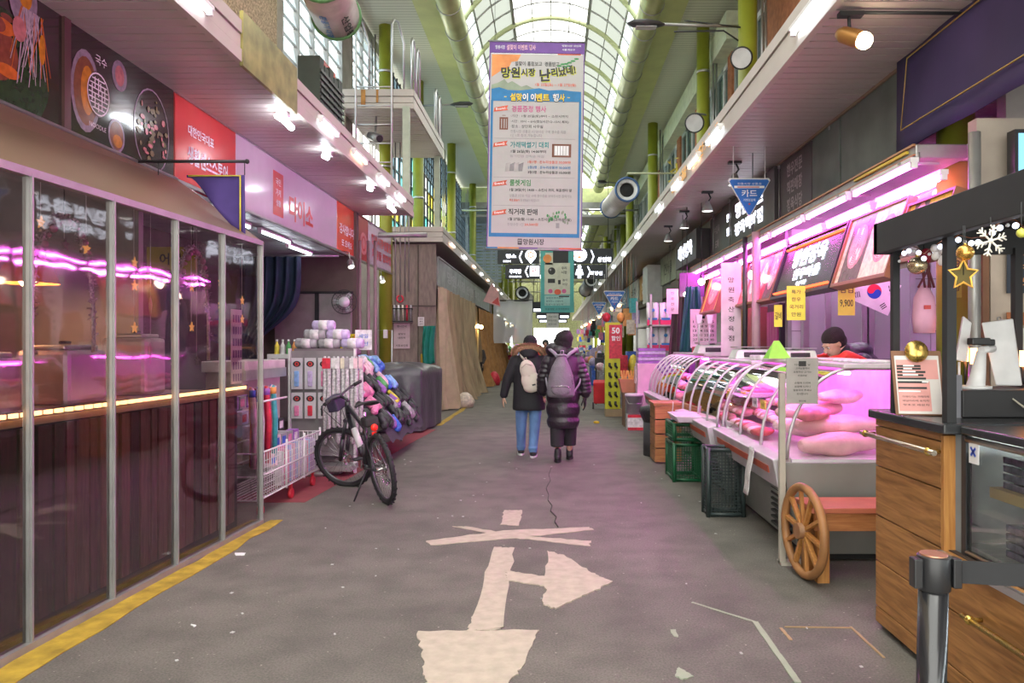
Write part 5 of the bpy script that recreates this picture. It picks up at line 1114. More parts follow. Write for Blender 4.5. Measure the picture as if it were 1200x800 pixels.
# ------------ left walker: short black parka with fur hood, jeans
bx_, by_ = -.32, 9.85
wA = thing('person', 'person in a black parka with brown fur hood, beanie and blue jeans, walking away', 'person', (bx_, by_, 0))
def A(x, y, z): return Vector((bx_+x, by_+y, z))
hp, q, R3 = headp(A(.02, .0, 1.485), (.05, 1, 0), .98)
hl = A(-.335, .02, .80)
P = hp+[('c', A(.02, -.02, 1.42), A(.01, -.02, 1.30), .055, .06), ('e', A(0, 0, 1.18), (.18, .11, .16)), ('e', A(0, 0, .98), (.15, .10, .16)), ('e', A(0, 0, .84), (.17, .115, .13)),
     ('c', A(-.17, 0, 1.27), A(-.27, .0, 1.04), .055, .045), ('c', A(-.27, 0, 1.04), hl, .04, .027), ('c', A(.17, 0, 1.27), A(.26, .0, 1.03), .055, .045), ('c', A(.26, 0, 1.03), A(.28, .02, .82), .04, .027),
     ('c', A(-.085, 0, .82), A(-.10, .05, .47), .088, .055), ('c', A(-.10, .05, .47), A(-.105, .14, .10), .052, .036), ('c', A(-.105, .14, .06), A(-.11, .25, .035), .036, .03),
     ('c', A(.085, 0, .82), A(.075, .0, .46), .088, .055), ('c', A(.075, .0, .46), A(.05, -.08, .10), .052, .036), ('c', A(.05, -.08, .05), A(.06, .04, .035), .036, .03)]
P += hand(hl, (-.12, .1, -1), (.9, .2, 0), .95, .35, 1)+hand(A(.28, .02, .82), (0, .1, -1), (-.9, 0, 0), .95, .5, -1)
body = remesh(P, 'body', skin, wA, .0065, 4); face_bits(q, R3, wA, .98)
jeans = M('blue_jeans', (.12, .23, .46), .8, var=.25, scale=10, bump=.2, stretch=(1, 1, .4)); coat = M('black_parka', (.012, .012, .016), .75, bump=.15, scale=5)
remesh([('e', A(0, 0, .80), (.18, .125, .12)), ('c', A(-.09, 0, .80), A(-.105, .045, .47), .098, .075), ('c', A(-.105, .045, .47), A(-.11, .135, .10), .075, .058), ('c', A(.09, 0, .80), A(.08, -.005, .46), .098, .075), ('c', A(.08, -.005, .46), A(.055, -.08, .10), .075, .058),
        ('e', A(-.11, .13, .12), (.066, .07, .02)), ('e', A(.055, -.08, .13), (.066, .07, .02)), ('e', A(.075, -.01, .40), (.075, .08, .02)), ('e', A(-.105, .06, .42), (.077, .08, .02))], 'jeans', jeans, wA, .011, 5)
C_ = [('l', [(bx_-.0, by_, .625, .215, .165), (bx_, by_, .66, .22, .17), (bx_, by_, .85, .21, .165), (bx_, by_, 1.05, .205, .155), (bx_, by_, 1.22, .215, .15), (bx_, by_, 1.32, .17, .125), (bx_, by_, 1.38, .10, .09)]),
      ('c', A(-.18, 0, 1.27), A(-.285, 0, 1.03), .085, .07), ('c', A(-.285, 0, 1.03), A(-.335, .02, .825), .068, .055), ('c', A(.18, 0, 1.27), A(.27, 0, 1.03), .085, .07), ('c', A(.27, 0, 1.03), A(.285, .02, .84), .068, .055), ('e', A(0, -.03, 1.36), (.13, .12, .07))]
remesh(C_, 'parka', coat, wA, .011, 5)
remesh([('e', A(0, -.075, 1.40), (.125, .085, .075)), ('e', A(-.0, -.09, 1.36), (.11, .07, .06))], 'hood', coat, wA, .011, 4)
m = MB(); R = random.Random(3); m.tube([A(.18*math.cos(a), -.06-.05*math.sin(a), 1.385+.07*math.sin(a)) for a in [math.pi*(-.05+1.1*i/20) for i in range(21)]], .042, 8)
for k in range(2600):
    a = math.pi*(-.05+1.1*R.random()); c = A(.18*math.cos(a), -.06-.05*math.sin(a), 1.385+.07*math.sin(a)); d = Vector((math.cos(a)+R.uniform(-.8, .8), R.uniform(-1.2, .8), math.sin(a)+R.uniform(-.8, .8))).normalized(); e = d.orthogonal().normalized()*.0025; b = c+d*.036; m.add([b-e, b+e, b+d*R.uniform(.02, .045)], [(0, 1, 2)])
m.build('fur_trim', M('brown_fur', (.33, .19, .11), .9, var=.5, scale=60), wA, label='brown fur edge of the hood')
m = MB(); m.lathe(q(0, -.012, .0), [(.001, .135), (.045, .128), (.08, .095), (.094, .05), (.097, .01), (.094, 0), (.08, 0)], 22, (0, -.12, 1)); m.build('beanie', M('black_knit', (.015, .015, .018), .95, bump=.5, bscale=120), wA)
def shoe(base, d, mat, sole, parent, L=.27, boot=0):
    b = Vector(base); d = Vector(d).normalized(); s_ = d.cross(Vector((0, 0, 1))); P = [('e', b+d*.0+Vector((0, 0, .06)), (.045, .06, .05)), ('c', b+d*.02+Vector((0, 0, .045)), b+d*(L-.1)+Vector((0, 0, .04)), .045, .038), ('c', b+Vector((0, 0, .07)), b+Vector((0, -.0, .10+boot)), .048, .045)]
    o = remesh(P, 'boot' if boot else 'shoe', mat, parent, .009, 4)
    m = MB(); pts = []
    for k in range(24):
        a = 2*math.pi*k/24; x = math.cos(a); y = math.sin(a); pts.append((b+d*(.07+x*L*.5)+s_*y*(.046+.006*x)))
    n = len(pts); m.add([(p.x, p.y, .002+(b.z)) for p in pts]+[(p.x, p.y, .028+b.z) for p in pts], [tuple(range(n))[::-1], tuple(range(n, 2*n))]+[(i, (i+1) % n, n+(i+1) % n, n+i) for i in range(n)]); m.build('sole', sole, o)
shoe(A(-.11, .14, 0), (-.1, 1, 0), M('sneaker_black', (.03, .03, .035), .6), white_pl, wA); shoe(A(.055, -.08, 0), (.1, 1, 0), M('sneaker_black', (.03, .03, .035), .6), white_pl, wA)
# sling bag
bagm = M('cream_bag', (.62, .55, .48), .6, var=.06, bump=.1)
sb = thing('sling_bag', 'cream white sling bag worn across the back of the black parka', 'bag', A(.0, -.2, 1.0))
Rb = Matrix.Rotation(math.radians(-15), 3, 'Y')
def bagp(x, y, z): return A(.01, -.20, 1.09)+Rb @ Vector((x, y, z))
remesh([('e', bagp(0, 0, -.07), (.125, .06, .14), Rb), ('e', bagp(0, 0, .06), (.105, .055, .155), Rb), ('e', bagp(.0, 0, -.14), (.12, .055, .09), Rb)], 'bag_body', bagm, sb, .009, 4)
m = MB(); m.tube([bagp(-.02, .0, .19), bagp(-.02, -.01, .235), bagp(.02, -.01, .235), bagp(.02, 0, .19)], .009, 6); m.tube([bagp(-.07, -.045, .12), bagp(-.0, -.055, .16), bagp(.07, -.045, .12)], .004, 5); m.obox(bagp(.0, -.055, -.0), (.03, .01, .008)); m.build('handle_and_zip', M('tan_trim', (.45, .38, .32), .5), sb)
m = MB(); m.tube([bagp(0, .0, .19), A(-.09, -.13, 1.33), A(-.12, -.04, 1.39)], .014, 6); m.tube([bagp(.06, 0, -.16), A(.2, -.12, .93), A(.23, -.0, .95)], .014, 6); m.build('strap', M('bag_strap', (.5, .45, .4), .6), sb)
m = MB(); m.obox(bagp(.03, -.056, -.13), (.045, .006, .02), R=Rb); m.build('logo_patch', black, sb)
kc = thing('plush_keyring', 'yellow plush charm dangling beside the cream sling bag', 'toy', A(.2, -.2, .88)); yp = M('yellow_plush', (.75, .55, .1), .85, bump=.3)
m = MB(); m.sph(A(.17, -.2, .985), (.032, .028, .03), 10, 8); m.sph(A(.18, -.2, .93), (.035, .03, .045), 10, 8); m.build('plush_body', yp, kc)
for s_ in (-1, 1): m = MB(); m.sph(A(.18+.03*s_, -.2, .885), (.014, .015, .028), 8, 6); m.sph(A(.17+.022*s_, -.2, 1.015), .012, 8, 6); m.build('plush_leg', yp, kc)
m = MB(); m.tube([A(.17, -.2, 1.01), A(.10, -.2, 1.06)], .003, 4); m.build('cord', black, kc)
# ------------ right walker: long black puffer, hood, grey backpack, wide black trousers
cx_, cy_ = .13, 9.5
wB = thing('person', 'person in a long black quilted coat and wide black trousers, walking away on the right', 'person', (cx_, cy_, 0))
def B(x, y, z): return Vector((cx_+x, cy_+y, z))
hp, q, R3 = headp(B(.02, 0, 1.52), (.3, 1, 0), 1.0); hr = B(.275, .03, .82)
P = hp+[('c', B(.02, -.02, 1.45), B(.01, -.02, 1.32), .055, .06), ('e', B(0, 0, 1.2), (.18, .11, .16)), ('e', B(0, 0, 1.0), (.15, .10, .16)), ('e', B(0, 0, .86), (.17, .115, .13)),
     ('c', B(.17, 0, 1.3), B(.245, .0, 1.06), .055, .045), ('c', B(.245, 0, 1.06), hr, .04, .027), ('c', B(-.17, 0, 1.3), B(-.25, .02, 1.05), .055, .045), ('c', B(-.25, .02, 1.05), B(-.25, .14, .86), .04, .027),
     ('c', B(-.08, 0, .84), B(-.075, -.02, .48), .085, .055), ('c', B(-.075, -.02, .48), B(-.07, -.12, .12), .05, .036), ('c', B(-.07, -.12, .08), B(-.07, .0, .035), .036, .03), ('c', B(.08, 0, .84), B(.09, .04, .48), .085, .055), ('c', B(.09, .04, .48), B(.085, .12, .12), .05, .036), ('c', B(.085, .12, .06), B(.09, .24, .035), .036, .03)]
P += hand(hr, (.1, .1, -1), (-.9, .2, 0), .95, .5, -1)+hand(B(-.25, .14, .86), (0, .6, -1), (.9, 0, 0), .95, .5, 1)
remesh(P, 'body', skin, wB, .0065, 4); face_bits(q, R3, wB)
puf = M('black_quilted_nylon', (.022, .016, .024), .38, var=.2, scale=14, bump=.45, bscale=22, spec=.6)
pr_ = [];
rings = [(.43, .185, .16), (.47, .205, .18), (.52, .215, .185), (.57, .19, .165), (.62, .215, .185), (.70, .22, .185), (.75, .195, .165), (.80, .215, .18), (.88, .22, .18), (.93, .195, .16), (.98, .215, .17), (1.06, .22, .17), (1.10, .20, .155), (1.16, .22, .165), (1.25, .22, .155), (1.33, .19, .14), (1.40, .11, .10)]
P = [('l', [(cx_, cy_, z, rx, ry) for z, rx, ry in rings]), ('e', B(.0, -.03, 1.40), (.15, .13, .08))]
for s_, pts in ((1, [B(.19, 0, 1.3), B(.27, .0, 1.06), B(.29, .03, .86)]), (-1, [B(-.19, 0, 1.3), B(-.265, .02, 1.06), B(-.26, .12, .88)])):
    for a, b in zip(pts, pts[1:]):
        for k in range(4): c = a.lerp(b, (k+.5)/4); P.append(('e', c, (.082, .082, .05)))
        P.append(('c', a, b, .07, .062))
remesh(P, 'long_coat', puf, wB, .010, 4)
remesh([('e', B(-.13, -.02, 1.43), (.10, .10, .09)), ('e', B(-.04, -.08, 1.42), (.12, .08, .075)), ('e', B(.08, -.06, 1.40), (.09, .08, .06))], 'hood', puf, wB, .010, 4)
remesh([('e', q(0, -.02, .055), (.118, .13, .095)), ('e', q(0, -.05, -.01), (.112, .09, .10)), ('e', q(.02, -.01, .12), (.07, .07, .045))], 'knit_hat', M('dark_fleece', (.02, .016, .018), .95, bump=.9, bscale=90), wB, .010, 3, label='dark fluffy hat')
m = MB(); m.tube([q(.09, -.02, -.03), q(.085, .01, .0)], .012, 6); 
trm = M('black_trousers', (.018, .016, .02), .85, bump=.1)
remesh([('l', [(cx_-.075, cy_-.10, .20, .085, .10), (cx_-.075, cy_-.06, .30, .09, .10), (cx_-.075, cy_, .55, .10, .11), (cx_-.07, cy_, .85, .09, .11)]), ('l', [(cx_+.085, cy_+.09, .19, .085, .10), (cx_+.085, cy_+.07, .30, .09, .10), (cx_+.085, cy_+.03, .55, .10, .11), (cx_+.07, cy_, .85, .09, .11)])], 'trousers', trm, wB, .011, 3)
bm_ = M('boot_black', (.02, .02, .022), .5); shoe(B(-.07, -.12, 0), (0, 1, 0), bm_, rubber, wB, .26, .05); shoe(B(.085, .13, 0), (.05, 1, 0), bm_, rubber, wB, .26, .05)
m = MB(); m.sph(hr+Vector((.005, .01, -.04)), (.034, .04, .06), 10, 8)
remesh(hand(hr+Vector((0, 0, -.0)), (.1, .1, -1), (-.9, .2, 0), 1.12, .5, -1), 'glove', M('black_glove', (.02, .02, .02), .8), wB, .006, 2)
bp = thing('backpack', 'grey drawstring backpack with padded straps on the long quilted coat', 'bag', B(-.02, -.27, .86)); gm = M('grey_backpack', (.17, .155, .18), .6, var=.15, scale=9, bump=.25)
remesh([('l', [(cx_-.03, cy_-.24, .835, .15, .08), (cx_-.03, cy_-.25, .86, .175, .10), (cx_-.03, cy_-.25, .97, .175, .11), (cx_-.03, cy_-.25, 1.10, .155, .10), (cx_-.03, cy_-.24, 1.22, .115, .085), (cx_-.025, cy_-.23, 1.32, .065, .06), (cx_-.02, cy_-.225, 1.355, .05, .05)])], 'pack_body', gm, bp, .010, 4)
remesh([('e', B(-.03, -.34, .93), (.125, .035, .075))], 'front_pocket', gm, bp, .009, 2)
m = MB(); m.tube([B(-.15, -.36, .96), B(-.03, -.385, .985), B(.09, -.36, .96)], .005, 5); m.tube([B(.08, -.31, 1.12), B(.12, -.30, 1.0)], .005, 5); m.build('zip', silver, bp)
m = MB(); m.torus(B(-.02, -.235, 1.355), .055, .012, (0, .2, 1), 20, 6); m.tube([B(-.045, -.25, 1.35), B(-.03, -.27, 1.42), B(-.0, -.27, 1.42), B(.005, -.25, 1.35)], .008, 6); m.build('drawstring_collar', M('lilac_grey_trim', (.35, .3, .38), .6), bp)
for s_ in (-1, 1): m = MB(); P = [B(-.02+.02*s_, -.21, 1.30), B(-.01+.10*s_, -.17, 1.385), B(.17*s_, -.09, 1.435), B(.18*s_, .03, 1.40)]; m.tube(P, .022, 8); m.tube([B(-.03+.15*s_, -.2, .88), B(.21*s_, -.1, 1.0), B(.23*s_, -.0, 1.12)], .012, 6); m.build('shoulder_strap', M('lilac_grey_strap', (.30, .27, .33), .6), bp)
# ------------ distant people
def far_person(label, x, y, coatm, h=1.65, hatm=None, sit=0, face=(0, -1, 0)):
    t = thing('person', label, 'person', (x, y, 0)); k = h/1.65; hh = lambda a, b, c: Vector((x+a*k, y+b*k, max(.03, (c-sit)*k)))
    hp, q, R3 = headp(hh(0, 0, 1.53), face, k)
    lf = -.35 if sit else 0
    P = hp+[('c', hh(0, 0, 1.45), hh(0, 0, 1.3), .055, .06), ('e', hh(0, 0, 1.2), (.17, .11, .17)), ('e', hh(0, 0, .95), (.16, .11, .2))]
    for s_ in (-1, 1):
        P += [('c', hh(.17*s_, 0, 1.3), hh(.24*s_, -.04, 1.05), .055, .045), ('c', hh(.24*s_, -.04, 1.05), hh(.2*s_, -.16, .86), .04, .028)]
        P += [('c', hh(.09*s_, 0, .88), hh(.1*s_, lf, .52 if not sit else .82), .085, .055), ('c', hh(.1*s_, lf, .52 if not sit else .82), hh(.1*s_, lf, .08 if not sit else .35), .05, .036), ('c', hh(.1*s_, lf, .04+sit), hh(.1*s_, lf-.14, .035+sit), .036, .03)]
        P += hand(hh(.2*s_, -.16, .86), (0, -.4, -1), (-s_, 0, 0), k, .4, s_)
    remesh(P, 'body', skin, t, .010, 3); face_bits(q, R3, t, k)
    P = [('l', [(x, y, (.62-sit)*k, .2, .15), (x, y, (.9-sit)*k, .2, .15), (x, y, (1.2-sit)*k, .21, .15), (x, y, (1.38-sit)*k, .11, .1)])]
    for s_ in (-1, 1): P += [('c', hh(.18*s_, 0, 1.28), hh(.25*s_, -.04, 1.05), .075, .062), ('c', hh(.25*s_, -.04, 1.05), hh(.2*s_, -.15, .89), .06, .05)]
    remesh(P, 'jacket', coatm, t, .014, 4)
    P = []
    for s_ in (-1, 1): P += [('c', hh(.09*s_, 0, .85), hh(.1*s_, lf, .52 if not sit else .82), .1, .075), ('c', hh(.1*s_, lf, .52 if not sit else .82), hh(.1*s_, lf, .1 if not sit else .36), .07, .06)]
    remesh(P, 'trousers', trm, t, .014, 3)
    m = MB(); m.lathe(q(0, -.012, .01), [(.001, .13*k), (.05, .12*k), (.088, .08*k), (.1*k, .02), (.1*k, -.03)], 16); m.build('hair', hatm or black, t)
far_person('distant person in a bright red jacket between the two walkers', -.22, 22, M('red_jacket', (.75, .05, .02), .6), 1.62)
far_person('seated person in dark clothes beside the rust brown curtain', -2.55, 25, M('dark_jacket', (.05, .04, .04), .7), 1.6, sit=.0)
far_person('distant person in a dark green coat facing this way behind the right walker', .12, 26, M('dark_green_coat', (.04, .05, .035), .7), 1.7)
# ================================================================= RIGHT: MEAT STALLS
XW = 2.84
meat_g = M_glass('case_glass', (.98, .96, .98), refl=.035, rough=.02, ior=1.03)
case_m = M('case_grey_enamel', (.25, .26, .24), .45, metal=.2, var=.12, scale=3)
case_l = M('case_light_trim', (.55, .53, .55), .35, metal=.4)
meats = [M('meat_pink', (.72, .30, .32), .4, var=.35, scale=12, bump=.4, bscale=20), M('meat_red', (.50, .08, .09), .35, var=.4, scale=14, bump=.4), M('meat_fat', (.85, .62, .60), .4, var=.25, scale=10, bump=.3), M('pork_skin', (.82, .50, .50), .45, var=.2, scale=5, bump=.3)]
tray_m = M('tray_white', (.72, .70, .72), .35)
case_tube = 0
def gprof(x0, x1, z0, z1, n=10):                       # curved front glass: steep at the foot, rolling back to the top
    return [(x0+(x1-x0)*(1-math.cos(a*math.pi/2))**1.0*1.0, z0+(z1-z0)*math.sin(a*math.pi/2)) for a in [i/n for i in range(n+1)]]
def meat_case(label, Ya, Yb, x0, x1, nglass, style=0, zt=1.33, seed=1, endpost=True):
    t = thing('meat_case', label, 'display case', ((x0+x1)/2, (Ya+Yb)/2, 0)); R = random.Random(seed)
    m = MB(); m.hexa([(x0+.14, Ya+.01, .06), (x1, Ya+.01, .06), (x1, Yb-.01, .06), (x0+.14, Yb-.01, .06)], [(x0+.03, Ya+.01, .62), (x1, Ya+.01, .62), (x1, Yb-.01, .62), (x0+.03, Yb-.01, .62)]); m.build('body', case_m, t, bevel=.008)
    m = MB(); m.box(x0+.2, x1-.05, Ya+.05, Yb-.05, 0, .06); m.build('plinth', dark, t)
    m = MB(); m.box(x0-.02, x1+.0, Ya-.015, Ya+.012, .05, .68); m.v = [(x if x > x0+.05 else (x0+.10 if z < .3 else x0-.02), y, z) for x, y, z in m.v]; m.build('end_panel', case_m, t, bevel=.006)
    m = MB(); m.box(x0+.12, x1, Yb-.012, Yb+.015, .05, .68); m.build('end_panel', case_m, t, bevel=.006)
    # front bumper with a red strip
    m = MB(); m.hexa([(x0-.04, Ya, .50), (x0+.06, Ya, .47), (x0+.06, Yb, .47), (x0-.04, Yb, .50)], [(x0-.08, Ya, .70), (x0+.05, Ya, .72), (x0+.05, Yb, .72), (x0-.08, Yb, .70)]); bmp = m.build('front_bumper', case_l, t, bevel=.01)
    m = MB(); m.hexa([(x0-.066, Ya+.15, .585), (x0-.05, Ya+.15, .585), (x0-.05, Yb-.15, .585), (x0-.066, Yb-.15, .585)], [(x0-.074, Ya+.15, .635), (x0-.05, Ya+.15, .635), (x0-.05, Yb-.15, .635), (x0-.074, Yb-.15, .635)]); m.build('red_strip', M('red_brown_strip', (.40, .07, .03), .4), bmp)
    m = MB()
    for k in range(7): m.box(x0+.07, x0+.115, Ya+.18, Ya+.55, .14+k*.045, .155+k*.045)
    m.build('vent_slots', dark, t)
    # deck, trays, meat
    m = MB(); m.box(x0+.06, x1-.02, Ya+.02, Yb-.02, .62, .70); m.build('deck', tray_m, t)
    m = MB(); m.box(x1-.05, x1, Ya, Yb, .62, zt-.02); m.build('back_frame', white_pl, t)
    P = gprof(x0+.02, x1-.42, .70, zt)
    L = (Yb-Ya)/nglass
    for k in range(nglass):
        ya = Ya+k*L+.02; yb = Ya+(k+1)*L-.02; m = MB()
        m.grid(lambda u, v: (P[round(v*10)][0], ya+(yb-ya)*u, P[round(v*10)][1]), 1, 10); m.build('curved_pane', meat_g, t)
    for k in range(nglass+1):
        y = Ya+k*L; m = MB(); m.tube([(a, y, b) for a, b in P], .013, 6); m.build('glass_rib', case_l, t)
    m = MB(); m.box(x1-.5, x1+.02, Ya-.03, Yb+.03, zt, zt+.035); m.build('top_shelf', M('pale_top', (.66, .62, .65), .3), t, bevel=.008)
    m = MB(); m.poly(Fr((0, Ya+.012, 0), (1, 0, 0)), P+[(x1-.03, zt), (x1-.03, .70)], 0, .006); m.build('end_glass', meat_g, t)
    m = MB(); m.tube([(a, Ya, b) for a, b in P]+[(x1, Ya, zt)], .012, 6); m.cyl((x1-.02, Ya, .68), (x1-.02, Ya, zt), .014, n=6); m.build('end_frame', case_l, t)
    if style == 1:
        m = MB(); m.box(x0+.26, x1-.06, Ya+.1, Yb-.1, .98, .99)
        for y in (Ya+.1, (Ya+Yb)/2, Yb-.1): m.box(x1-.1, x1-.05, y-.01, y+.01, .7, 1.0)
        m.build('inner_shelf', tray_m, t)
    m = MB(); m.cyl((x1-.42, Ya+.08, zt-.035), (x1-.42, Yb-.08, zt-.035), .013, n=8); m.build('case_tube', tube_pink, t)
    return t, P
def meat_lump(c, L, r, mat, label, ang=0., flat=.6, g=None, name='meat_cut', seed=0):
    R = random.Random(seed); c = Vector(c); d = Vector((math.cos(ang), math.sin(ang), R.uniform(-.05, .12))); n = 9; pts = []; rs = []
    for i in range(n): f = i/(n-1); pts.append(c+d*L*(f-.5)+Vector((R.uniform(-.01, .01), R.uniform(-.015, .015), R.uniform(-.008, .012)))); rs.append(r*max(.15, math.sin(math.pi*(.08+.84*f))**.6)*R.uniform(.85, 1.12))
    m = MB(); m.tube(pts, rs, 10); m.v = [(x, y, c.z+(z-c.z)*flat) for x, y, z in m.v]; o = m.build(name, mat, subsurf=1); return tag(o, label, 'meat', g)
mc1, P1 = meat_case('large curved glass meat case nearest the camera, with whole pork pieces', 5.12, 7.05, 1.60, 2.50, 3, seed=1)
mc2, P2_ = meat_case('second curved glass meat case with trays on an inner shelf', 7.12, 9.0, 1.56, 2.40, 4, style=1, zt=1.3, seed=2)
mc3, P3 = meat_case('far curved glass meat case beyond the gap, next to the paper packs', 10.0, 12.6, 1.62, 2.55, 7, zt=1.33, seed=3)
R = random.Random(31)
# whole pork pieces near the end glass
k = 0
for (x, y, z, L, r, a, mi) in ((2.05, 5.33, .78, .62, .115, .12, 3), (2.1, 5.5, .90, .6, .11, -.1, 3), (1.98, 5.72, .99, .55, .10, .2, 3), (2.08, 5.95, .84, .65, .12, .05, 2), (2.12, 6.15, 1.0, .5, .1, -.2, 3), (2.2, 5.68, 1.10, .4, .08, .3, 2), (1.9, 5.42, .99, .34, .075, .5, 0)):
    meat_lump((x, y, z), L, r, meats[mi], ['large pale pork leg at the front bottom of the near meat case', 'long pork piece lying on the front one in the near meat case', 'pork shoulder at mid height in the near meat case', 'broad pork slab behind the front ones', 'pork piece near the back of the near case', 'small pork piece on top of the heap', 'short pink cut against the curved glass'][k], a, .75, name='pork_piece', seed=40+k); k += 1
g_ = 'packed cuts of meat in the curved cases'
for i in range(22):
    x = 1.70+.15*(i % 3)+R.uniform(-.02, .02); y = 6.15+.11*(i//3)+R.uniform(-.02, .02); mi = R.randrange(3)
    meat_lump((x+.05, y, .77+.1*(i % 3)), .18, .07, meats[mi], '%s cut of meat behind the first curved glass' % ['pink', 'dark red', 'pale fatty'][mi], R.uniform(-.4, .4), .6, g_, seed=i)
for i in range(36):
    x = 1.72+.15*(i % 3); y = 7.28+.14*(i//3); mi = R.randrange(3)
    meat_lump((x+.02, y, .77+.06*(i % 3)), .17, .075, meats[mi], '%s cut of meat in the second glass case, lower deck' % ['pink', 'dark red', 'pale fatty'][mi], R.uniform(-.4, .4), .6, g_, seed=i+50)
for i in range(9):
    y = 7.35+i*.18; t = thing('meat_tray', '%s wrapped tray on the inner shelf of the second case, %s from the camera' % (['white', 'yellow', 'green'][i % 3], ['first', 'second', 'third', 'fourth', 'fifth', 'sixth', 'seventh', 'eighth', 'ninth'][i]), 'tray', (2.05, y, .99)); m = MB(); m.box(1.93, 2.22, y-.07, y+.07, .992, 1.02); m.build('tray', [tray_m, PM['yellow'], PM['green']][i % 3], t, bevel=.006)
    m = MB(); m.sph((2.08, y, 1.03), (.12, .06, .03), 10, 6); m.build('contents', meats[i % 3], t)
for i in range(39):
    x = 1.80+.17*(i % 3); y = 10.2+.18*(i//3); mi = R.choice((0, 0, 1, 2))
    meat_lump((x, y, .78+.10*(i % 3)), .22, .09, meats[mi], '%s cut of meat in the far glass case' % ['pink', 'dark red', 'pale fatty'][mi], R.uniform(-.4, .4), .6, g_, seed=i+90)
for i, (y, c) in enumerate(((6.35, 'yellow'), (6.6, 'white'), (7.6, 'yellow'), (8.1, 'white'))):
    note('price_tag', '%s price tag inside the curved glass, %s from the camera' % (c, ['first', 'second', 'third', 'fourth'][i]), 1.80, y, .98, .16, .08, PM[c], ['삼겹살' if i % 2 else '목살'], frf=FR, cat='price tag')
# sign post and notice at the corner
t = thing('corner_post', 'slim pale steel corner post with a flat foot at the near meat case', 'post', (1.565, 5.06, 0))
m = MB(); m.box(1.545, 1.585, 5.04, 5.075, 0, 1.3); m.build('post', M('beige_steel', (.40, .37, .31), .5), t); m = MB(); m.box(1.545, 1.82, 5.0, 5.1, 0, .02); m.build('foot', M('beige_steel', (.40, .37, .31), .5), t)
t = note('notice_board', 'grey printed notice with a black block mounted on the corner post', 1.685, 5.0, 1.25, .215, .31, M('grey_card', (.36, .34, .32), .6), ['', '다시 보는 날', '고객님들께서', '요청하신 고기는', '바로바로', '', '손질해 드리며', '포장해 드리니', '말씀하여 주세요', '감사합니다', '', '주인백'], fs=.8)
m = MB(); m.use(black_ink); m.rect(FC(1.685, 5.0, 1.25), -.025, .025, .10, .135, .003); m.build('black_block', None, t)
# paper strip on bumper
def strip(label, x, y, z, w_, h, mat, lean=.05):
    m = MB(); m.grid(lambda u, v: (x-lean*v*.6+.004*math.sin(v*9), y-w_/2+w_*u+.01*v, z-h*v), 4, 10); o = m.build('paper_strip', mat, solid=.002); return tag(o, label, 'paper')
strip('crumpled white paper strip hanging off the near case bumper', 1.51, 5.62, .72, .14, .36, M('crumpled_paper', (.6, .58, .58), .7, var=.2, scale=12, bump=.6), .08)
strip('white paper strip hanging beside the cardboard crate', 1.42, 8.75, .82, .07, .38, paper)
# crates
def crate(label, c, size, mat, mesh=True, name='mesh_crate'):
    x, y, z = c; a, b, h = size; t = thing(name, label, 'crate', c); m = MB()
    for zz in (z+.02, z+h-.02): m.tube([(x-a/2, y-b/2, zz), (x+a/2, y-b/2, zz), (x+a/2, y+b/2, zz), (x-a/2, y+b/2, zz)], .02, 6, closed=True)
    for sx in (-1, 1):
        for sy in (-1, 1): m.cyl((x+sx*a/2, y+sy*b/2, z), (x+sx*a/2, y+sy*b/2, z+h), .022, n=6)
    m.build('frame', mat, t); m = MB()
    st_ = .028
    for i in range(int(a/st_)): xx = x-a/2+i*st_; m.box(xx-.003, xx+.003, y-b/2-.003, y-b/2+.003, z, z+h); m.box(xx-.003, xx+.003, y+b/2-.003, y+b/2+.003, z, z+h)
    for i in range(int(b/st_)): yy = y-b/2+i*st_; m.box(x-a/2-.003, x-a/2+.003, yy-.003, yy+.003, z, z+h); m.box(x+a/2-.003, x+a/2+.003, yy-.003, yy+.003, z, z+h)
    for i in range(int(h/st_)): zz = z+i*st_; m.box(x-a/2-.003, x-a/2+.003, y-b/2, y+b/2, zz-.003, zz+.003); m.box(x-a/2, x+a/2, y-b/2-.003, y-b/2+.003, zz-.003, zz+.003); m.box(x-a/2, x+a/2, y+b/2-.003, y+b/2+.003, zz-.003, zz+.003)
    m.build('lattice', mat, t, kind='stuff'); return t
crate('tall dark lattice crate leaning by the bumper of the near meat case', (1.50, 6.52, 0), (.30, .2, .60), M('dark_green_grey_plastic', (.03, .045, .045), .45))
crate('dark green plastic crate under the second meat case', (1.47, 8.3, 0), (.3, .5, .42), M('green_plastic', (.01, .10, .04), .4), name='green_crate')
crate('green plastic crate stacked on the other one, holding the pink tray', (1.47, 8.3, .44), (.3, .5, .20), M('green_plastic', (.01, .10, .04), .4), name='green_crate')
t = thing('wooden_crate', 'upright light wooden crate between the second and the far meat case', 'crate', (1.45, 9.4, 0))
for z in (0.02, .2, .38, .56): m = MB(); m.box(1.28, 1.62, 9.28, 9.3, z, z+.165); m.build('board', woodx, t); m = MB(); m.box(1.28, 1.3, 9.3, 9.75, z, z+.165); m.build('board', wood, t)
m = MB(); m.box(1.26, 1.64, 9.26, 9.78, .73, .76); m.build('top', woodx, t)
t = thing('foam_tray', 'shallow pink lit tray resting on the green crates', 'tray', (1.47, 8.1, .66)); m = MB(); m.hexa([(1.34, 7.9, .66), (1.6, 7.9, .66), (1.6, 8.4, .66), (1.34, 8.4, .66)], [(1.30, 7.86, .73), (1.64, 7.86, .73), (1.64, 8.44, .73), (1.30, 8.44, .73)]); m.build('tray', tray_m, t, bevel=.008); m = MB(); m.box(1.33, 1.61, 7.89, 8.41, .725, .735); m.build('liner', M('pink_liner', (.8, .5, .6), .4), t)
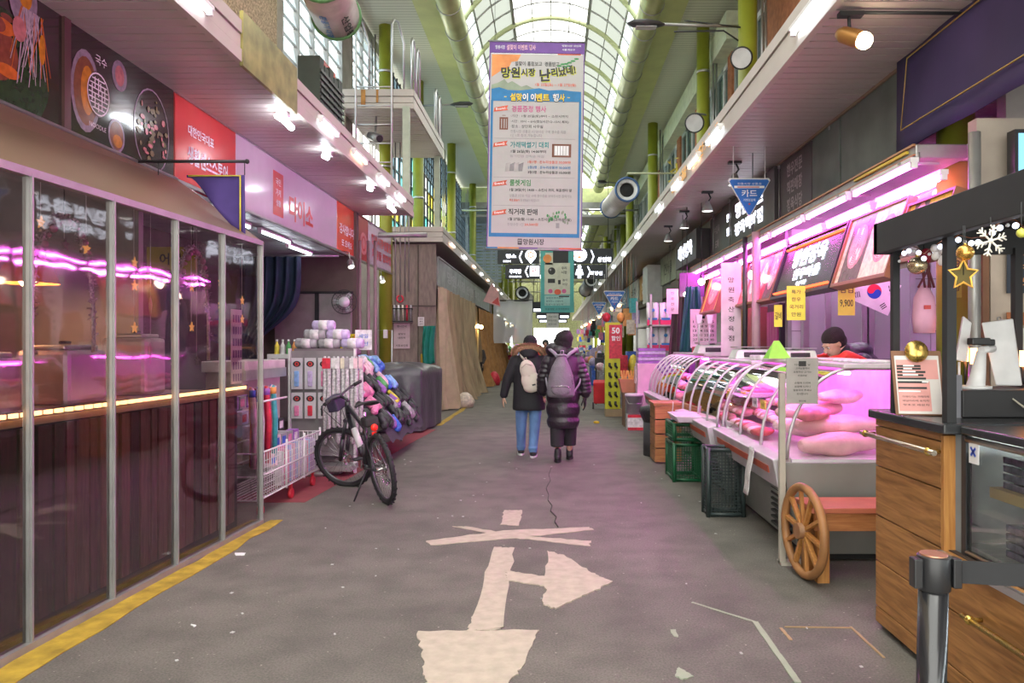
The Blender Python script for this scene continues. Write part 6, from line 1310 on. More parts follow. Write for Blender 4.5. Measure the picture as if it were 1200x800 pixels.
t = thing('covered_basin', 'round basin covered by a black sheet beside the far meat case', 'basin', (1.36, 9.95, .45)); m = MB(); m.lathe((1.42, 10.0, .45), [(.001, 0), (.2, 0), (.26, .14), (.24, .2), (.001, .26)], 18); m.build('cover', M('black_sheet', (.02, .02, .022), .4, bump=.5), t); m = MB(); m.cyl((1.42, 10.0, 0), (1.42, 10.0, .45), .2, n=16); m.build('bucket', M('dark_bucket', (.05, .05, .055), .6), t)
# scales on top
def scale_(label, c, s=1., disp=True):
    x, y, z = c; t = thing('weighing_scale', label, 'scale', c); m = MB(); m.hexa([(x-.2*s, y-.16*s, z), (x+.2*s, y-.16*s, z), (x+.2*s, y+.16*s, z), (x-.2*s, y+.16*s, z)], [(x-.16*s, y-.12*s, z+.10*s), (x+.18*s, y-.14*s, z+.10*s), (x+.18*s, y+.14*s, z+.10*s), (x-.16*s, y+.12*s, z+.10*s)]); m.build('housing', white_pl, t, bevel=.015)
    m = MB(); m.obox((x-.0*s, y-.157*s, z+.045*s), (.22*s, .012, .05*s), R=Matrix.Rotation(-.2, 3, 'X')); m.build('dark_display', black, t, bevel=.004)
    m = MB(); m.box(x-.17*s, x+.19*s, y-.15*s, y+.15*s, z+.115*s, z+.125*s); m.cyl((x, y, z+.1*s), (x, y, z+.115*s), .04, n=10); m.build('pan', steel, t)
    if disp:
        for q in (-.15, .0): m = MB(); m.cyl((x+q, y+.15*s, z+.1*s), (x+q, y+.15*s, z+.36*s), .012, n=8); m.hexa([(x+q-.03, y+.13*s, z+.34*s), (x+q+.03, y+.13*s, z+.34*s), (x+q+.03, y+.17*s, z+.34*s), (x+q-.03, y+.17*s, z+.34*s)], [(x+q-.045, y+.13*s, z+.44*s), (x+q+.045, y+.13*s, z+.44*s), (x+q+.045, y+.17*s, z+.44*s), (x+q-.045, y+.17*s, z+.44*s)]); m.build('display_mast', white_pl, t)
    return t
scale_('large white scale with two upright masts on the far meat case', (2.22, 10.3, 1.365), 1.25)
scale_('white scale on the second meat case', (2.22, 8.3, 1.335), 1.1, False)
scale_('low white scale at the far end of the near meat case', (2.25, 6.85, 1.365), .8, False)
t = thing('tent_sign', 'folded bright green paper tent on the top of the near meat case', 'sign', (2.02, 6.7, 1.365)); m = MB(); m.add([(1.93, 6.62, 1.37), (2.13, 6.62, 1.37), (2.05, 6.7, 1.53), (2.0, 6.7, 1.53), (1.93, 6.8, 1.37), (2.13, 6.8, 1.37)], [(0, 1, 2, 3), (4, 3, 2, 5), (0, 3, 4), (1, 5, 2)]); m.build('paper', M('bright_green_paper', (.25, .75, .05), .5), t)
for k, (x, y, w_, l_, c, lb) in enumerate(((2.3, 5.45, .3, .5, 'white', 'flat white tray on the top shelf of the near case'), (2.3, 6.1, .28, .45, 'pale pink', 'pale pink board on the top shelf of the near case'), (2.2, 7.6, .26, .4, 'white', 'white tray on the top shelf of the second case'), (2.3, 11.2, .3, .5, 'red', 'red bundle on the top shelf of the far case'))):
    m = MB(); m.box(x-w_/2, x+w_/2, y-l_/2, y+l_/2, 1.366 if k != 2 else 1.336, 1.385 if k != 3 else 1.46); single(m, 'shop_tray', PM[c], lb, 'tray', bevel=.01)
# ---------------------------------------------------------------- butcher
ux, uy = 2.72, 6.65
bt = thing('person', 'butcher in a dark hooded coat with red gloves leaning over the near meat case', 'person', (ux, uy, 0))
def U(x, y, z): return Vector((ux+x, uy+y, z))
hc = U(-.20, .0, 1.50); hp, q, R3 = headp(hc, (-.85, -.25, -.55), .98)
P = hp+[('c', U(-.12, 0, 1.46), U(-.05, 0, 1.38), .055, .06), ('e', U(.04, .0, 1.25), (.16, .18, .17)), ('e', U(.10, 0, 1.02), (.12, .15, .16)), ('e', U(.12, 0, .88), (.12, .17, .13)),
     ('c', U(-.03, -.17, 1.34), U(-.02, -.24, 1.26), .055, .045), ('c', U(-.02, -.24, 1.30), U(-.18, -.23, 1.39), .04, .028), ('c', U(.04, .17, 1.34), U(.0, .22, 1.24), .055, .045), ('c', U(.0, .22, 1.28), U(-.18, .18, 1.39), .04, .028),
     ('c', U(.12, -.09, .86), U(.08, -.10, .48), .088, .055), ('c', U(.08, -.10, .48), U(.13, -.10, .09), .052, .036), ('c', U(.13, -.10, .05), U(-.0, -.10, .035), .036, .03), ('c', U(.12, .09, .86), U(.08, .10, .48), .088, .055), ('c', U(.08, .10, .48), U(.13, .10, .09), .052, .036), ('c', U(.13, .10, .05), U(-.0, .10, .035), .036, .03)]
P += hand(U(-.18, -.23, 1.40), (-1, 0, -.1), (0, 0, -1), .95, .4, 1)+hand(U(-.18, .18, 1.40), (-1, 0, -.1), (0, 0, -1), .95, .4, -1)
remesh(P, 'body', skin, bt, .0065, 4); face_bits(q, R3, bt, .98)
nav = M('dark_navy_nylon', (.025, .022, .04), .4, var=.2, bump=.3, bscale=30)
remesh([('e', U(.03, 0, 1.26), (.21, .235, .18)), ('e', U(.10, 0, 1.05), (.19, .22, .2)), ('e', U(.12, 0, .85), (.19, .22, .12)), ('e', U(-.04, 0, 1.42), (.12, .14, .09)), ('e', U(.04, .0, 1.44), (.11, .13, .08)),
        ('c', U(-.02, -.2, 1.34), U(-.0, -.26, 1.26), .085, .07), ('c', U(.03, .2, 1.34), U(.0, .25, 1.24), .085, .07), ('c', U(.0, -.26, 1.28), U(-.06, -.25, 1.33), .068, .06), ('c', U(.0, .24, 1.26), U(-.06, .2, 1.32), .068, .06)], 'hooded_coat', nav, bt, .011, 5)
remesh([('c', U(-.0, -.25, 1.30), U(-.17, -.235, 1.395), .070, .052), ('c', U(-.0, .22, 1.28), U(-.17, .18, 1.395), .062, .05)]+hand(U(-.18, -.23, 1.40), (-1, 0, -.1), (0, 0, -1), 1.12, .4, 1)+hand(U(-.18, .18, 1.40), (-1, 0, -.1), (0, 0, -1), 1.12, .4, -1), 'red_gloves', M('red_rubber_glove', (.75, .03, .02), .35), bt, .008, 3, label='red rubber gloves with sleeves')
remesh([('e', q(0, -.03, .06), (.095, .11, .085), R3), ('e', q(0, -.05, 0), (.09, .085, .08), R3)], 'knit_cap', M('brown_black_knit', (.025, .014, .018), .95, bump=.8, bscale=110), bt, .010, 2)
remesh([('l', [(ux+.13, uy-.10, .08, .075, .08), (ux+.08, uy-.10, .48, .09, .09), (ux+.12, uy-.09, .86, .12, .11)]), ('l', [(ux+.13, uy+.10, .08, .075, .08), (ux+.08, uy+.10, .48, .09, .09), (ux+.12, uy+.09, .86, .12, .11)])], 'trousers', trm, bt, .013, 3)
shoe(U(.12, -.10, 0), (-1, 0, 0), bm_, rubber, bt, .26, .1); shoe(U(.12, .10, 0), (-1, 0, 0), bm_, rubber, bt, .26, .1)
# ---------------------------------------------------------------- back of the butcher stall: tiled wall, glass doors, cabinets
m = MB(); m.box(2.62, 4.6, 8.25, 8.35, 0, 2.9); tw = structure(m, 'wall_right_tiled', M('grout', (.25, .25, .26), .7))
tile = M('white_tile', (.52, .55, .56), .15, var=.06); src = None
for i in range(6):
    for j in range(9):
        m = MB()
        if src is None: m.box(2.66, 2.96, 8.235, 8.25, .2, .48); src = m.build('tile', tile, tw)
        else: piece(src, tw, (.31*i, 0, .29*j))
t = thing('glass_door_frame', 'pair of glazed doors in slim steel frames behind the butcher', 'door', (3.1, 8.1, 0))
for x in (2.78, 3.02, 3.42, 3.5, 3.95): m = MB(); m.box(x-.03, x+.03, 8.12, 8.2, 0, 2.5); m.build('frame', steel, t)
for z in (.9, 1.25, 1.6, 1.95, 2.3): m = MB(); m.box(2.78, 3.95, 8.15, 8.17, z-.006, z+.006); m.build('bar', black, t)
for x0, x1 in ((2.81, 2.99), (3.05, 3.39), (3.53, 3.92)): m = MB(); m.box(x0, x1, 8.13, 8.14, .1, 2.45); m.build('pane', M_glass('door_glass', (.8, .85, .85), refl=.1, diff=.5, dcol=(.65, .7, .7)) if 'door_glass' not in MATS else MATS['door_glass'], t)
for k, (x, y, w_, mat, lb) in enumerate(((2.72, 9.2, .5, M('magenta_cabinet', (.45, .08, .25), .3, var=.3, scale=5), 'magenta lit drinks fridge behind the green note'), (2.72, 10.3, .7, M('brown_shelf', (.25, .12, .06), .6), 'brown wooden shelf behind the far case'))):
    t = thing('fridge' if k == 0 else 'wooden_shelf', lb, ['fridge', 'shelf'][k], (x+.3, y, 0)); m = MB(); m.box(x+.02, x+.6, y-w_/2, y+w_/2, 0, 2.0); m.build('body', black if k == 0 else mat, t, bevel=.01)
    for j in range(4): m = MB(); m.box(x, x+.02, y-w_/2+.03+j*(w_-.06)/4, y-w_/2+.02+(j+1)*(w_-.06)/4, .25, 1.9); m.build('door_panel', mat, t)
m = MB(); m.box(4.55, 4.6, 5.3, 8.3, 0, 3.7); structure(m, 'wall_right_back', tile)
m = MB(); m.box(3.0, 4.6, 4.9, 5.0, 0, 3.7); structure(m, 'wall_right_partition', M('partition_grey', (.30, .27, .26), .6))
o = thing('wall_flag', 'white national flag with red and blue roundel hanging askew behind the butcher', 'flag', (3.3, 7.6, 2.04)); fr = Fr((3.3, 7.6, 2.04), (math.cos(-.42), 0, math.sin(-.42)), (math.sin(.42), 0, math.cos(.42)))
m = MB(); m.rect(fr, -.23, .23, -.17, .17, -.004, .004); m.build('cloth', M('flag_white', (.78, .74, .76), .7), o)
m = MB(); m.use(M('flag_red', (.75, .02, .05), .6)); m.poly(fr, [(.075*math.cos(a), .075*math.sin(a)) for a in [math.pi*i/16 for i in range(17)]], .002); m.disc(fr, -.0375, 0, .0375, off=.003)
m.use(M('flag_blue', (.01, .06, .4), .6)); m.poly(fr, [(.075*math.cos(a), .075*math.sin(a)) for a in [math.pi+math.pi*i/16 for i in range(17)]], .002); m.disc(fr, .0375, 0, .0375, off=.0031); m.build('roundel', None, o)
m = MB(); m.use(black_ink)
for sx in (-1, 1):
    for sy in (-1, 1):
        for k in range(3): 
            c = fr.p(.145*sx, .10*sy, 0); a = math.radians(57)*sx*sy*-1+math.pi/2*0; f2 = Fr(c, fr.u*math.cos(a)+fr.v*math.sin(a), -fr.u*math.sin(a)+fr.v*math.cos(a)); y0 = (k-1)*.02
            if (sx, sy, k) in ((1, 1, 1), (-1, -1, 0)) or (sx, sy) == (1, 1): m.rect(f2, -.03, -.003, y0-.005, y0+.005, .003); m.rect(f2, .003, .03, y0-.005, y0+.005, .003)
            else: m.rect(f2, -.03, .03, y0-.005, y0+.005, .003)
m.build('trigrams', None, o)
m = MB(); m.cyl((3.3, 7.62, 2.2), (3.3, 7.62, 2.85), .004, n=4); m.build('cord', black, o)
# ---------------------------------------------------------------- hood, pink tubes, tilted lit picture boards
t = thing('stall_hood', 'dull steel hood strip running above the pink tubes of the meat stalls', 'hood', (2.65, 8, 2.72))
m = MB(); m.box(2.5, 2.86, 5.1, 13.4, 2.78, 2.88); m.build('casing', dsteel, t, bevel=.01)
m = MB(); m.box(2.485, 2.5, 5.1, 13.4, 2.80, 2.81); m.box(2.48, 2.5, 5.1, 13.4, 2.865, 2.88); m.build('edge_strips', M('copper_strip', (.5, .25, .12), .35, metal=.6), t)
m = MB(); m.box(2.48, 2.5, 5.2, 6.1, 2.835, 2.855); m.build('yellow_strip', M('yellow_strip', (.7, .5, .05), .4), t)
gnum = ['first', 'second', 'third', 'fourth', 'fifth', 'sixth', 'seventh', 'eighth', 'ninth', 'tenth', 'eleventh', 'twelfth']
k = 0
for y in [5.45, 6.55, 7.65, 8.75, 9.85, 10.95, 12.05, 13.0]:
    for j, (x, z) in enumerate(((2.42, 2.70), (2.62, 2.62))):
        if j == 1 and k > 7: continue
        tube_light((x, y, z), 1.0, tube_pink if j == 0 else tube_pinkw, '%s pink tube over the meat stalls, %s from the camera' % (['outer', 'inner'][j], gnum[int((y-5.4)/1.1+.3)]), name='pink_tube_light')
m = MB()
for y in [5.1+i*1.1 for i in range(8)]: m.cyl((2.52, y, 2.74), (2.52, y, 2.82), .01, n=5); m.box(2.38, 2.66, y-.012, y+.012, 2.735, 2.75)
m.build('hangers', dsteel, t, kind='stuff')
for k, (x, y) in enumerate(((3.3, 6.6), (3.3, 7.6))): tube_light((x, y, 2.8), 1.0, M_emit('stall_fill_%d' % k, (.92, .97, 1), 50), 'added white tube brightening the butcher stall, %s' % ['near', 'far'][k])  # unseen tubes, added to brighten the stall interior
m = MB(); m.box(2.9, 4.55, 5.0, 8.3, 2.84, 2.9); structure(m, 'ceiling_butcher', M('white_ceiling_panel', (.6, .62, .64), .4))
# tilted boards
TB = lambda y: Fr((2.46, y, 2.27), (0, -1, 0), (.30, 0, .95))
def tboard(name, label, ya, yb, mat, h=.56, frame=woodx):
    c = (ya+yb)/2; fr = TB(c); hw = (yb-ya)/2; t = thing(name, label, 'sign', fr.p(0, -h/2, 0)); m = MB(); m.rect(fr, -hw+.01, hw-.01, -h/2, h/2, -.06, .06); m.build('panel', mat, t)
    m = MB()
    for (a, b, c_, d) in ((-hw, hw, -h/2-.03, -h/2), (-hw, hw, h/2, h/2+.02)): m.rect(fr, a, b, c_, d, -.07, .09)
    for a in (-hw, hw-.02): m.rect(fr, a, a+.02, -h/2, h/2, -.07, .09)
    m.build('frame', M('brown_frame', (.30, .12, .06), .4) if frame is woodx else black, t); return t, fr
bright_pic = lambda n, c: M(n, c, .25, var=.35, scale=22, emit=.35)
pm = [bright_pic('photo_pink_meat', (.75, .25, .3)), bright_pic('photo_red_meat', (.55, .08, .1)), bright_pic('photo_fat', (.85, .65, .6)), bright_pic('photo_dark', (.12, .07, .07)), bright_pic('photo_cream', (.75, .6, .45)), bright_pic('photo_orange', (.8, .4, .08))]
def pic(m, fr, x, kind, w_=.3):
    R = random.Random(int(x*100)+kind); m.use(pm[[3, 4, 1, 0][kind % 4]]); m.rect(fr, x-w_/2, x+w_/2, -.27, .27, .002)
    m.use(pm[[0, 0, 0, 2][kind % 4]]); m.disc(fr, x, .02, w_*.38, .19, .003)
    for i in range(16): m.use(pm[2 if i % 2 else 0]); a = i*.39; m.ringp(fr, x, .02, .02+.009*i, .024+.009*i, .004+i*.0001, 18, e=w_*1.9)
    m.use(pm[2]); 
    for i in range(8): m.disc(fr, x+R.uniform(-.08, .08), R.uniform(-.12, .16), .02, .03, .006, n=8)
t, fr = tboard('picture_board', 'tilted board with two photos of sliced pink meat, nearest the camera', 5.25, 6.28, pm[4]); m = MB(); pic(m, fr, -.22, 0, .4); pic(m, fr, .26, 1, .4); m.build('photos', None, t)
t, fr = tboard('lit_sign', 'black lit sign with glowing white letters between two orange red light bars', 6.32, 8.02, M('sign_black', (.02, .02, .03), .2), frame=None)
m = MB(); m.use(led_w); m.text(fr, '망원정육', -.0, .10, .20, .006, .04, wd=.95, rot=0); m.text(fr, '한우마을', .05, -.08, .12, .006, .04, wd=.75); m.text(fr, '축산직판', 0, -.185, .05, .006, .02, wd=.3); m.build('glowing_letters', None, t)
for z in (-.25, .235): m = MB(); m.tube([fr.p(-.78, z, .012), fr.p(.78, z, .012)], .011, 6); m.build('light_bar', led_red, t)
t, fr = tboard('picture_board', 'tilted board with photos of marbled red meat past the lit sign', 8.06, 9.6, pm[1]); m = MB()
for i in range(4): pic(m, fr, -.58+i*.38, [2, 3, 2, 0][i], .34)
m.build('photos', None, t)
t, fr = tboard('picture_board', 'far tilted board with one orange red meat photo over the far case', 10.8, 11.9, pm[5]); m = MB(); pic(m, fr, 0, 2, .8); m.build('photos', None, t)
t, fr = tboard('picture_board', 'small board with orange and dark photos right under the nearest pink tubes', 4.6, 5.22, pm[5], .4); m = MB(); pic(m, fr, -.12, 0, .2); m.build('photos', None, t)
note('dark_poster', 'purple poster with a magenta emblem in the far meat stall', 2.35, 12.5, 2.5, .42, .4, M('purple_poster', (.08, .03, .10), .4), ['', '', '한돈', '인증'], ink=M('magenta_ink', (.6, .1, .35), .4))
note('pink_box_sign', 'pale pink vertical sign with four characters beside the hanging aprons', 2.02, 12.5, 2.22, .2, .42, M('pale_pink_sheet', (.75, .5, .62), .5), ['한', '우', '전', '문'])
note('calendar', 'large calendar sheet hung in the far meat stall', 2.42, 11.9, 1.75, .42, .62, M('calendar_white', (.78, .62, .72), .6), ['', '1', '1 2 3 4 5', '6 7 8 9 10', '13 14 15 16', '20 21 22 23', '27 28 29 30', ''])
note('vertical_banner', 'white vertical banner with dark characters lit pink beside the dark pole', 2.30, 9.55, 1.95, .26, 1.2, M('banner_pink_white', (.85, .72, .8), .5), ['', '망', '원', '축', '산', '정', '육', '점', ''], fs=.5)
for px, py, w_, h, Y, mt_, lb, ln in ((933, 355, .15, .29, 6.9, yelg, 'lime handwritten note hanging under the left end of the lit sign', ['특가', '한우', '국거리', '만원']), (992, 347, .13, .31, 6.6, yel, 'yellow handwritten note hanging under the right end of the lit sign', ['삼겹', '9,900']), (912, 370, .07, .2, 7.4, yelg, 'narrow lime note hanging left of the larger one', ['갈비'])):
    p = at(px, py, Y); note('hanging_note', lb, p.x, Y, p.z, w_*1.15, h*1.1, M('note_'+lb[:4], (.75, .8, .08) if mt_ is yelg else (.9, .85, .12), .6), ln)
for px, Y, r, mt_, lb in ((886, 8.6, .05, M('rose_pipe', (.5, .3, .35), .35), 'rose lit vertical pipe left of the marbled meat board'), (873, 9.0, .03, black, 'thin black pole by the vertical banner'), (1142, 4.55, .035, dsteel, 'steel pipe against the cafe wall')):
    x = (px-CX)*Y/F; m = MB(); m.cyl((x, Y, .7 if Y > 8 else 0), (x, Y, 2.8), r, n=10); single(m, 'pole', mt_, lb, 'pole')
for k, (px, py, Y) in enumerate(((882, 322, 8.8), (805, 345, 12.3), (822, 330, 11.9), (800, 356, 13.0))):
    p = at(px, py, Y); t = thing('round_bulb', ['round glowing bulb on the black pole by the vertical banner', 'round bulb above the hanging aprons, left', 'round bulb above the hanging aprons, right', 'lowest round bulb at the far end of the pink tubes'][k], 'lamp', p)
    m = MB(); m.sph(p, .055); m.build('bulb', M_emit('round_bulb_%d' % k, (1, .8, .6), 20), t); m = MB(); m.cyl(p+Vector((0, 0, .05)), (p.x, p.y, 3.78), .006, n=5); m.cyl(p+Vector((0, 0, .04)), p+Vector((0, 0, .11)), .025, n=8); m.build('socket', black, t)
# aprons
def apron(label, px, Y, z1, z0, wd, mat):
    x = (px-CX)*Y/F; m = MB(); m.grid(lambda u, v: (x-wd*(.25+.25*v)+wd*(.5+.5*v)*u, Y+.03*math.sin(u*13)+.02*math.sin(u*29+v*3), z1-(z1-z0)*v), 24, 14); return tag(m.build('hanging_apron', mat, solid=.01), label, 'apron')
apron('dark brown apron hanging at the left of the far meat stall', 797, 12.6, 2.4, 1.15, .42, M('brown_apron', (.06, .03, .04), .7)); apron('dark teal apron hanging beside the brown one', 812, 12.2, 2.45, 1.35, .45, M('teal_apron', (.01, .08, .10), .55))
# ---------------------------------------------------------------- sign band on the right wall
t0 = thing('wall_signs_band', 'plain dull green sign boards above the meat stall hood', 'sign', (XW, 8, 3.0))
greenb = M('dull_green_board', (.11, .135, .115), .45, var=.3, scale=2.5); greyb = M('dark_brown_board', (.07, .05, .055), .4)
for ya, yb, mt_ in ((5.95, 7.3, greenb), (7.34, 8.1, greenb), (13.4, 15.5, M('mossy_board', (.30, .32, .24), .6, var=.3, scale=3)), (15.55, 17.0, M('mossy_board', (.30, .32, .24), .6))):
    m = MB(); m.box(XW, XW+.1, ya, yb, 3.0, 3.76); m.build('board', mt_, t0, bevel=.006)
m = MB(); m.box(XW-.02, XW+.1, 5.9, 17, 2.97, 3.0); m.box(XW-.02, XW, 5.9, 17, 3.74, 3.765); m.build('trim', M('bronze_trim', (.28, .2, .12), .4), t0)
def rsign(label, ya, yb, mat, prints, z0=3.02, z1=3.74, lit=False, out=0):
    t = thing('wall_sign', label, 'sign', (XW, ya, z0)); m = MB(); m.box(XW-out, XW+.1, ya, yb, z0, z1); m.build('board', mat, t, bevel=.008); m = MB(); prints(m, FR(XW-out, (ya+yb)/2, (z0+z1)/2)); m.build('lettering', None, t); return t
def q1(m, f): m.use(M('grey_rose_ink', (.42, .36, .37), .5)); m.text(f, '한우전문', 0, .21, .16, .004, .03, wd=.55); m.text(f, '직판매장', 0, 0, .16, .004, .03, wd=.55); m.text(f, '정육식당', 0, -.21, .16, .004, .03, wd=.55)
rsign('dark sign with three rows of dull grey characters right of the blue triangle', 8.14, 9.25, greyb, q1)
def q2(m, f): m.use(led_w); m.text(f, '망원축산', .25, .13, .24, .006, .035, wd=1.5); m.text(f, '정육백화점', .2, -.15, .2, .006, .035, wd=1.5); m.text(f, '한우', -.95, .12, .13, .006, .03); m.text(f, '한돈', -.95, -.1, .13, .006, .03)
rsign('dark lit sign with two rows of glowing white characters behind the blue triangle', 9.3, 12.2, M('lit_sign_dark', (.05, .04, .045), .35), q2, out=.06)
def q3(m, f): m.use(M('grey_rose_ink', (.42, .36, .37), .5)); m.text(f, '수입육', 0, .1, .14, .004, .02); m.text(f, '도매', 0, -.15, .14, .004, .02)
rsign('narrow dark sign with faint characters past the lit one', 12.25, 13.35, greyb, q3)
def q4(m, f): m.use(led_w); m.text(f, '대성정육', 0, 0, .3, .006, .035, wd=1.5)
rsign('smaller lit sign with one row of glowing white characters further along', 13.4, 15.6, M('lit_sign_dark', (.05, .04, .045), .35), q4, out=.25, z0=3.05, z1=3.6)
def q5(m, f): m.use(black_ink); m.text(f, '건어물', 0, 0, .3, .006, .02, wd=1.2)
rsign('mossy grey sign board with dark characters beyond the lit signs', 17.05, 19.5, M('mossy_board', (.30, .32, .24), .6), q5)
m = MB(); m.box(2.5, 2.9, 19.6, 20.6, 2.6, 3.6); single(m, 'box_sign', M('white_box_sign', (.62, .64, .62), .4), 'white box sign standing out from the far right wall', 'sign', bevel=.01)
# purple awning
t = thing('purple_awning', 'purple cloth valance with thin gold lines above the cafe stall', 'awning', (2.78, 3, 3.0))
def aw(u, v): y = 5.85-8.0*u; return (2.78-.06*v+.01*math.sin(u*60), y+(.12*(1-v) if u == 0 else 0), 3.77-.77*v)
m = MB(); m.grid(aw, 60, 8); m.build('cloth', M('deep_purple_cloth', (.055, .04, .13), .75, var=.15, scale=2), t, solid=.01)
m = MB(); m.tube([(2.69, -2, 3.15), (2.69, 5.72, 3.15), (2.75, 5.75, 3.72), (2.765, -2, 3.72)], .006, 4); m.build('gold_line', M('gold_line', (.45, .30, .08), .5), t)
# hanging rods, track lamps, blue triangle signs under the right soffit
for k, (px, pt, pb, Y) in enumerate(((973, 73, 210, 7.6), (913, 133, 245, 9.3), (878, 170, 285, 10.8), (855, 160, 300, 11.5), (836, 213, 310, 12.9), (819, 228, 325, 14.2), (806, 245, 330, 15.5), (785, 275, 340, 17))):
    X = (px-CX)*Y/F; m = MB(); m.cyl((X, Y, 2.85), (X, Y, 3.78), .009, n=6); m.cyl((X, Y, 3.70), (X, Y, 3.77), .02, n=8)
    single(m, 'hanger_rod', dsteel, 'thin hanging rod under the right soffit, %s from the camera' % gnum[k], 'rod')
for k, (px, py, Y) in enumerate(((861, 195, 9.2), (829, 222, 11.0), (802, 245, 12.6), (783, 262, 14.2))):
    p = at(px, py, Y); p.z = 3.5; t = thing('hanging_spotlight', 'caged spotlight hanging under the right soffit, %s from the camera' % gnum[k], 'lamp', p)
    m = MB(); m.lathe(p, [(.03, .12), (.045, .08), (.08, .0), (.085, -.03)], 14); m.build('shade', dsteel, t); m = MB(); m.lathe(p, [(.001, -.02), (.075, -.025)], 14); m.build('lens', M_emit('spot_r%d' % k, (1, .95, .9), 3), t)
    m = MB(); m.tube([p+Vector((0, 0, .1)), p+Vector((.05, 0, .17)), p+Vector((0, 0, .28))], .012, 6); m.box(p.x-.08, p.x+.08, p.y-.04, p.y+.04, 3.74, 3.77); m.build('bracket', black, t)
bluem = M('blue_sign', (.02, .14, .50), .4); 
def tri(label, px, py, Y, s, mat=None):
    c = at(px, py, Y); t = thing('triangle_sign', label, 'sign', c); fr = FC(c.x, Y, c.z); m = MB(); T = [(-s, s*.62), (-s*.92, s*.72), (s*.92, s*.72), (s, s*.62), (.05*s, -s*1.05), (-.05*s, -s*1.05)]
    m.poly(fr, [(a*1.07, b*1.07+.004) for a, b in T], -.02, .02); m.build('white_rim', white_pl, t); m = MB(); m.poly(fr, T, 0, .004); m.build('face', bluem, t)
    m = MB(); m.use(white_ink); m.rect(fr, -s*.76, s*.76, s*.28, s*.40, .005); m.text(fr, '카드', 0, .02*s, .36*s, .006, .02, wd=.78*s); m.text(fr, '가맹점결제', 0, -.32*s, .14*s, .006, wd=.6*s); m.text(fr, '전통시장 상품권', 0, .5*s, .11*s, .006, wd=1.2*s); m.use(red_ink); m.disc(fr, 0, -.52*s, .05*s, off=.006); m.rect(fr, -s*.6, s*.5, s*.31, s*.36, .006); m.build('lettering', None, t)
    m = MB()
    for a in (-.8, .8): m.cyl(fr.p(a*s, s*.7, -.01), Vector((fr.p(a*s, 0, -.01).x, Y, 3.77)), .005, n=5)
    m.build('hangers', white_pl, t); return t
tri('blue triangular card payment sign with white rim hanging before the lit sign', 878, 227, 8.5, .228)
tri('smaller distant blue triangular sign over the far right stalls', 720, 350, 19, .26)
tri('dark teal distant triangular sign left of the other small one', 702, 360, 24, .22)
# ceiling track spot over the cafe
t = thing('track_spotlight', 'brass coloured track spotlight with glowing bulb at the top right', 'lamp', (2.0, 4.9, 3.77)); p = at(1000, 44, 5.0)
m = MB(); m.lathe(p, [(.001, -.13), (.03, -.12), (.055, -.08), (.06, .02), (.055, .05)], 18, (.65, -.5, -.45)); m.build('housing', M('brass_brown', (.40, .20, .06), .35, metal=.5), t); m = MB(); m.sph(p+Vector((.65, -.5, -.45))*.085, .056); m.build('bulb', M_emit('track_bulb', (1, .80, .55), 30), t)
m = MB(); m.tube([p-Vector((.65, -.5, -.45))*.02, p+Vector((-.02, .02, .1)), Vector((p.x-.03, p.y, 3.72))], .012, 6); m.box(p.x-.1, p.x+.06, p.y-.03, p.y+.03, 3.71, 3.74); m.cyl((p.x, p.y, 3.74), (3.1, p.y+.02, 3.74), .012, n=6); m.build('track_mount', black, t)
# ================================================================= CAFE COUNTER (near right)
XC = 1.71
t = thing('timber_counter', 'timber clad cafe counter with brass rails and a black worktop, near right', 'counter', (2.0, 3, 0))
m = MB(); m.box(XC+.02, 2.45, -1, 3.90, .06, .60); m.box(XC+.02, 2.45, 3.28, 3.90, .60, 1.10); m.box(1.90, 2.45, -1, 3.28, .6, .62); m.build('carcass', M('dark_carcass', (.05, .03, .02), .7), t)
m = MB(); m.box(XC+.06, 2.4, -1, 3.86, 0, .06); m.build('plinth', dark, t)
def planks(z0, z1, ya, yb):
    m = MB(); m.box(XC, XC+.022, ya, yb, z0+.003, z1-.003); return m.build('plank', wood, t, bevel=.003)
for z0, z1 in ((1.07, 1.11), (.86, 1.07), (.60, .86)): planks(z0, z1, 3.262, 3.92)
for z0, z1 in ((.36, .60), (.12, .36), (.035, .12)): planks(z0, z1, -1, 3.92)
for z0, z1 in ((.035, .36), (.36, .60), (.60, .86), (.86, 1.07), (1.07, 1.11)): m = MB(); m.box(XC+.022, 2.45, 3.92, 3.94, z0+.003, z1-.003); m.build('end_plank', woodx, t)
m = MB(); m.box(XC+.0, XC+.078, 3.235, 3.262, .57, 1.10); m.build('corner_board', woodv, t, bevel=.003)
m = MB(); m.box(XC-.02, XC+.10, -1, 3.26, .565, .595); m.build('steel_ledge', steel, t)
m = MB(); m.box(XC-.03, 2.5, 3.18, 3.95, 1.11, 1.155); m.build('worktop', M('black_stone_top', (.03, .032, .035), .25), t, bevel=.008)
for (z, ya, yb, n) in ((1.035, 3.30, 3.95, 0), (.40, 0.4, 3.0, 1)):
    if n == 0: ya, yb, z = 3.22, 3.98, 1.025
    r = MB(); r.cyl((XC-.05, ya, z), (XC-.05, yb, z), .013, n=10); ro = r.build('brass_rail', gold if n else M('nickel_brass', (.6, .5, .4), .25, metal=.9), t)
    for y in (ya+.05, yb-.05): m = MB(); m.cyl((XC-.06, y, z), (XC, y, z), .010, n=8); m.sph((XC-.05, y, z), .020, 10, 6); m.build('rail_bracket', gold, ro)
m = MB(); m.cyl((XC-.002, 3.29, 1.02), (XC+.001, 3.29, 1.02), .0, n=6)
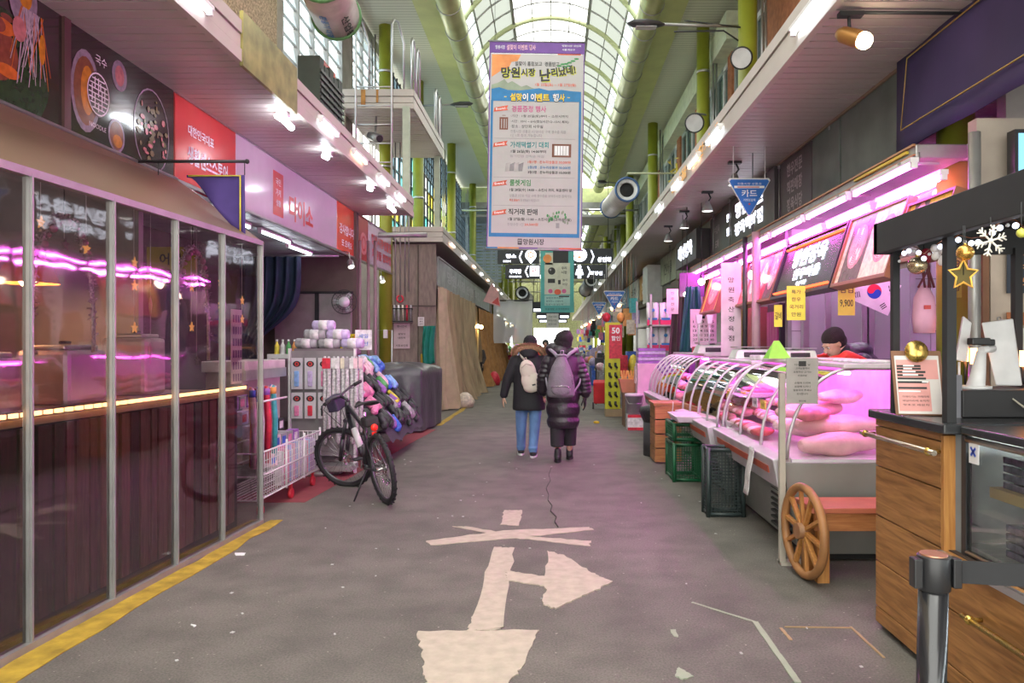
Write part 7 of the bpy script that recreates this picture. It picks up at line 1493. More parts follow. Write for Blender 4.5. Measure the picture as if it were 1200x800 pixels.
# glass fronted cake case
t = thing('cake_case', 'glass fronted refrigerated case with packed boxes, set in the cafe counter', 'display case', (2.0, 2, .62))
m = MB(); m.box(1.755, 1.78, 3.145, 3.18, .6, 1.11); m.box(1.80, 2.45, 3.24, 3.28, .6, 1.11); m.box(2.4, 2.45, -1, 3.28, .6, 1.11); m.build('frame', black, t)
m = MB(); m.box(1.76, 1.80, 3.18, 3.235, .6, 1.11); m.build('side_trim', M('grey_blue_trim', (.2, .25, .28), .35), t)
m = MB(); m.box(1.76, 1.765, -1, 3.15, .62, 1.09); m.build('front_pane', M_glass('cake_glass', (.9, .94, .94), refl=.04, rough=.02, ior=1.12), t)
m = MB(); m.cyl((1.765, -1, 1.095), (1.765, 3.15, 1.095), .014, n=8); m.cyl((1.765, -1, .615), (1.765, 3.15, .615), .012, n=8); m.build('rail', steel, t)
m = MB(); m.box(1.78, 2.4, -1, 3.22, .62, .64); m.box(1.80, 2.4, 3.2, 3.24, .64, 1.1); m.box(2.36, 2.4, -1, 3.2, .64, 1.1); m.build('lining', M('brushed_lining', (.45, .45, .42), .35, metal=.3, var=.2, stretch=(1, 8, 1)), t)
m = MB(); m.box(1.80, 2.34, -1, 3.05, .87, .912); m.build('inner_shelf', M('birch_shelf', (.55, .38, .18), .5), t)
m = MB(); m.cyl((2.2, .2, 1.07), (2.2, 3.1, 1.07), .012, n=6); m.build('case_light', M_emit('case_light', (.9, .95, 1), 40), t)
for j, (z, y0) in enumerate(((.912, 2.92), (.64, 2.90))):
    for i in range(3):
        y = y0-i*.26
        for q in range(4): t2 = None; m = MB(); m.box(1.835, 2.10, y-.1, y+.1, z+q*.034, z+q*.034+.028); o = single(m, 'pastry_box', PM['lilac'] if False else M('clear_dark_box', (.12, .12, .16), .15, var=.6, scale=30), 'clear topped dark box in the cake case, %s shelf, %s stack, %s' % (['upper', 'lower'][j], ['nearest corner', 'middle', 'far right'][i], ['bottom', 'second', 'third', 'top'][q]), 'box', bevel=.004)
note('blue_cross_sticker', 'small white sticker with a blue cross at the corner of the cake case', 1.757, 3.09, 1.045, .07, .09, white_pl, None, frf=FR, cat='sticker', th=.003)
for o in list(COL.objects):
    if o.name.startswith('blue_cross_sticker'): bx_s = o
m = MB(); m.use(M('cross_blue', (.02, .08, .5), .4)); fr = FR(1.757, 3.09, 1.05)
for a in (.785, -.785): f2 = Fr(fr.o, fr.u*math.cos(a)+fr.v*math.sin(a), -fr.u*math.sin(a)+fr.v*math.cos(a)); m.rect(f2, -.025, .025, -.006, .006, .003)
m.build('cross', None, bx_s)
m = MB(); m.box(1.745, 2.5, -1, 3.17, 1.115, 1.15); single(m, 'till_worktop', M('black_stone_top', (.03, .032, .035), .25), 'black worktop over the cake case', 'worktop', bevel=.006)
m = MB(); m.box(1.91, 2.5, 3.45, 3.80, 1.156, 1.285); single(m, 'till_plinth', M('black_box', (.02, .02, .022), .5), 'low black box under the tills', 'box', bevel=.006)
# black kiosk frame
t = thing('kiosk_frame', 'black timber frame and deep fascia above the cafe counter', 'frame', (2, 3.5, 1.15))
m = MB(); m.box(XC-.02, XC+.03, -1, 3.90, 1.97, 2.13); m.build('fascia', M('charcoal_board', (.02, .021, .023), .6), t, bevel=.004)
m = MB(); m.box(XC-.02, 2.6, 3.86, 3.9, 1.97, 2.13); m.build('side_fascia', M('charcoal_board', (.02, .021, .023), .6), t)
for x, y, w_ in ((1.785, 3.86, .035), (1.757, 3.28, .042), (2.42, 3.86, .04)): m = MB(); m.box(x-w_/2, x+w_/2, y-w_/2, y+w_/2, 1.15, 2.0); m.build('post', M('charcoal_board', (.02, .021, .023), .6), t)
m = MB(); m.box(XC+.03, 2.6, -1, 3.86, 2.10, 2.12); m.build('roof_sheet', black, t)
for y in (2.2, 1.0): m = MB(); m.box(XC+.03, 2.6, y-.02, y+.02, 2.05, 2.10); m.build('rafter', black, t)
# clipboard menu etc
p = at(1079, 455, 3.6)
t = thing('clipboard_menu', 'brown clipboard holding a pink and black menu leaning on the worktop', 'menu', (p.x, 3.6, 1.155)); fr = Fr((p.x-.02, 3.58, 1.30), (.98, -.15, 0), (.0, .18, .98)); m = MB(); m.rect(fr, -.115, .115, -.145, .17, -.008, .008); m.build('board', M('clipboard_brown', (.22, .10, .05), .5), t, bevel=.003)
m = MB(); m.rect(fr, -.102, .10, -.138, .145, .001, .001); m.build('paper', M('menu_white', (.72, .68, .64), .6), t)
m = MB(); m.use(M('menu_pink', (.75, .35, .32), .6)); m.rect(fr, -.097, .092, .03, .125, .003); m.rect(fr, -.097, .05, -.125, .02, .003); m.use(black_ink)
for i, (yy, w_) in enumerate(((.095, .11), (.082, .11), (.066, .13), (.05, .12), (.034, .13), (.016, .13), (-.012, .13))): m.rect(fr, -.095, -.095+w_, yy-.006, yy+.004, .004)
m.use(white_ink)
for yy, a, w_ in ((.095, .03, .05), (.081, .03, .04), (.066, .025, .06), (.05, .025, .07), (.016, .11, .03), (-.03, .0, .1)): m.rect(fr, -.095+a, -.095+a+w_, yy-.003, yy+.004, .005)
m.use(black_ink); m.text(fr, '아메리카노 카페라떼', -.02, -.055, .010, .005, wd=.12); m.text(fr, '바닐라라떼 유자차', -.02, -.075, .010, .005, wd=.12); m.text(fr, '핫초코 레몬차', -.02, -.095, .010, .005, wd=.12); m.build('print', None, t)
m = MB(); m.lathe(fr.p(0, .165, .012), [(.055, 0), (.05, .014), (.02, .02), (.001, .022)], 16, fr.n); m.sph(fr.p(0, .195, .012), .014, 10, 6); m.v = [tuple(v) for v in m.v]; m.build('clip', gold, t)
t = thing('menu_folder', 'grey folder standing beside the clipboard menu', 'folder', (p.x+.09, 3.5, 1.155)); m = MB(); m.obox((p.x+.095, 3.47, 1.255), (.06, .02, .2), rz=.1); m.build('cover', M('grey_folder', (.22, .22, .25), .5), t); m = MB(); m.obox((p.x+.052, 3.46, 1.21), (.03, .02, .12)); m.build('red_label', M('dark_red_label', (.3, .02, .05), .5), t)
# tills
def slab(m, q, Y, th):
    P = [at(px, py, Y) for px, py in q]; m.hexa(P, [p+Vector((.02, th, 0)) for p in P])
t = thing('till_monitor', 'white touch screen monitor on a slanted stand, seen from behind', 'monitor', (2.1, 3.6, 1.285))
m = MB(); slab(m, [(1167, 452), (1198, 452), (1187, 373), (1150, 378)], 3.62, .03); m.build('screen_back', white_pl, t, bevel=.006)
m = MB(); m.tube([at(1142, 458, 3.55), at(1146, 440, 3.55), at(1150, 412, 3.55)], [.045, .035, .022], 12); m.cyl(at(1150, 410, 3.55), at(1164, 408, 3.6), .018, n=8); m.build('stand', white_pl, t)
m = MB(); p = at(1142, 458, 3.55); m.cyl((p.x, p.y, 1.286), (p.x, p.y, 1.30), .075, n=20); m.build('base', white_pl, t)
m = MB(); m.obox(at(1147, 400, 3.56), (.09, .05, .035)); m.obox(at(1160, 401, 3.59), (.04, .03, .03)); m.build('hinge', black, t, bevel=.006)
t = thing('customer_display', 'slim white customer display panel left of the white monitor', 'monitor', (1.98, 3.6, 1.285)); m = MB(); slab(m, [(1120, 422), (1133, 424), (1139, 378), (1129, 370)], 3.62, .05); m.build('panel', white_pl, t, bevel=.005); m = MB(); p = at(1124, 424, 3.64); m.cyl(p, (p.x, p.y, 1.286), .006, n=6); m.cyl((p.x, p.y, 1.286), (p.x, p.y, 1.295), .05, n=14); m.build('stand', white_pl, t)
for k, (px, py) in enumerate(((1131, 414), (1141, 417), (1199, 420))):
    p = at(px, py, 3.72); t = thing('heater_glow_lamp', ['warm lamp glowing behind the customer display', 'warm lamp glowing left of the monitor stand', 'warm lamp glowing right of the monitor'][k], 'lamp', p); m = MB(); m.tube([p-Vector((0, 0, .04)), p+Vector((0, 0, .04))], .016, 8); m.build('lamp_tube', M_emit('glow_%d' % k, (1, .32, .10), 14), t); m = MB(); m.cyl((p.x, p.y, 1.286), p-Vector((0, 0, .04)), .006, n=5); m.cyl((p.x, p.y, 1.286), (p.x, p.y, 1.296), .03, n=10); m.build('stem', black, t)
m = MB(); m.tube([at(1160, 462, 3.5), at(1172, 463, 3.48), at(1185, 466, 3.46), at(1200, 477, 3.4), at(1215, 480, 3.4)], .005, 5); single(m, 'cable', M('pale_cable', (.4, .38, .3), .5), 'pale loose cable trailing from the monitor', 'cable')
# wall behind the cafe: door with notices, tv
m = MB(); m.box(2.72, 4.6, 4.75, 4.85, 0, 2.95); structure(m, 'wall_cafe', M('cream_wall', (.42, .36, .30), .6, var=.1))
t = thing('cafe_door', 'cream panelled door with glass and notices behind the cafe counter', 'door', (3.0, 4.7, 0))
m = MB(); m.box(2.72, 2.76, 4.68, 4.74, 0, 2.25); m.box(2.72, 3.5, 4.68, 4.74, 2.2, 2.26); m.build('frame', M('brown_frame_wood', (.22, .10, .05), .5), t)
m = MB(); m.box(2.78, 3.5, 4.70, 4.74, .05, 2.2); m.build('leaf', M('cream_leaf', (.50, .42, .34), .45), t)
for z in (1.78, 1.72): m = MB(); m.torus((2.83, 4.69, z-.12), .012, .004, (0, 1, 0), 12, 5); m.build('chain_ring', dsteel, t)
note('door_notice', 'dark blue board with orange characters on the cafe door', 3.04, 4.66, 1.99, .36, .34, M('dark_blue_board', (.03, .04, .06), .4), ['주문하시면', '바삭한', '핫도그'], ink=M('orange_ink', (.75, .28, .08), .5, emit=.3), fs=.85)
note('door_strip', 'rust orange strip notice below the dark blue board', 3.04, 4.66, 1.66, .36, .08, M('rust_orange', (.45, .15, .05), .5), None)
note('door_price_list', 'pale printed list on the lower cafe door', 3.1, 4.66, 1.5, .3, .2, paper, ['메뉴', '1,000', '2,000', '3,000'])
t = thing('wall_tv', 'small bright blue television high on the cafe wall', 'television', (3.0, 4.6, 2.5)); m = MB(); m.box(2.86, 3.4, 4.58, 4.66, 2.48, 2.83); m.build('casing', black, t); m = MB(); m.rect(FC(3.13, 4.579, 2.655), -.25, .25, -.15, .15); m.build('screen', M_emit('tv_screen', (.25, .55, .8), 1.6), t)
m = MB(); m.cyl((3.166, 5.55, 2.5), (3.166, 5.55, 3.0), .014, n=8); single(m, 'pink_neon', tube_pink, 'upright pink neon tube beside the olive column', 'light')
note('round_sticker_sign', 'olive sign with a white mark on the olive column', 3.0, 5.41, 2.55, .14, .1, M('olive_sign', (.2, .18, .02), .5), ['국'], ink=white_ink)
note('green_small_sign', 'lime green sign with dark characters behind the kiosk post', 2.93, 5.41, 2.0, .12, .32, M('lime_sign', (.45, .6, .08), .5), ['고요', '한', '식당'])
# light tube inside + string of bulbs and ornaments
tube_light((2.15, 3.0, 1.93), .5, M_emit('kiosk_tube', (1, .93, .85), 10), 'white tube under the kiosk roof behind the snowflake')
# ornaments along the fascia
t = thing('bulb_garland', 'wire of small round white bulbs hung under the black fascia', 'light', (XC+.03, 3.3, 1.95))
bl_m = M_emit('garland_bulb', (.75, .82, 1), 3.5); pts = []; R = random.Random(9)
for k in range(27):
    y = 3.78-k*.05; z = 1.945+.02*math.sin(k*.8)-(.0 if k % 5 else .02); pts.append((XC+.06, y, z+.02))
m = MB(); m.tube(pts, .003, 4); m.build('wire', M('copper_wire', (.3, .1, .04), .4), t)
for k, (x, y, z) in enumerate(pts): m = MB(); m.sph((x, y, z-.022), .012 if k % 3 else .008, 10, 7); m.build('bulb', bl_m if k % 3 else white_pl, t)
def orn(name, label, px, py, Y, fn, cat='ornament'):
    p = at(px, py, Y); t = thing(name, label, cat, p); fn(p, t); m = MB(); m.cyl(p, (p.x, p.y, 1.98), .0018, n=4); m.build('thread', black, t); return t
goldo = M('gold_ornament', (.75, .42, .10), .25, metal=.8)
def f_ball(mat, r):
    def f(p, t):
        m = MB(); m.sph(p, r, 18, 12); m.v = [tuple(Vector(p)+(Vector(v)-Vector(p))*(1+.06*math.cos(40*(Vector(v)-Vector(p)).z))) for v in m.v]; m.build('ball', mat, t); m = MB(); m.cyl(p+Vector((0, 0, r*.95)), p+Vector((0, 0, r*1.2)), r*.22, n=8); m.build('cap', gold, t)
    return f
orn('bauble', 'ribbed gold and silver bauble at the left end of the black fascia', 1075, 311, 3.7, f_ball(M('silver_gold_bauble', (.6, .48, .30), .25, metal=.8), .045))
orn('bauble', 'orange gold ribbed bauble above the outlined star', 1131, 296, 3.0, f_ball(goldo, .032))
orn('bauble', 'pale translucent bauble left of the small bulbs', 1069, 293, 3.75, f_ball(M('pearl_bauble', (.7, .55, .6), .2), .03))
orn('bauble', 'small yellow bauble at the right edge of the garland', 1197, 273, 2.5, f_ball(M('yellow_bauble', (.6, .6, .1), .3), .015))
def f_star(p, t):
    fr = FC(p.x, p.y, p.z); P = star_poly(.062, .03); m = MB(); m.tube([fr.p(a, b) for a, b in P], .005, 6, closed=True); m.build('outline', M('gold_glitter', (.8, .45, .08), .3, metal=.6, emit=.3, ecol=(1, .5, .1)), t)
    m = MB(); m.poly(fr, P, -.004, .002); m.build('inner', M('dark_gold_mesh', (.12, .09, .02), .6), t)
orn('star_ornament', 'gold outlined star hanging in front of the kiosk post', 1129, 322, 3.0, f_star)
def f_flake(p, t):
    fr = FC(p.x, p.y, p.z); m = MB()
    for k in range(6):
        a = math.pi*k/3+.3; e = (math.cos(a), math.sin(a)); m.tube([fr.p(0, 0), fr.p(e[0]*.06, e[1]*.06)], .0038, 6)
        for d in (.028, .044):
            for s_ in (-1, 1): b = a+s_*.8; m.tube([fr.p(e[0]*d, e[1]*d), fr.p(e[0]*d+math.cos(b)*.02, e[1]*d+math.sin(b)*.02)], .003, 5)
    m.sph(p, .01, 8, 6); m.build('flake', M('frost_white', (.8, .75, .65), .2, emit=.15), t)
orn('snowflake_ornament', 'large frosted snowflake in front of the white tube', 1161, 282, 2.8, f_flake)
def f_bow(p, t):
    m = MB(); R = random.Random(2)
    for k in range(9): m.sph(p+Vector((R.uniform(-.03, .03), R.uniform(-.02, .02), R.uniform(-.045, .045))), (.018, .016, .02), 8, 6)
    m.build('cluster', M('white_flower', (.75, .7, .68), .5), t)
orn('flower_ornament', 'cluster of white petals hung left of the kiosk post', 1103, 296, 3.4, f_bow)
def f_red(p, t):
    m = MB(); R = random.Random(5)
    for k in range(6): m.tube([p+Vector((0, 0, .03)), p+Vector((R.uniform(-.02, .02), 0, -.06)), p+Vector((R.uniform(-.05, .05), 0, -.16))], .006, 5)
    m.build('twigs', M('dark_red_twig', (.12, .02, .03), .6), t); m = MB(); m.sph(p, (.03, .02, .04), 10, 8); m.build('red_tuft', M('deep_red', (.3, .01, .03), .7), t)
orn('twig_ornament', 'dark red tuft with hanging twigs behind the fascia', 1085, 300, 3.75, f_red)
t = thing('pink_doll', 'pink lit hooded bag hanging behind the kiosk frame', 'bag', at(1083, 365, 3.78)); p = at(1083, 365, 3.78); m = MB(); m.lathe(p+Vector((0, 0, -.11)), [(.001, 0), (.05, .0), (.056, .08), (.05, .18), (.02, .24), (.001, .25)], 16); m.build('cloth', M('pink_fleece', (.7, .35, .5), .8), t); m = MB(); m.obox(p+Vector((-.01, -.052, .02)), (.03, .012, .02)); m.build('red_tag', red_ink, t); m = MB(); m.cyl(p+Vector((0, 0, .13)), (p.x, p.y, 2.10), .004, n=4); m.build('cord', black, t)
# wooden bench with cart wheel
t = thing('wheel_bench', 'orange timber bench with a spoked cart wheel at its end', 'bench', (1.9, 4.6, 0)); yb = 4.62
m = MB(); m.box(1.62, 2.35, yb-.0, yb+.34, .44, .475); m.build('seat', M('bench_top_red', (.50, .16, .09), .35, var=.15), t, bevel=.005)
m = MB(); m.box(1.64, 2.35, yb+.01, yb+.035, .33, .44); m.build('apron_board', woodx, t)
for x in (1.66, 2.30):
    for y in (yb+.02, yb+.26): m = MB(); m.box(x, x+.075, y, y+.07, 0, .44); m.build('leg', woodv, t)
wc = Vector((1.60, yb+.10, .31)); m = MB(); m.torus(wc, .275, .028, (1, .12, 0), 32, 8); wh = m.build('cart_wheel', M('wheel_wood', (.30, .14, .05), .55, var=.3), t, label='wooden spoked cart wheel')
m = MB()
axw = Vector((1, .12, 0)).normalized(); e1 = axw.orthogonal().normalized(); e2 = axw.cross(e1)
for k in range(10): a = 2*math.pi*k/10; m.bar(wc, wc+(e1*math.cos(a)+e2*math.sin(a))*.265, .03, .022)
m.build('spokes', woodv, wh); m = MB(); m.cyl(wc-axw*.05, wc+axw*.05, .05, .05, n=14); m.build('hub', M('hub_wood', (.25, .12, .05), .5), wh)
# stanchion with belt
sx, sy = .885, 1.72
t = thing('belt_stanchion', 'black belt barrier post standing near the camera at the lower right', 'barrier', (sx, sy, 0))
m = MB(); m.cyl((sx-.02, sy, .02), (sx, sy, .97), .0325, n=28); m.build('post', M('black_gloss_post', (.018, .018, .02), .22, coat=.4), t)
m = MB(); m.cyl((sx, sy, .93), (sx, sy, 1.01), .036, n=28); m.build('belt_head', M('black_head', (.02, .02, .022), .35), t, bevel=.003)
m = MB(); m.cyl((sx, sy, 1.008), (sx, sy, 1.014), .03, n=24); m.build('top_disc', M('copper_disc', (.45, .22, .14), .3, metal=.6), t)
for a in (-1, 1): m = MB(); m.obox((sx+a*.045, sy-.008, .972), (.02, .03, .068)); m.build('belt_slot', M('black_head', (.02, .02, .022), .35), t, bevel=.003)
m = MB(); m.lathe((sx-.02, sy, 0), [(.001, .035), (.04, .035), (.15, .012), (.16, 0), (.001, 0)], 28); m.build('base', M('black_gloss_post', (.018, .018, .02), .22), t)
m = MB(); m.hexa([(sx+.05, sy-.001, .945), (sx+.05, sy+.001, .945), (1.70, sy-.10, .93), (1.70, sy-.102, .93)], [(sx+.05, sy-.001, .998), (sx+.05, sy+.001, .998), (1.70, sy-.10, .982), (1.70, sy-.102, .982)]); m.build('belt', M('black_webbing', (.02, .02, .022), .8), t)
sx2 = sx+1.63
# ================================================================= BIG EVENT BANNER
vz = lambda x: 8.1+1.15*max(0, 1-((x+.05)/1.87)**2)
K = 14/F
bn = thing('event_banner', 'tall white event banner with purple top and blue border over the alley', 'banner', at(627, 293, 14))
bo = at(570, 291.5, 14); fr = Fr(bo, (1, 0, -.016), (.016, 0, 1)); fr.n = Vector((0, -1, 0))
bxx = lambda px: (px-570)*K; byy = lambda py: (291.5-py)*K
bpaper = M('banner_paper', (.52, .50, .49), .55, var=.05, scale=1.5)
m = MB(); m.rect(fr, 0, 111.5*K, 0, 243*K, -.01, .01); m.build('sheet', bpaper, bn)
purple = M('banner_purple', (.16, .06, .30), .5); bblue = M('banner_blue', (.02, .20, .45), .5); ylw = M('banner_yellow', (.85, .62, .05), .5); pinkk = M('banner_pink', (.62, .12, .30), .5); tealk = M('banner_teal', (.03, .30, .30), .5); greyk = M('banner_grey', (.30, .29, .30), .6); redk = M('banner_red', (.72, .12, .06), .5); orng = M('banner_orange', (.85, .30, .10), .6, var=.3, scale=3); mtn = M('banner_mountain', (.30, .36, .26), .6, var=.25, scale=3); brn = M('banner_brown', (.20, .07, .04), .5); grn = M('banner_green', (.05, .28, .08), .5); chart = M('banner_chartreuse', (.70, .72, .05), .5)
m = MB()
def rc(mt, x0, x1, y0, y1, off=.002): m.use(mt); m.rect(fr, bxx(x0), bxx(x1), byy(y1), byy(y0), off)
def tx(mt, s, x0, x1, y, h, off=.006, b=.01, rot=0): m.use(mt); m.text(fr, s, bxx((x0+x1)/2), byy(y), h*K, off, b, wd=(x1-x0)*K, rot=rot)
rc(purple, 570, 681.5, 48.5, 62); rc(purple, 570, 571.3, 62, 291); rc(purple, 680.4, 681.5, 62, 291)
tx(white_ink, '망원시장', 577, 588, 55, 4.5); tx(M('pale_pink_ink', (.85, .5, .6), .5), '설맞이 이벤트 행사', 590, 624, 55, 6.5, b=.02); tx(white_ink, '망원시장 상인회', 655, 677, 52.5, 2.2); tx(white_ink, '서울 마포구', 655, 670, 57, 2.2)
rc(white_ink, 572, 678.5, 61.5, 63); rc(redk, 650, 677, 62, 63.2, .003)
m.use(orng); m.poly(fr, [(bxx(a), byy(b)) for a, b in ((573, 63.5), (607, 63.5), (603, 71), (596, 72), (592, 81), (583, 83), (573, 90))], .003)
tx(black_ink, '설맞이 흥정보고  경품받고', 600, 652, 74, 5.5)
m.use(grn); 
for i, (a, b) in enumerate(((652, 76), (656, 74), (660, 73.5), (664, 72), (668, 70), (672, 67.5), (658, 77), (663, 76))): m.disc(fr, bxx(a), byy(b), 3*K, 1.1*K, .004+i*.0001, n=8)
for dx, dy, mt_, o in ((.9, .9, chart, .004), (0, 0, black_ink, .007)):
    tx(mt_, '망원', 584+dx, 606+dx, 84.5+dy, 13, o, .035, .02); tx(mt_, '시장', 607+dx, 624+dx, 84+dy, 9.5, o, .03, .05); tx(mt_, '난', 629+dx, 642+dx, 87+dy, 15, o, .04, .05); tx(mt_, '리났네!', 642.5+dx, 671+dx, 82+dy, 11, o, .04, .16)
tx(redk, '1월 25일(토) ~ 1월 27일(월)', 624, 672, 98.5, 4.2)
m.use(mtn); m.poly(fr, [(bxx(a), byy(b)) for a, b in ((573, 99), (580, 97), (588, 92.5), (592, 97), (597, 94.5), (603, 98), (608, 101), (614, 99), (620, 102), (626, 104), (626, 108), (573, 108))], .004)
m.use(bblue); m.poly(fr, [(bxx(a), byy(b)) for a, b in ((573, 104), (582, 102), (592, 105), (606, 105.5), (618, 104), (629, 102.5), (640, 105), (655, 104), (668, 105.5), (678, 106), (678, 118), (573, 118))], .005)
for a0, a1, s, c in ((595, 609, '설맞', ylw), (609.5, 616, '이', white_ink), (619, 625, '이', white_ink), (625.5, 641, '벤트', ylw), (645, 652, '행', white_ink), (652.5, 659, '사', ylw)):
    tx(black_ink, s, a0-.3, a1+.5, 113.6, 10, .006, .06); tx(c, s, a0, a1, 113.2, 9, .008, .03)
tx(ylw, '-', 588, 591, 113, .8); tx(ylw, '-', 662, 665, 113, .8)
rc(bblue, 572.5, 575.2, 117, 277, .003); rc(bblue, 675.8, 678.5, 117, 277, .003); rc(bblue, 572.5, 678.5, 272.5, 277, .004)
for k, y in enumerate((127, 168.5, 214.5, 248.5)):
    m.use(redk); f2 = (lambda a, b: (bxx(a), byy(b))); m.poly(fr, [f2(576, y+3.8), f2(577, y-1.2), f2(593, y-4), f2(591, y-.5), f2(593, y+1.5)], .006); m.use(white_ink); m.text(fr, 'Event%d' % (k+1), bxx(584), byy(y), 2.8*K, .008, .02, wd=11*K, rot=.12)
for y in (161.5, 207, 240): rc(greyk, 577, 672, y, y+.35)
tx(pinkk, '경품증정 행사', 597, 637.5, 127, 7.5, b=.015)
for y, s, x1, mt_ in ((135.5, '·기간 : 1월 25일(토)부터 ~ 소진시까지', 663, black_ink), (141.8, '·시간 : 10시 ~ 6시(점심시간12~13시 제외)', 664, black_ink), (147.5, '·장소 : 상인회 사무실', 634, black_ink), (153.5, '전통시장 상품권 3만원이상 구매 영수증 지참', 661, greyk), (158, '1인 1회 참여 가능합니다', 633, greyk)): tx(mt_, s, 596, x1, y, 3.7, b=0)
rc(brn, 583, 593, 137, 151.5, .004); rc(bpaper, 585, 586, 139, 150, .006); rc(bpaper, 588, 589, 139, 150, .006); rc(bpaper, 590.6, 591.4, 139, 150, .006); rc(brn, 586, 590, 134.5, 135.2, .004)
tx(tealk, '가래떡썰기 대회', 596, 641, 169, 7.2, b=.015); tx(black_ink, '1월 26일(화) 14:00부터', 597, 638, 177, 4.2); tx(greyk, '참가인원 선착순 마감', 596, 636, 182.4, 3, b=0)
rc(brn, 645, 667.5, 167.5, 183, .004); rc(bpaper, 647.5, 665, 169.5, 181, .005)
for a in range(5): rc(white_ink, 648.5+a*3.3, 651+a*3.3, 169.8, 180.6, .006); rc(greyk, 651.1+a*3.3, 651.5+a*3.3, 169.8, 180.6, .0065)
for y, mt_, s in ((189, redk, '1등1명 : 온누리상품권 50,000원'), (195.3, bblue, '2등2명 : 온누리상품권 30,000원'), (201, black_ink, '3등3명 : 온누리상품권 10,000원')): tx(mt_, s, 617, 667, y, 3.7)
for k in range(4): m.use(greyk if k % 2 else M('note_grey', (.45, .43, .42), .6)); a = 591+k*5; m.poly(fr, [f2(a, 191+k % 2), f2(a+6, 189.5), f2(a+4.5, 200), f2(a-1+.3*k, 201-k % 2)], .004+k*.0004)
tx(grn, '룰렛게임', 596, 620.5, 213.5, 7.5, b=.015); tx(black_ink, '1월 28일(수) 14:00 ~ 소진시 까지, 복음센터 앞', 596, 669, 222, 4.2); tx(greyk, '상품권 3만원 이상 구매 영수증을 보여주시면 참여가능', 596, 669, 228.6, 3.4, b=0); tx(redk, '투호,윷놀이', 596, 608, 234, 3.2); tx(greyk, '등 전통놀이 체험합니다', 609, 631, 234, 3.2, b=0)
tx(black_ink, '직거래 판매', 595, 629, 247.5, 7.2, b=.015); tx(black_ink, '1월 27일(월) 11:00 ~ 소진시까지(고객센터앞)', 595, 669, 256.3, 4.2); tx(greyk, '한정수량 1인', 594, 613, 262.3, 3.4, b=0); tx(redk, '20,500원', 614, 630, 262.3, 3.6)
R = random.Random(6)
for k in range(26): a = R.uniform(0, math.pi); q = R.uniform(5, 15); m.use(grn if k % 2 else mtn); m.disc(fr, bxx(653+q*math.cos(a)), byy(260-q*math.sin(a)*1.0), 1.1*K, 1.9*K, .004+k*.0001, n=7)
rc(greyk, 651, 655, 260, 266)
m.use(black_ink); rc(black_ink, 606.5, 611.5, 279, 286, .003); rc(bpaper, 607.3, 608.6, 280, 282, .005); rc(bpaper, 609.3, 610.6, 280, 282, .005); rc(bpaper, 607.3, 610.6, 283.2, 284, .005); tx(black_ink, '망원시장', 613, 637.5, 282.5, 7, b=.02)
for a, b, c in ((570, 583, bblue), (583, 608, orng), (608, 630, purple), (630, 655, greyk), (655, 681, redk)): rc(c, a, b, 289, 290.6, .003)
m.build('print', None, bn)
m = MB(); m.cyl(fr.p(-.03, 243*K+.01, 0), fr.p(111.5*K+.03, 243*K+.01, 0), .018, n=8); m.cyl(fr.p(-.03, 0, 0), fr.p(111.5*K+.03, 0, 0), .016, n=8); m.build('rods', dsteel, bn, kind='stuff')
m = MB()
for a in (.1, 1.7): p = fr.p(a, 243*K+.01, 0); m.cyl(p, (p.x, 14, vz(p.x)), .005, n=4)
m.build('hanging_wires', black, bn, kind='stuff')
# ---------------------------------------------------------------- teal banner
K2 = 22.5/F; tb = thing('teal_banner', 'smaller teal framed banner with game icons hanging behind the big one', 'banner', at(653, 366, 22.5)); fr2 = Fr(at(633.5, 366, 22.5)); 
m = MB(); m.rect(fr2, 0, 39*K2, 0, 73*K2, -.01, .01); m.build('sheet', M('teal_sheet', (.10, .42, .40), .6, var=.06), tb)
m = MB(); X = lambda a: (a-633.5)*K2; Y_ = lambda b: (366-b)*K2
def rr(mt, a, b, c, d, o=.002): m.use(mt); m.rect(fr2, X(a), X(b), Y_(d), Y_(c), o)
cream2 = M('cream_print', (.62, .62, .50), .6); rr(cream2, 638, 668, 308, 345); rr(cream2, 639, 648, 296, 310); rr(black_ink, 648, 666, 294, 308, .003); m.use(orng); m.disc(fr2, X(641.5), Y_(303), 5*K2, off=.004)
m.use(black_ink); m.disc(fr2, X(646.5), Y_(317.5), 4.3*K2, off=.004); m.use(greyk); m.disc(fr2, X(645), Y_(316), 1.3*K2, off=.005); rr(black_ink, 642, 650.5, 326.5, 331.5, .004); rr(black_ink, 654, 657, 328, 333, .004)
m.use(black_ink); m.text(fr2, '우리', X(661), Y_(314), 3.5*K2, .004, .02); m.text(fr2, '시장', X(661), Y_(319), 3.5*K2, .004, .02); m.text(fr2, '놀이', X(662), Y_(328), 3*K2, .004, .01); m.text(fr2, '마당', X(662), Y_(333), 3*K2, .004, .01)
m.use(pinkk); m.disc(fr2, X(645), Y_(341), 2.6*K2, off=.004); m.disc(fr2, X(661), Y_(341), 2.6*K2, off=.004); m.use(redk); m.disc(fr2, X(653.5), Y_(342), 4*K2, 3.3*K2, off=.005); rr(M('teal_pale', (.35, .6, .55), .6), 638, 668, 346, 358, .003); m.use(black_ink)
for i, s in enumerate(('설맞이 민속놀이', '참여하고 선물받자', '망원시장 상인회')): m.text(fr2, s, X(650), Y_(349+i*3.8), 2*K2, .005, 0, wd=20*K2)
rr(black_ink, 655, 667, 346.5, 348, .004); m.use(black_ink); m.text(fr2, '망원시장 고객지원센터', X(653), Y_(362), 2.4*K2, .004, 0, wd=28*K2); m.build('print', None, tb)
m = MB(); p = fr2.p(0, 73*K2, 0); m.cyl(p, fr2.p(39*K2, 73*K2, 0), .02, n=6); m.build('rod', dsteel, tb)
m = MB(); 
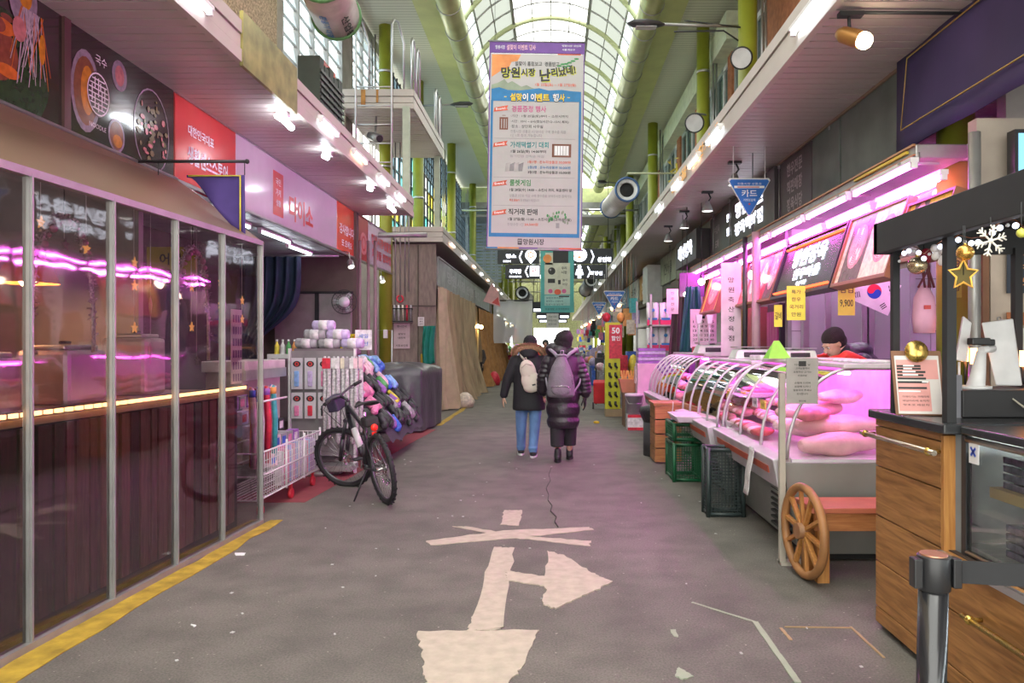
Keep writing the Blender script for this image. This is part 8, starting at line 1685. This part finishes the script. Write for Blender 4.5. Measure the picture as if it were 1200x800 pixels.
for a in (0.02, 39*K2-.02): p = fr2.p(a, 73*K2, 0); m.cyl(p, (p.x, p.y, vz(p.x)), .006, n=4)
m.build('hanging_wires', black, tb, kind='stuff')
# small notice further away
t = thing('white_notice', 'small white sheet hanging over the far alley below the teal banner', 'notice', at(647, 383, 40)); f3 = Fr(at(640.5, 384, 40)); m = MB(); m.rect(f3, 0, .65, 0, .78, -.01, .01); m.build('sheet', paper, t); m = MB(); m.use(black_ink)
for i in range(3): m.text(f3, '망원시장', .325, .6-i*.2, .1, .004, wd=.45)
m.build('lettering', None, t); m = MB(); 
for a in (.02, .63): q_ = f3.p(a, .78, 0); m.cyl(q_, (q_.x, q_.y, 8.18), .008, n=4)
m.build('wires', black, t, kind='stuff')
# ---------------------------------------------------------------- overhead lit direction signs
ledbox = M('led_black_box', (.02, .022, .03), .4); K3 = 25/F
def lsign(label, px0, px1, py0, py1, fn):
    c = at(px0, py1, 25); t = thing('lit_direction_sign', label, 'sign', c); f = Fr(c); m = MB(); m.rect(f, 0, (px1-px0)*K3, 0, (py1-py0)*K3, -.12, .12); m.build('box', ledbox, t, bevel=.01); m = MB(); m.use(led_w)
    fn(m, f, lambda a: (a-px0)*K3, lambda b: (py1-b)*K3); m.build('glowing_print', None, t)
    m = MB()
    for a in (.1, .9): q_ = f.p((px1-px0)*K3*a, (py1-py0)*K3, -.06); m.cyl(q_, (q_.x, q_.y, vz(q_.x) if py0 < 305 else q_.z+.04), .012, n=4)
    m.build('hangers', black, t, kind='stuff'); return t
def chev(m, f, X, Y, a, y, h, s): m.poly(f, [(X(a), Y(y)), (X(a+3*s), Y(y-h)), (X(a+4.6*s), Y(y-h)), (X(a+1.6*s), Y(y)), (X(a+4.6*s), Y(y+h)), (X(a+3*s), Y(y+h))] if s > 0 else [(X(a), Y(y)), (X(a+3*s), Y(y-h)), (X(a+4.6*s), Y(y-h)), (X(a+1.6*s), Y(y)), (X(a+4.6*s), Y(y+h)), (X(a+3*s), Y(y+h))][::-1], .004)
def s1(m, f, X, Y):
    m.text(f, '명소', X(599), Y(300), 5*K3, .004, .04, wd=12*K3); m.text(f, '관광안내', X(594), Y(306), 2.4*K3, .004, .03, wd=9*K3); chev(m, f, X, Y, 608, 301, 7, 1); m.disc(f, X(622), Y(299), 6.5*K3, off=.004); m.poly(f, [(X(616.5), Y(302)), (X(622), Y(309)), (X(627.5), Y(302))], .0042); m.use(led_red); m.ringp(f, X(622), Y(298.5), 2.2*K3, 3.8*K3, .006)
lsign('black lit sign with a map pin and white chevron, upper left of the teal banner', 583, 632, 293, 309, s1)
def s2(m, f, X, Y):
    m.text(f, '주차장', X(604), Y(318), 5.5*K3, .004, .04, wd=14*K3); m.text(f, 'PARKING', X(604), Y(324), 2*K3, .004, .03, wd=14*K3); chev(m, f, X, Y, 615, 318, 6.5, 1); m.rect(f, X(621), X(632), Y(323.5), Y(311.5), .004); m.use(redk); m.text(f, 'P', X(626), Y(317.5), 8*K3, .006, 0)
lsign('black lit parking sign with a white square, lower left of the teal banner', 592, 633, 310, 326.5, s2)
def s3(m, f, X, Y):
    m.disc(f, X(679), Y(298.5), 9*K3, 8.2*K3, off=.004); m.text(f, '상인회', X(708), Y(304), 6*K3, .004, .04, wd=16*K3); chev(m, f, X, Y, 696.5, 300.5, 7.5, -1); m.use(led_red)
    for a, b in ((673, 300), (676.5, 296), (681.5, 296), (685, 300)): m.disc(f, X(a), Y(b), 1.1*K3, off=.006, n=8)
    m.rect(f, X(677), X(681), Y(302.5), Y(300), .006)
lsign('black lit sign with a round white emblem, upper right of the teal banner', 668, 718, 291, 309, s3)
def s4(m, f, X, Y):
    m.disc(f, X(679), Y(312.5), 2.2*K3, off=.004); m.poly(f, [(X(676), Y(315)), (X(682), Y(315)), (X(684), Y(322)), (X(681), Y(322)), (X(681), Y(326)), (X(677), Y(326)), (X(677), Y(322)), (X(674), Y(322))], .0042); m.text(f, '화장실', X(699), Y(320), 4.5*K3, .004, .04, wd=14*K3); chev(m, f, X, Y, 692.5, 318.5, 6.5, -1)
lsign('black lit sign with a standing figure, lower right of the teal banner', 671, 712, 310, 326.5, s4)

# ================================================================= FAR RIGHT STALLS
def shelf_goods(): pass
t = thing('goods_shelf', 'dark metal shelf of household goods beside the far meat case', 'shelf', (2.3, 14, 0))
m = MB()
for z in (.5, .95, 1.36, 1.85): m.box(1.75, 2.7, 13.35, 15.6, z-.03, z)
for x in (1.77, 2.68):
    for y in (13.37, 15.58): m.box(x-.02, x+.02, y-.02, y+.02, 0, 2.4)
m.build('frame', dsteel, t)
tp_w = M('tissue_pack_white', (.70, .70, .70), .5, var=.1, scale=10)
for r_ in range(2):
    for c in range(4):
        x = 1.83+c*.235; z = 1.36+r_*.46; y = 13.6
        t = thing('tissue_pack', 'white tissue pack with red printed base, %s row, %s from the left' % (['lower', 'upper'][r_], ['first', 'second', 'third', 'fourth'][c]), 'package', (x, y, z), 'tissue packs on the goods shelf')
        m = MB()
        for q in range(2): m.tube([(x-.055+q*.11, y, z), (x-.055+q*.11, y, z+.44)], .056, 12)
        m.build('rolls', tp_w, t); m = MB(); m.box(x-.105, x+.105, y-.06, y-.056, z+.02, z+.13); m.build('red_print', M('raspberry', (.6, .03, .12), .5), t); m = MB(); m.use(bblue); m.disc(FC(x, y-.061, z+.3), 0, 0, .035, .03); m.rect(FC(x, y-.0605, z+.12), -.08, .08, 0, .04); m.build('blue_print', None, t)
R = random.Random(77)
for i in range(26):
    lev = i % 2; x = 1.82+.14*(i//2 % 6)+R.uniform(-.01, .01); y = 13.45+.3*(i//12); z = (.95, .5)[lev]; c = R.choice(['blue', 'purple', 'orange', 'red', 'white', 'sky blue', 'yellow', 'green'])
    m = MB(); h = R.uniform(.2, .36); m.box(x-.055, x+.055, y-.05, y+.05, z, z+h); m.box(x-.04, x+.04, y-.053, y-.05, z+h*.3, z+h*.7); single(m, 'goods_box', PM[c], '%s carton on the %s board of the goods shelf' % (c, ['middle', 'low'][lev]), 'box', 'cartons on the goods shelf')
t = thing('purple_stack', 'stack of flat lilac boxes in front of the tissue packs', 'boxes', (1.75, 13.2, 1.36))
bpx = at(768, 372, 13.2)
for k in range(5): m = MB(); z = 1.16+k*.055; m.box(1.50, 1.98, 13.0, 13.3, z, z+.048); m.build('flat_box', PM['lilac' if k % 2 else 'purple'], t)
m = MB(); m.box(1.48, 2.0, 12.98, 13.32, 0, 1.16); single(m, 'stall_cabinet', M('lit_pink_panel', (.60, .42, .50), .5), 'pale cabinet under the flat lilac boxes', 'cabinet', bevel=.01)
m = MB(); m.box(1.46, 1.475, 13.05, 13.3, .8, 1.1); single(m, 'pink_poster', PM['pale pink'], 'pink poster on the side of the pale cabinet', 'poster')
# orange basket on grey bucket etc
def bucket(label, px, pyb, Y, r, h, mat, z=0):
    x = (px-CX)*Y/F; t = thing('bucket', label, 'bucket', (x, Y, z)); m = MB(); m.lathe((x, Y, z), [(.001, 0), (r*.85, 0), (r, h), (r*1.06, h), (r*1.06, h-.02), (r*.97, h-.03)], 20); m.build('pail', mat, t); m = MB(); m.lathe((x, Y, z), [(r*1.04, h), (r*1.04, h+.02), (.001, h+.025)], 20); m.build('lid', M('pail_lid', (.6, .58, .6), .4), t); m = MB(); m.tube([(x-r, Y-.01, z+h*.9), (x-r*.7, Y-r*.9, z+h*.55), (x+r*.7, Y-r*.9, z+h*.55), (x+r, Y-.01, z+h*.9)], .005, 5); m.build('handle', steel, t)
bucket('grey bucket standing on the red and white box', 743, 0, 13.0, .155, .33, M('grey_pail', (.35, .33, .36), .5), z=.28)
x = (746-CX)*13/F; t = thing('goods_box', 'red and white box on the floor under the grey bucket', 'box', (x, 13, 0)); m = MB(); m.box(x-.17, x+.17, 12.87, 13.15, 0, .27); m.build('carton', PM['white'], t); m = MB(); m.box(x-.17, x+.17, 12.865, 12.87, 0, .05); m.box(x-.17, x+.17, 12.865, 12.87, .22, .27); m.build('red_bands', PM['red'], t)
x = (739-CX)*13.6/F; t = thing('basket', 'salmon pink basket full of orange packets on a stool', 'basket', (x, 13.6, .6)); m = MB(); m.hexa([(x-.17, 13.45, .62), (x+.17, 13.45, .62), (x+.17, 13.75, .62), (x-.17, 13.75, .62)], [(x-.22, 13.4, .86), (x+.22, 13.4, .86), (x+.22, 13.8, .86), (x-.22, 13.8, .86)]); m.build('basket_body', M('salmon', (.65, .25, .16), .5), t)
for k in range(9): m = MB(); a = x-.17+.042*k; m.obox((a, 13.5+.02*(k % 3), .93), (.03, .02, .18), R=Matrix.Rotation(.15*(k % 3-1), 3, 'Y')); m.build('packet', PM['orange'], t)
m = MB(); m.box(x-.16, x+.16, 13.44, 13.76, .58, .62)
for a in (-.13, .13):
    for b in (13.47, 13.73): m.box(x+a-.015, x+a+.015, b-.015, b+.015, 0, .58)
single(m, 'stool', M('brown_stool', (.18, .1, .06), .6), 'brown stool under the salmon pink basket', 'stool')
# yellow display column
x0 = (712-CX)*15.4/F; t = thing('sock_display', 'tall yellow display stand with balloons and rows of black socks', 'display stand', (x0+.1, 15.4, 0)); yl = M('lemon_board', (.62, .62, .03), .5)
m = MB(); m.box(x0-.05, x0+.26, 15.4, 15.55, .15, 1.95); m.build('board', yl, t); m = MB(); m.box(x0-.05, x0+.30, 15.3, 15.65, 0, .15); m.build('base', M('cardboard', (.35, .25, .15), .7), t)
m = MB(); m.box(x0+.03, x0+.30, 15.385, 15.4, 1.2, 1.9); m.build('red_card', PM['red'], t); m = MB(); m.use(white_ink); m.text(FC(x0+.17, 15.385, 1.78), '50', 0, 0, .13, .004, .03); m.text(FC(x0+.17, 15.385, 1.62), '할인', 0, 0, .1, .004, .02); m.build('lettering', None, t)
for r_ in range(5):
    for c in range(2): m = MB(); a = x0+.04+c*.12; z = 1.05-r_*.2; m.tube([(a, 15.37, z+.06), (a, 15.36, z), (a+.04, 15.34, z-.05)], [.025, .03, .02], 6); m.build('sock', PM['black'], t)
for k, (a, c) in enumerate(((x0-.02, 'red'), (x0+.28, 'orange'))):
    tt = thing('balloon', '%s balloon on top of the yellow display stand' % c, 'balloon', (a, 15.45, 1.95)); m = MB(); m.sph((a, 15.45, 2.06), (.085, .085, .1), 14, 10); m.build('skin', PM[c], tt); m = MB(); m.cyl((a, 15.45, 1.94), (a, 15.45, 1.97), .008, n=5); m.build('knot', PM[c], tt)
# red trolley
x = (704-CX)*17/F; t = thing('shopping_trolley', 'bright red two wheeled shopping trolley left of the yellow display', 'trolley', (x, 17, 0)); m = MB(); m.hexa([(x-.16, 16.88, .14), (x+.16, 16.88, .14), (x+.16, 17.12, .14), (x-.16, 17.12, .14)], [(x-.18, 16.86, .62), (x+.18, 16.86, .62), (x+.16, 17.12, .68), (x-.16, 17.12, .68)]); m.build('bag', M('trolley_red', (.65, .02, .03), .6), t, bevel=.02)
m = MB(); m.tube([(x-.1, 17.14, .1), (x-.1, 17.16, .95), (x+.1, 17.16, .95), (x+.1, 17.14, .1)], .012, 6); m.build('handle', black, t)
for a in (-.17, .17): m = MB(); m.cyl((x+a-.015, 17.1, .08), (x+a+.015, 17.1, .08), .08, n=14); m.build('wheel', rubber, t)
m = MB(); m.sph(((699-CX)*14/F, 14, .02), (.06, .05, .03), 8, 5); single(m, 'yellow_leaf', M('leaf_yellow', (.7, .45, .02), .6), 'yellow scrap lying on the ground before the red trolley', 'litter')
# rows of stalls with goods, both sides
stall_cols = [c for c in pal]
def far_stall(side, Y, k):
    s = 1 if side > 0 else -1; xa = 1.35 if s > 0 else -2.05; lb = 'right' if s > 0 else 'left'
    t = thing('market_table', 'low goods table in the distant row on the %s side' % lb, 'table', (xa+s*.5, Y, 0), 'distant goods tables on the %s' % lb)
    a, b = sorted((xa, xa+s*1.0)); m = MB(); m.box(a, b, Y-.9, Y+.9, .65, .7); m.box(a+.05, b-.05, Y-.85, Y+.85, .0, .65); m.build('top', PM[R.choice(['grey', 'teal', 'white', 'blue', 'cream'])], t)
    for q in range(9):
        c = R.choice(stall_cols); x = xa+s*(.1+.28*(q % 3)); y = Y-.7+.6*(q//3); h = R.uniform(.1, .4)+.22*(q % 3); m = MB()
        if q % 2: m.box(x-.12, x+.12, y-.2, y+.2, .7, .7+h)
        else: m.sph((x, y, .7+h*.45), (.14, .2, h*.5), 8, 6)
        single(m, 'goods_pile', PM[c], '%s goods heaped on the distant %s tables' % (c, lb), 'goods', 'goods on the distant %s tables' % lb)
    for q in range(6):
        c = R.choice(stall_cols); x = (1.93 if s > 0 else -2.5)+s*.1*(q % 3); y = Y-.8+.32*q; z = R.uniform(1.75, 2.5); m = MB(); h = R.uniform(.2, .5); m.box(x-.1, x+.1, y-.03, y+.03, z-h/2, z+h/2); m.cyl((x, y, z+h/2), (x, y, 3.78 if abs(x) > 1.0 else 3.78), .004, n=3)
        single(m, 'hanging_goods', PM[c], '%s goods hanging over the distant %s tables' % (c, lb), 'goods', 'goods hanging over the distant %s tables' % lb)
for k in range(10): far_stall(1, 19.2+k*4.2, k)
for k in range(6): far_stall(-1, 38+k*4.5, k)
for k in range(14):
    s = 1 if k % 3 else -1; y = 20+k*2.4; x = 2.0 if s > 0 else -2.6
    if s < 0 and y < 38: y += 20
    t = thing('pendant_lamp', 'small warm pendant lamp in the distant row over the stalls', 'lamp', (x, y, 2.7), 'distant warm pendants'); m = MB(); m.lathe((x, y, 2.7), [(.03, .1), (.16, 0)], 12); m.cyl((x, y, 2.8), (x, y, 3.76), .006, n=4); m.build('shade', white_pl, t); m = MB(); m.sph((x, y, 2.68), .07, 10, 6); m.build('bulb', warm_bulb, t)
m = MB(); m.box(2.9, 3.1, 17.1, 72, 2.7, 3.77); structure(m, 'wall_right_lintel', ply)
# signs along the far right wall
for k in range(7):
    y = 20.8+k*3.0; c = [(.55, .3, .08), (.6, .6, .55), (.1, .25, .4), (.5, .1, .1), (.5, .5, .2), (.2, .35, .2), (.6, .6, .6)][k]; t = thing('far_shop_sign', ['orange brown', 'white', 'dark blue', 'dark red', 'mustard', 'green', 'pale grey'][k]+' shop sign in the distant row on the right wall', 'sign', (2.8, y, 2.9)); m = MB(); m.box(2.75, 2.9, y, y+2.7, 2.85, 3.6); m.build('board', M('far_sign_%d' % k, c, .5), t); m = MB(); m.use(white_ink if k not in (1, 6) else black_ink); m.text(FR(2.75, y+1.35, 3.2), ['청과', '반찬', '수산', '축산', '떡집', '야채', '분식'][k], 0, 0, .4, .005, .02, wd=1.4); m.build('lettering', None, t)
# far gate of the arcade
m = MB(); m.box(-4, 4, 73.5, 73.8, 3.1, 8); structure(m, 'wall_far_gable', M('olive_gable', (.17, .18, .08), .8, var=.3))
m = MB(); m.box(-4, -1.9, 73.5, 73.8, 0, 3.1); m.box(1.6, 4, 73.5, 73.8, 0, 3.1); structure(m, 'wall_far_piers', M('olive_gable', (.17, .18, .08), .8))
for Y in (42, 52, 62): 
    t = thing('cross_sign', 'distant dark overhead sign across the alley with two pale lamps', 'sign', (0, Y, 3.6), 'distant overhead signs'); m = MB(); m.box(-1.2, 1.2, Y, Y+.15, 3.3, 3.9); m.build('board', ledbox, t)
    for a in (-.8, .8): m = MB(); m.box(a-.3, a+.3, Y-.02, Y, 3.35, 3.5); m.build('lamp_panel', led_w, t)
    m = MB(); m.cyl((-1.1, Y+.05, 3.9), (-1.1, Y+.05, 7.75), .02, n=4); m.cyl((1.1, Y+.05, 3.9), (1.1, Y+.05, 7.85), .02, n=4); m.build('hangers', black, t, kind='stuff')
for _o in list(COL.objects):
    if _o.type == 'MESH' and len(_o.data.vertices) == 0: bpy.data.objects.remove(_o)
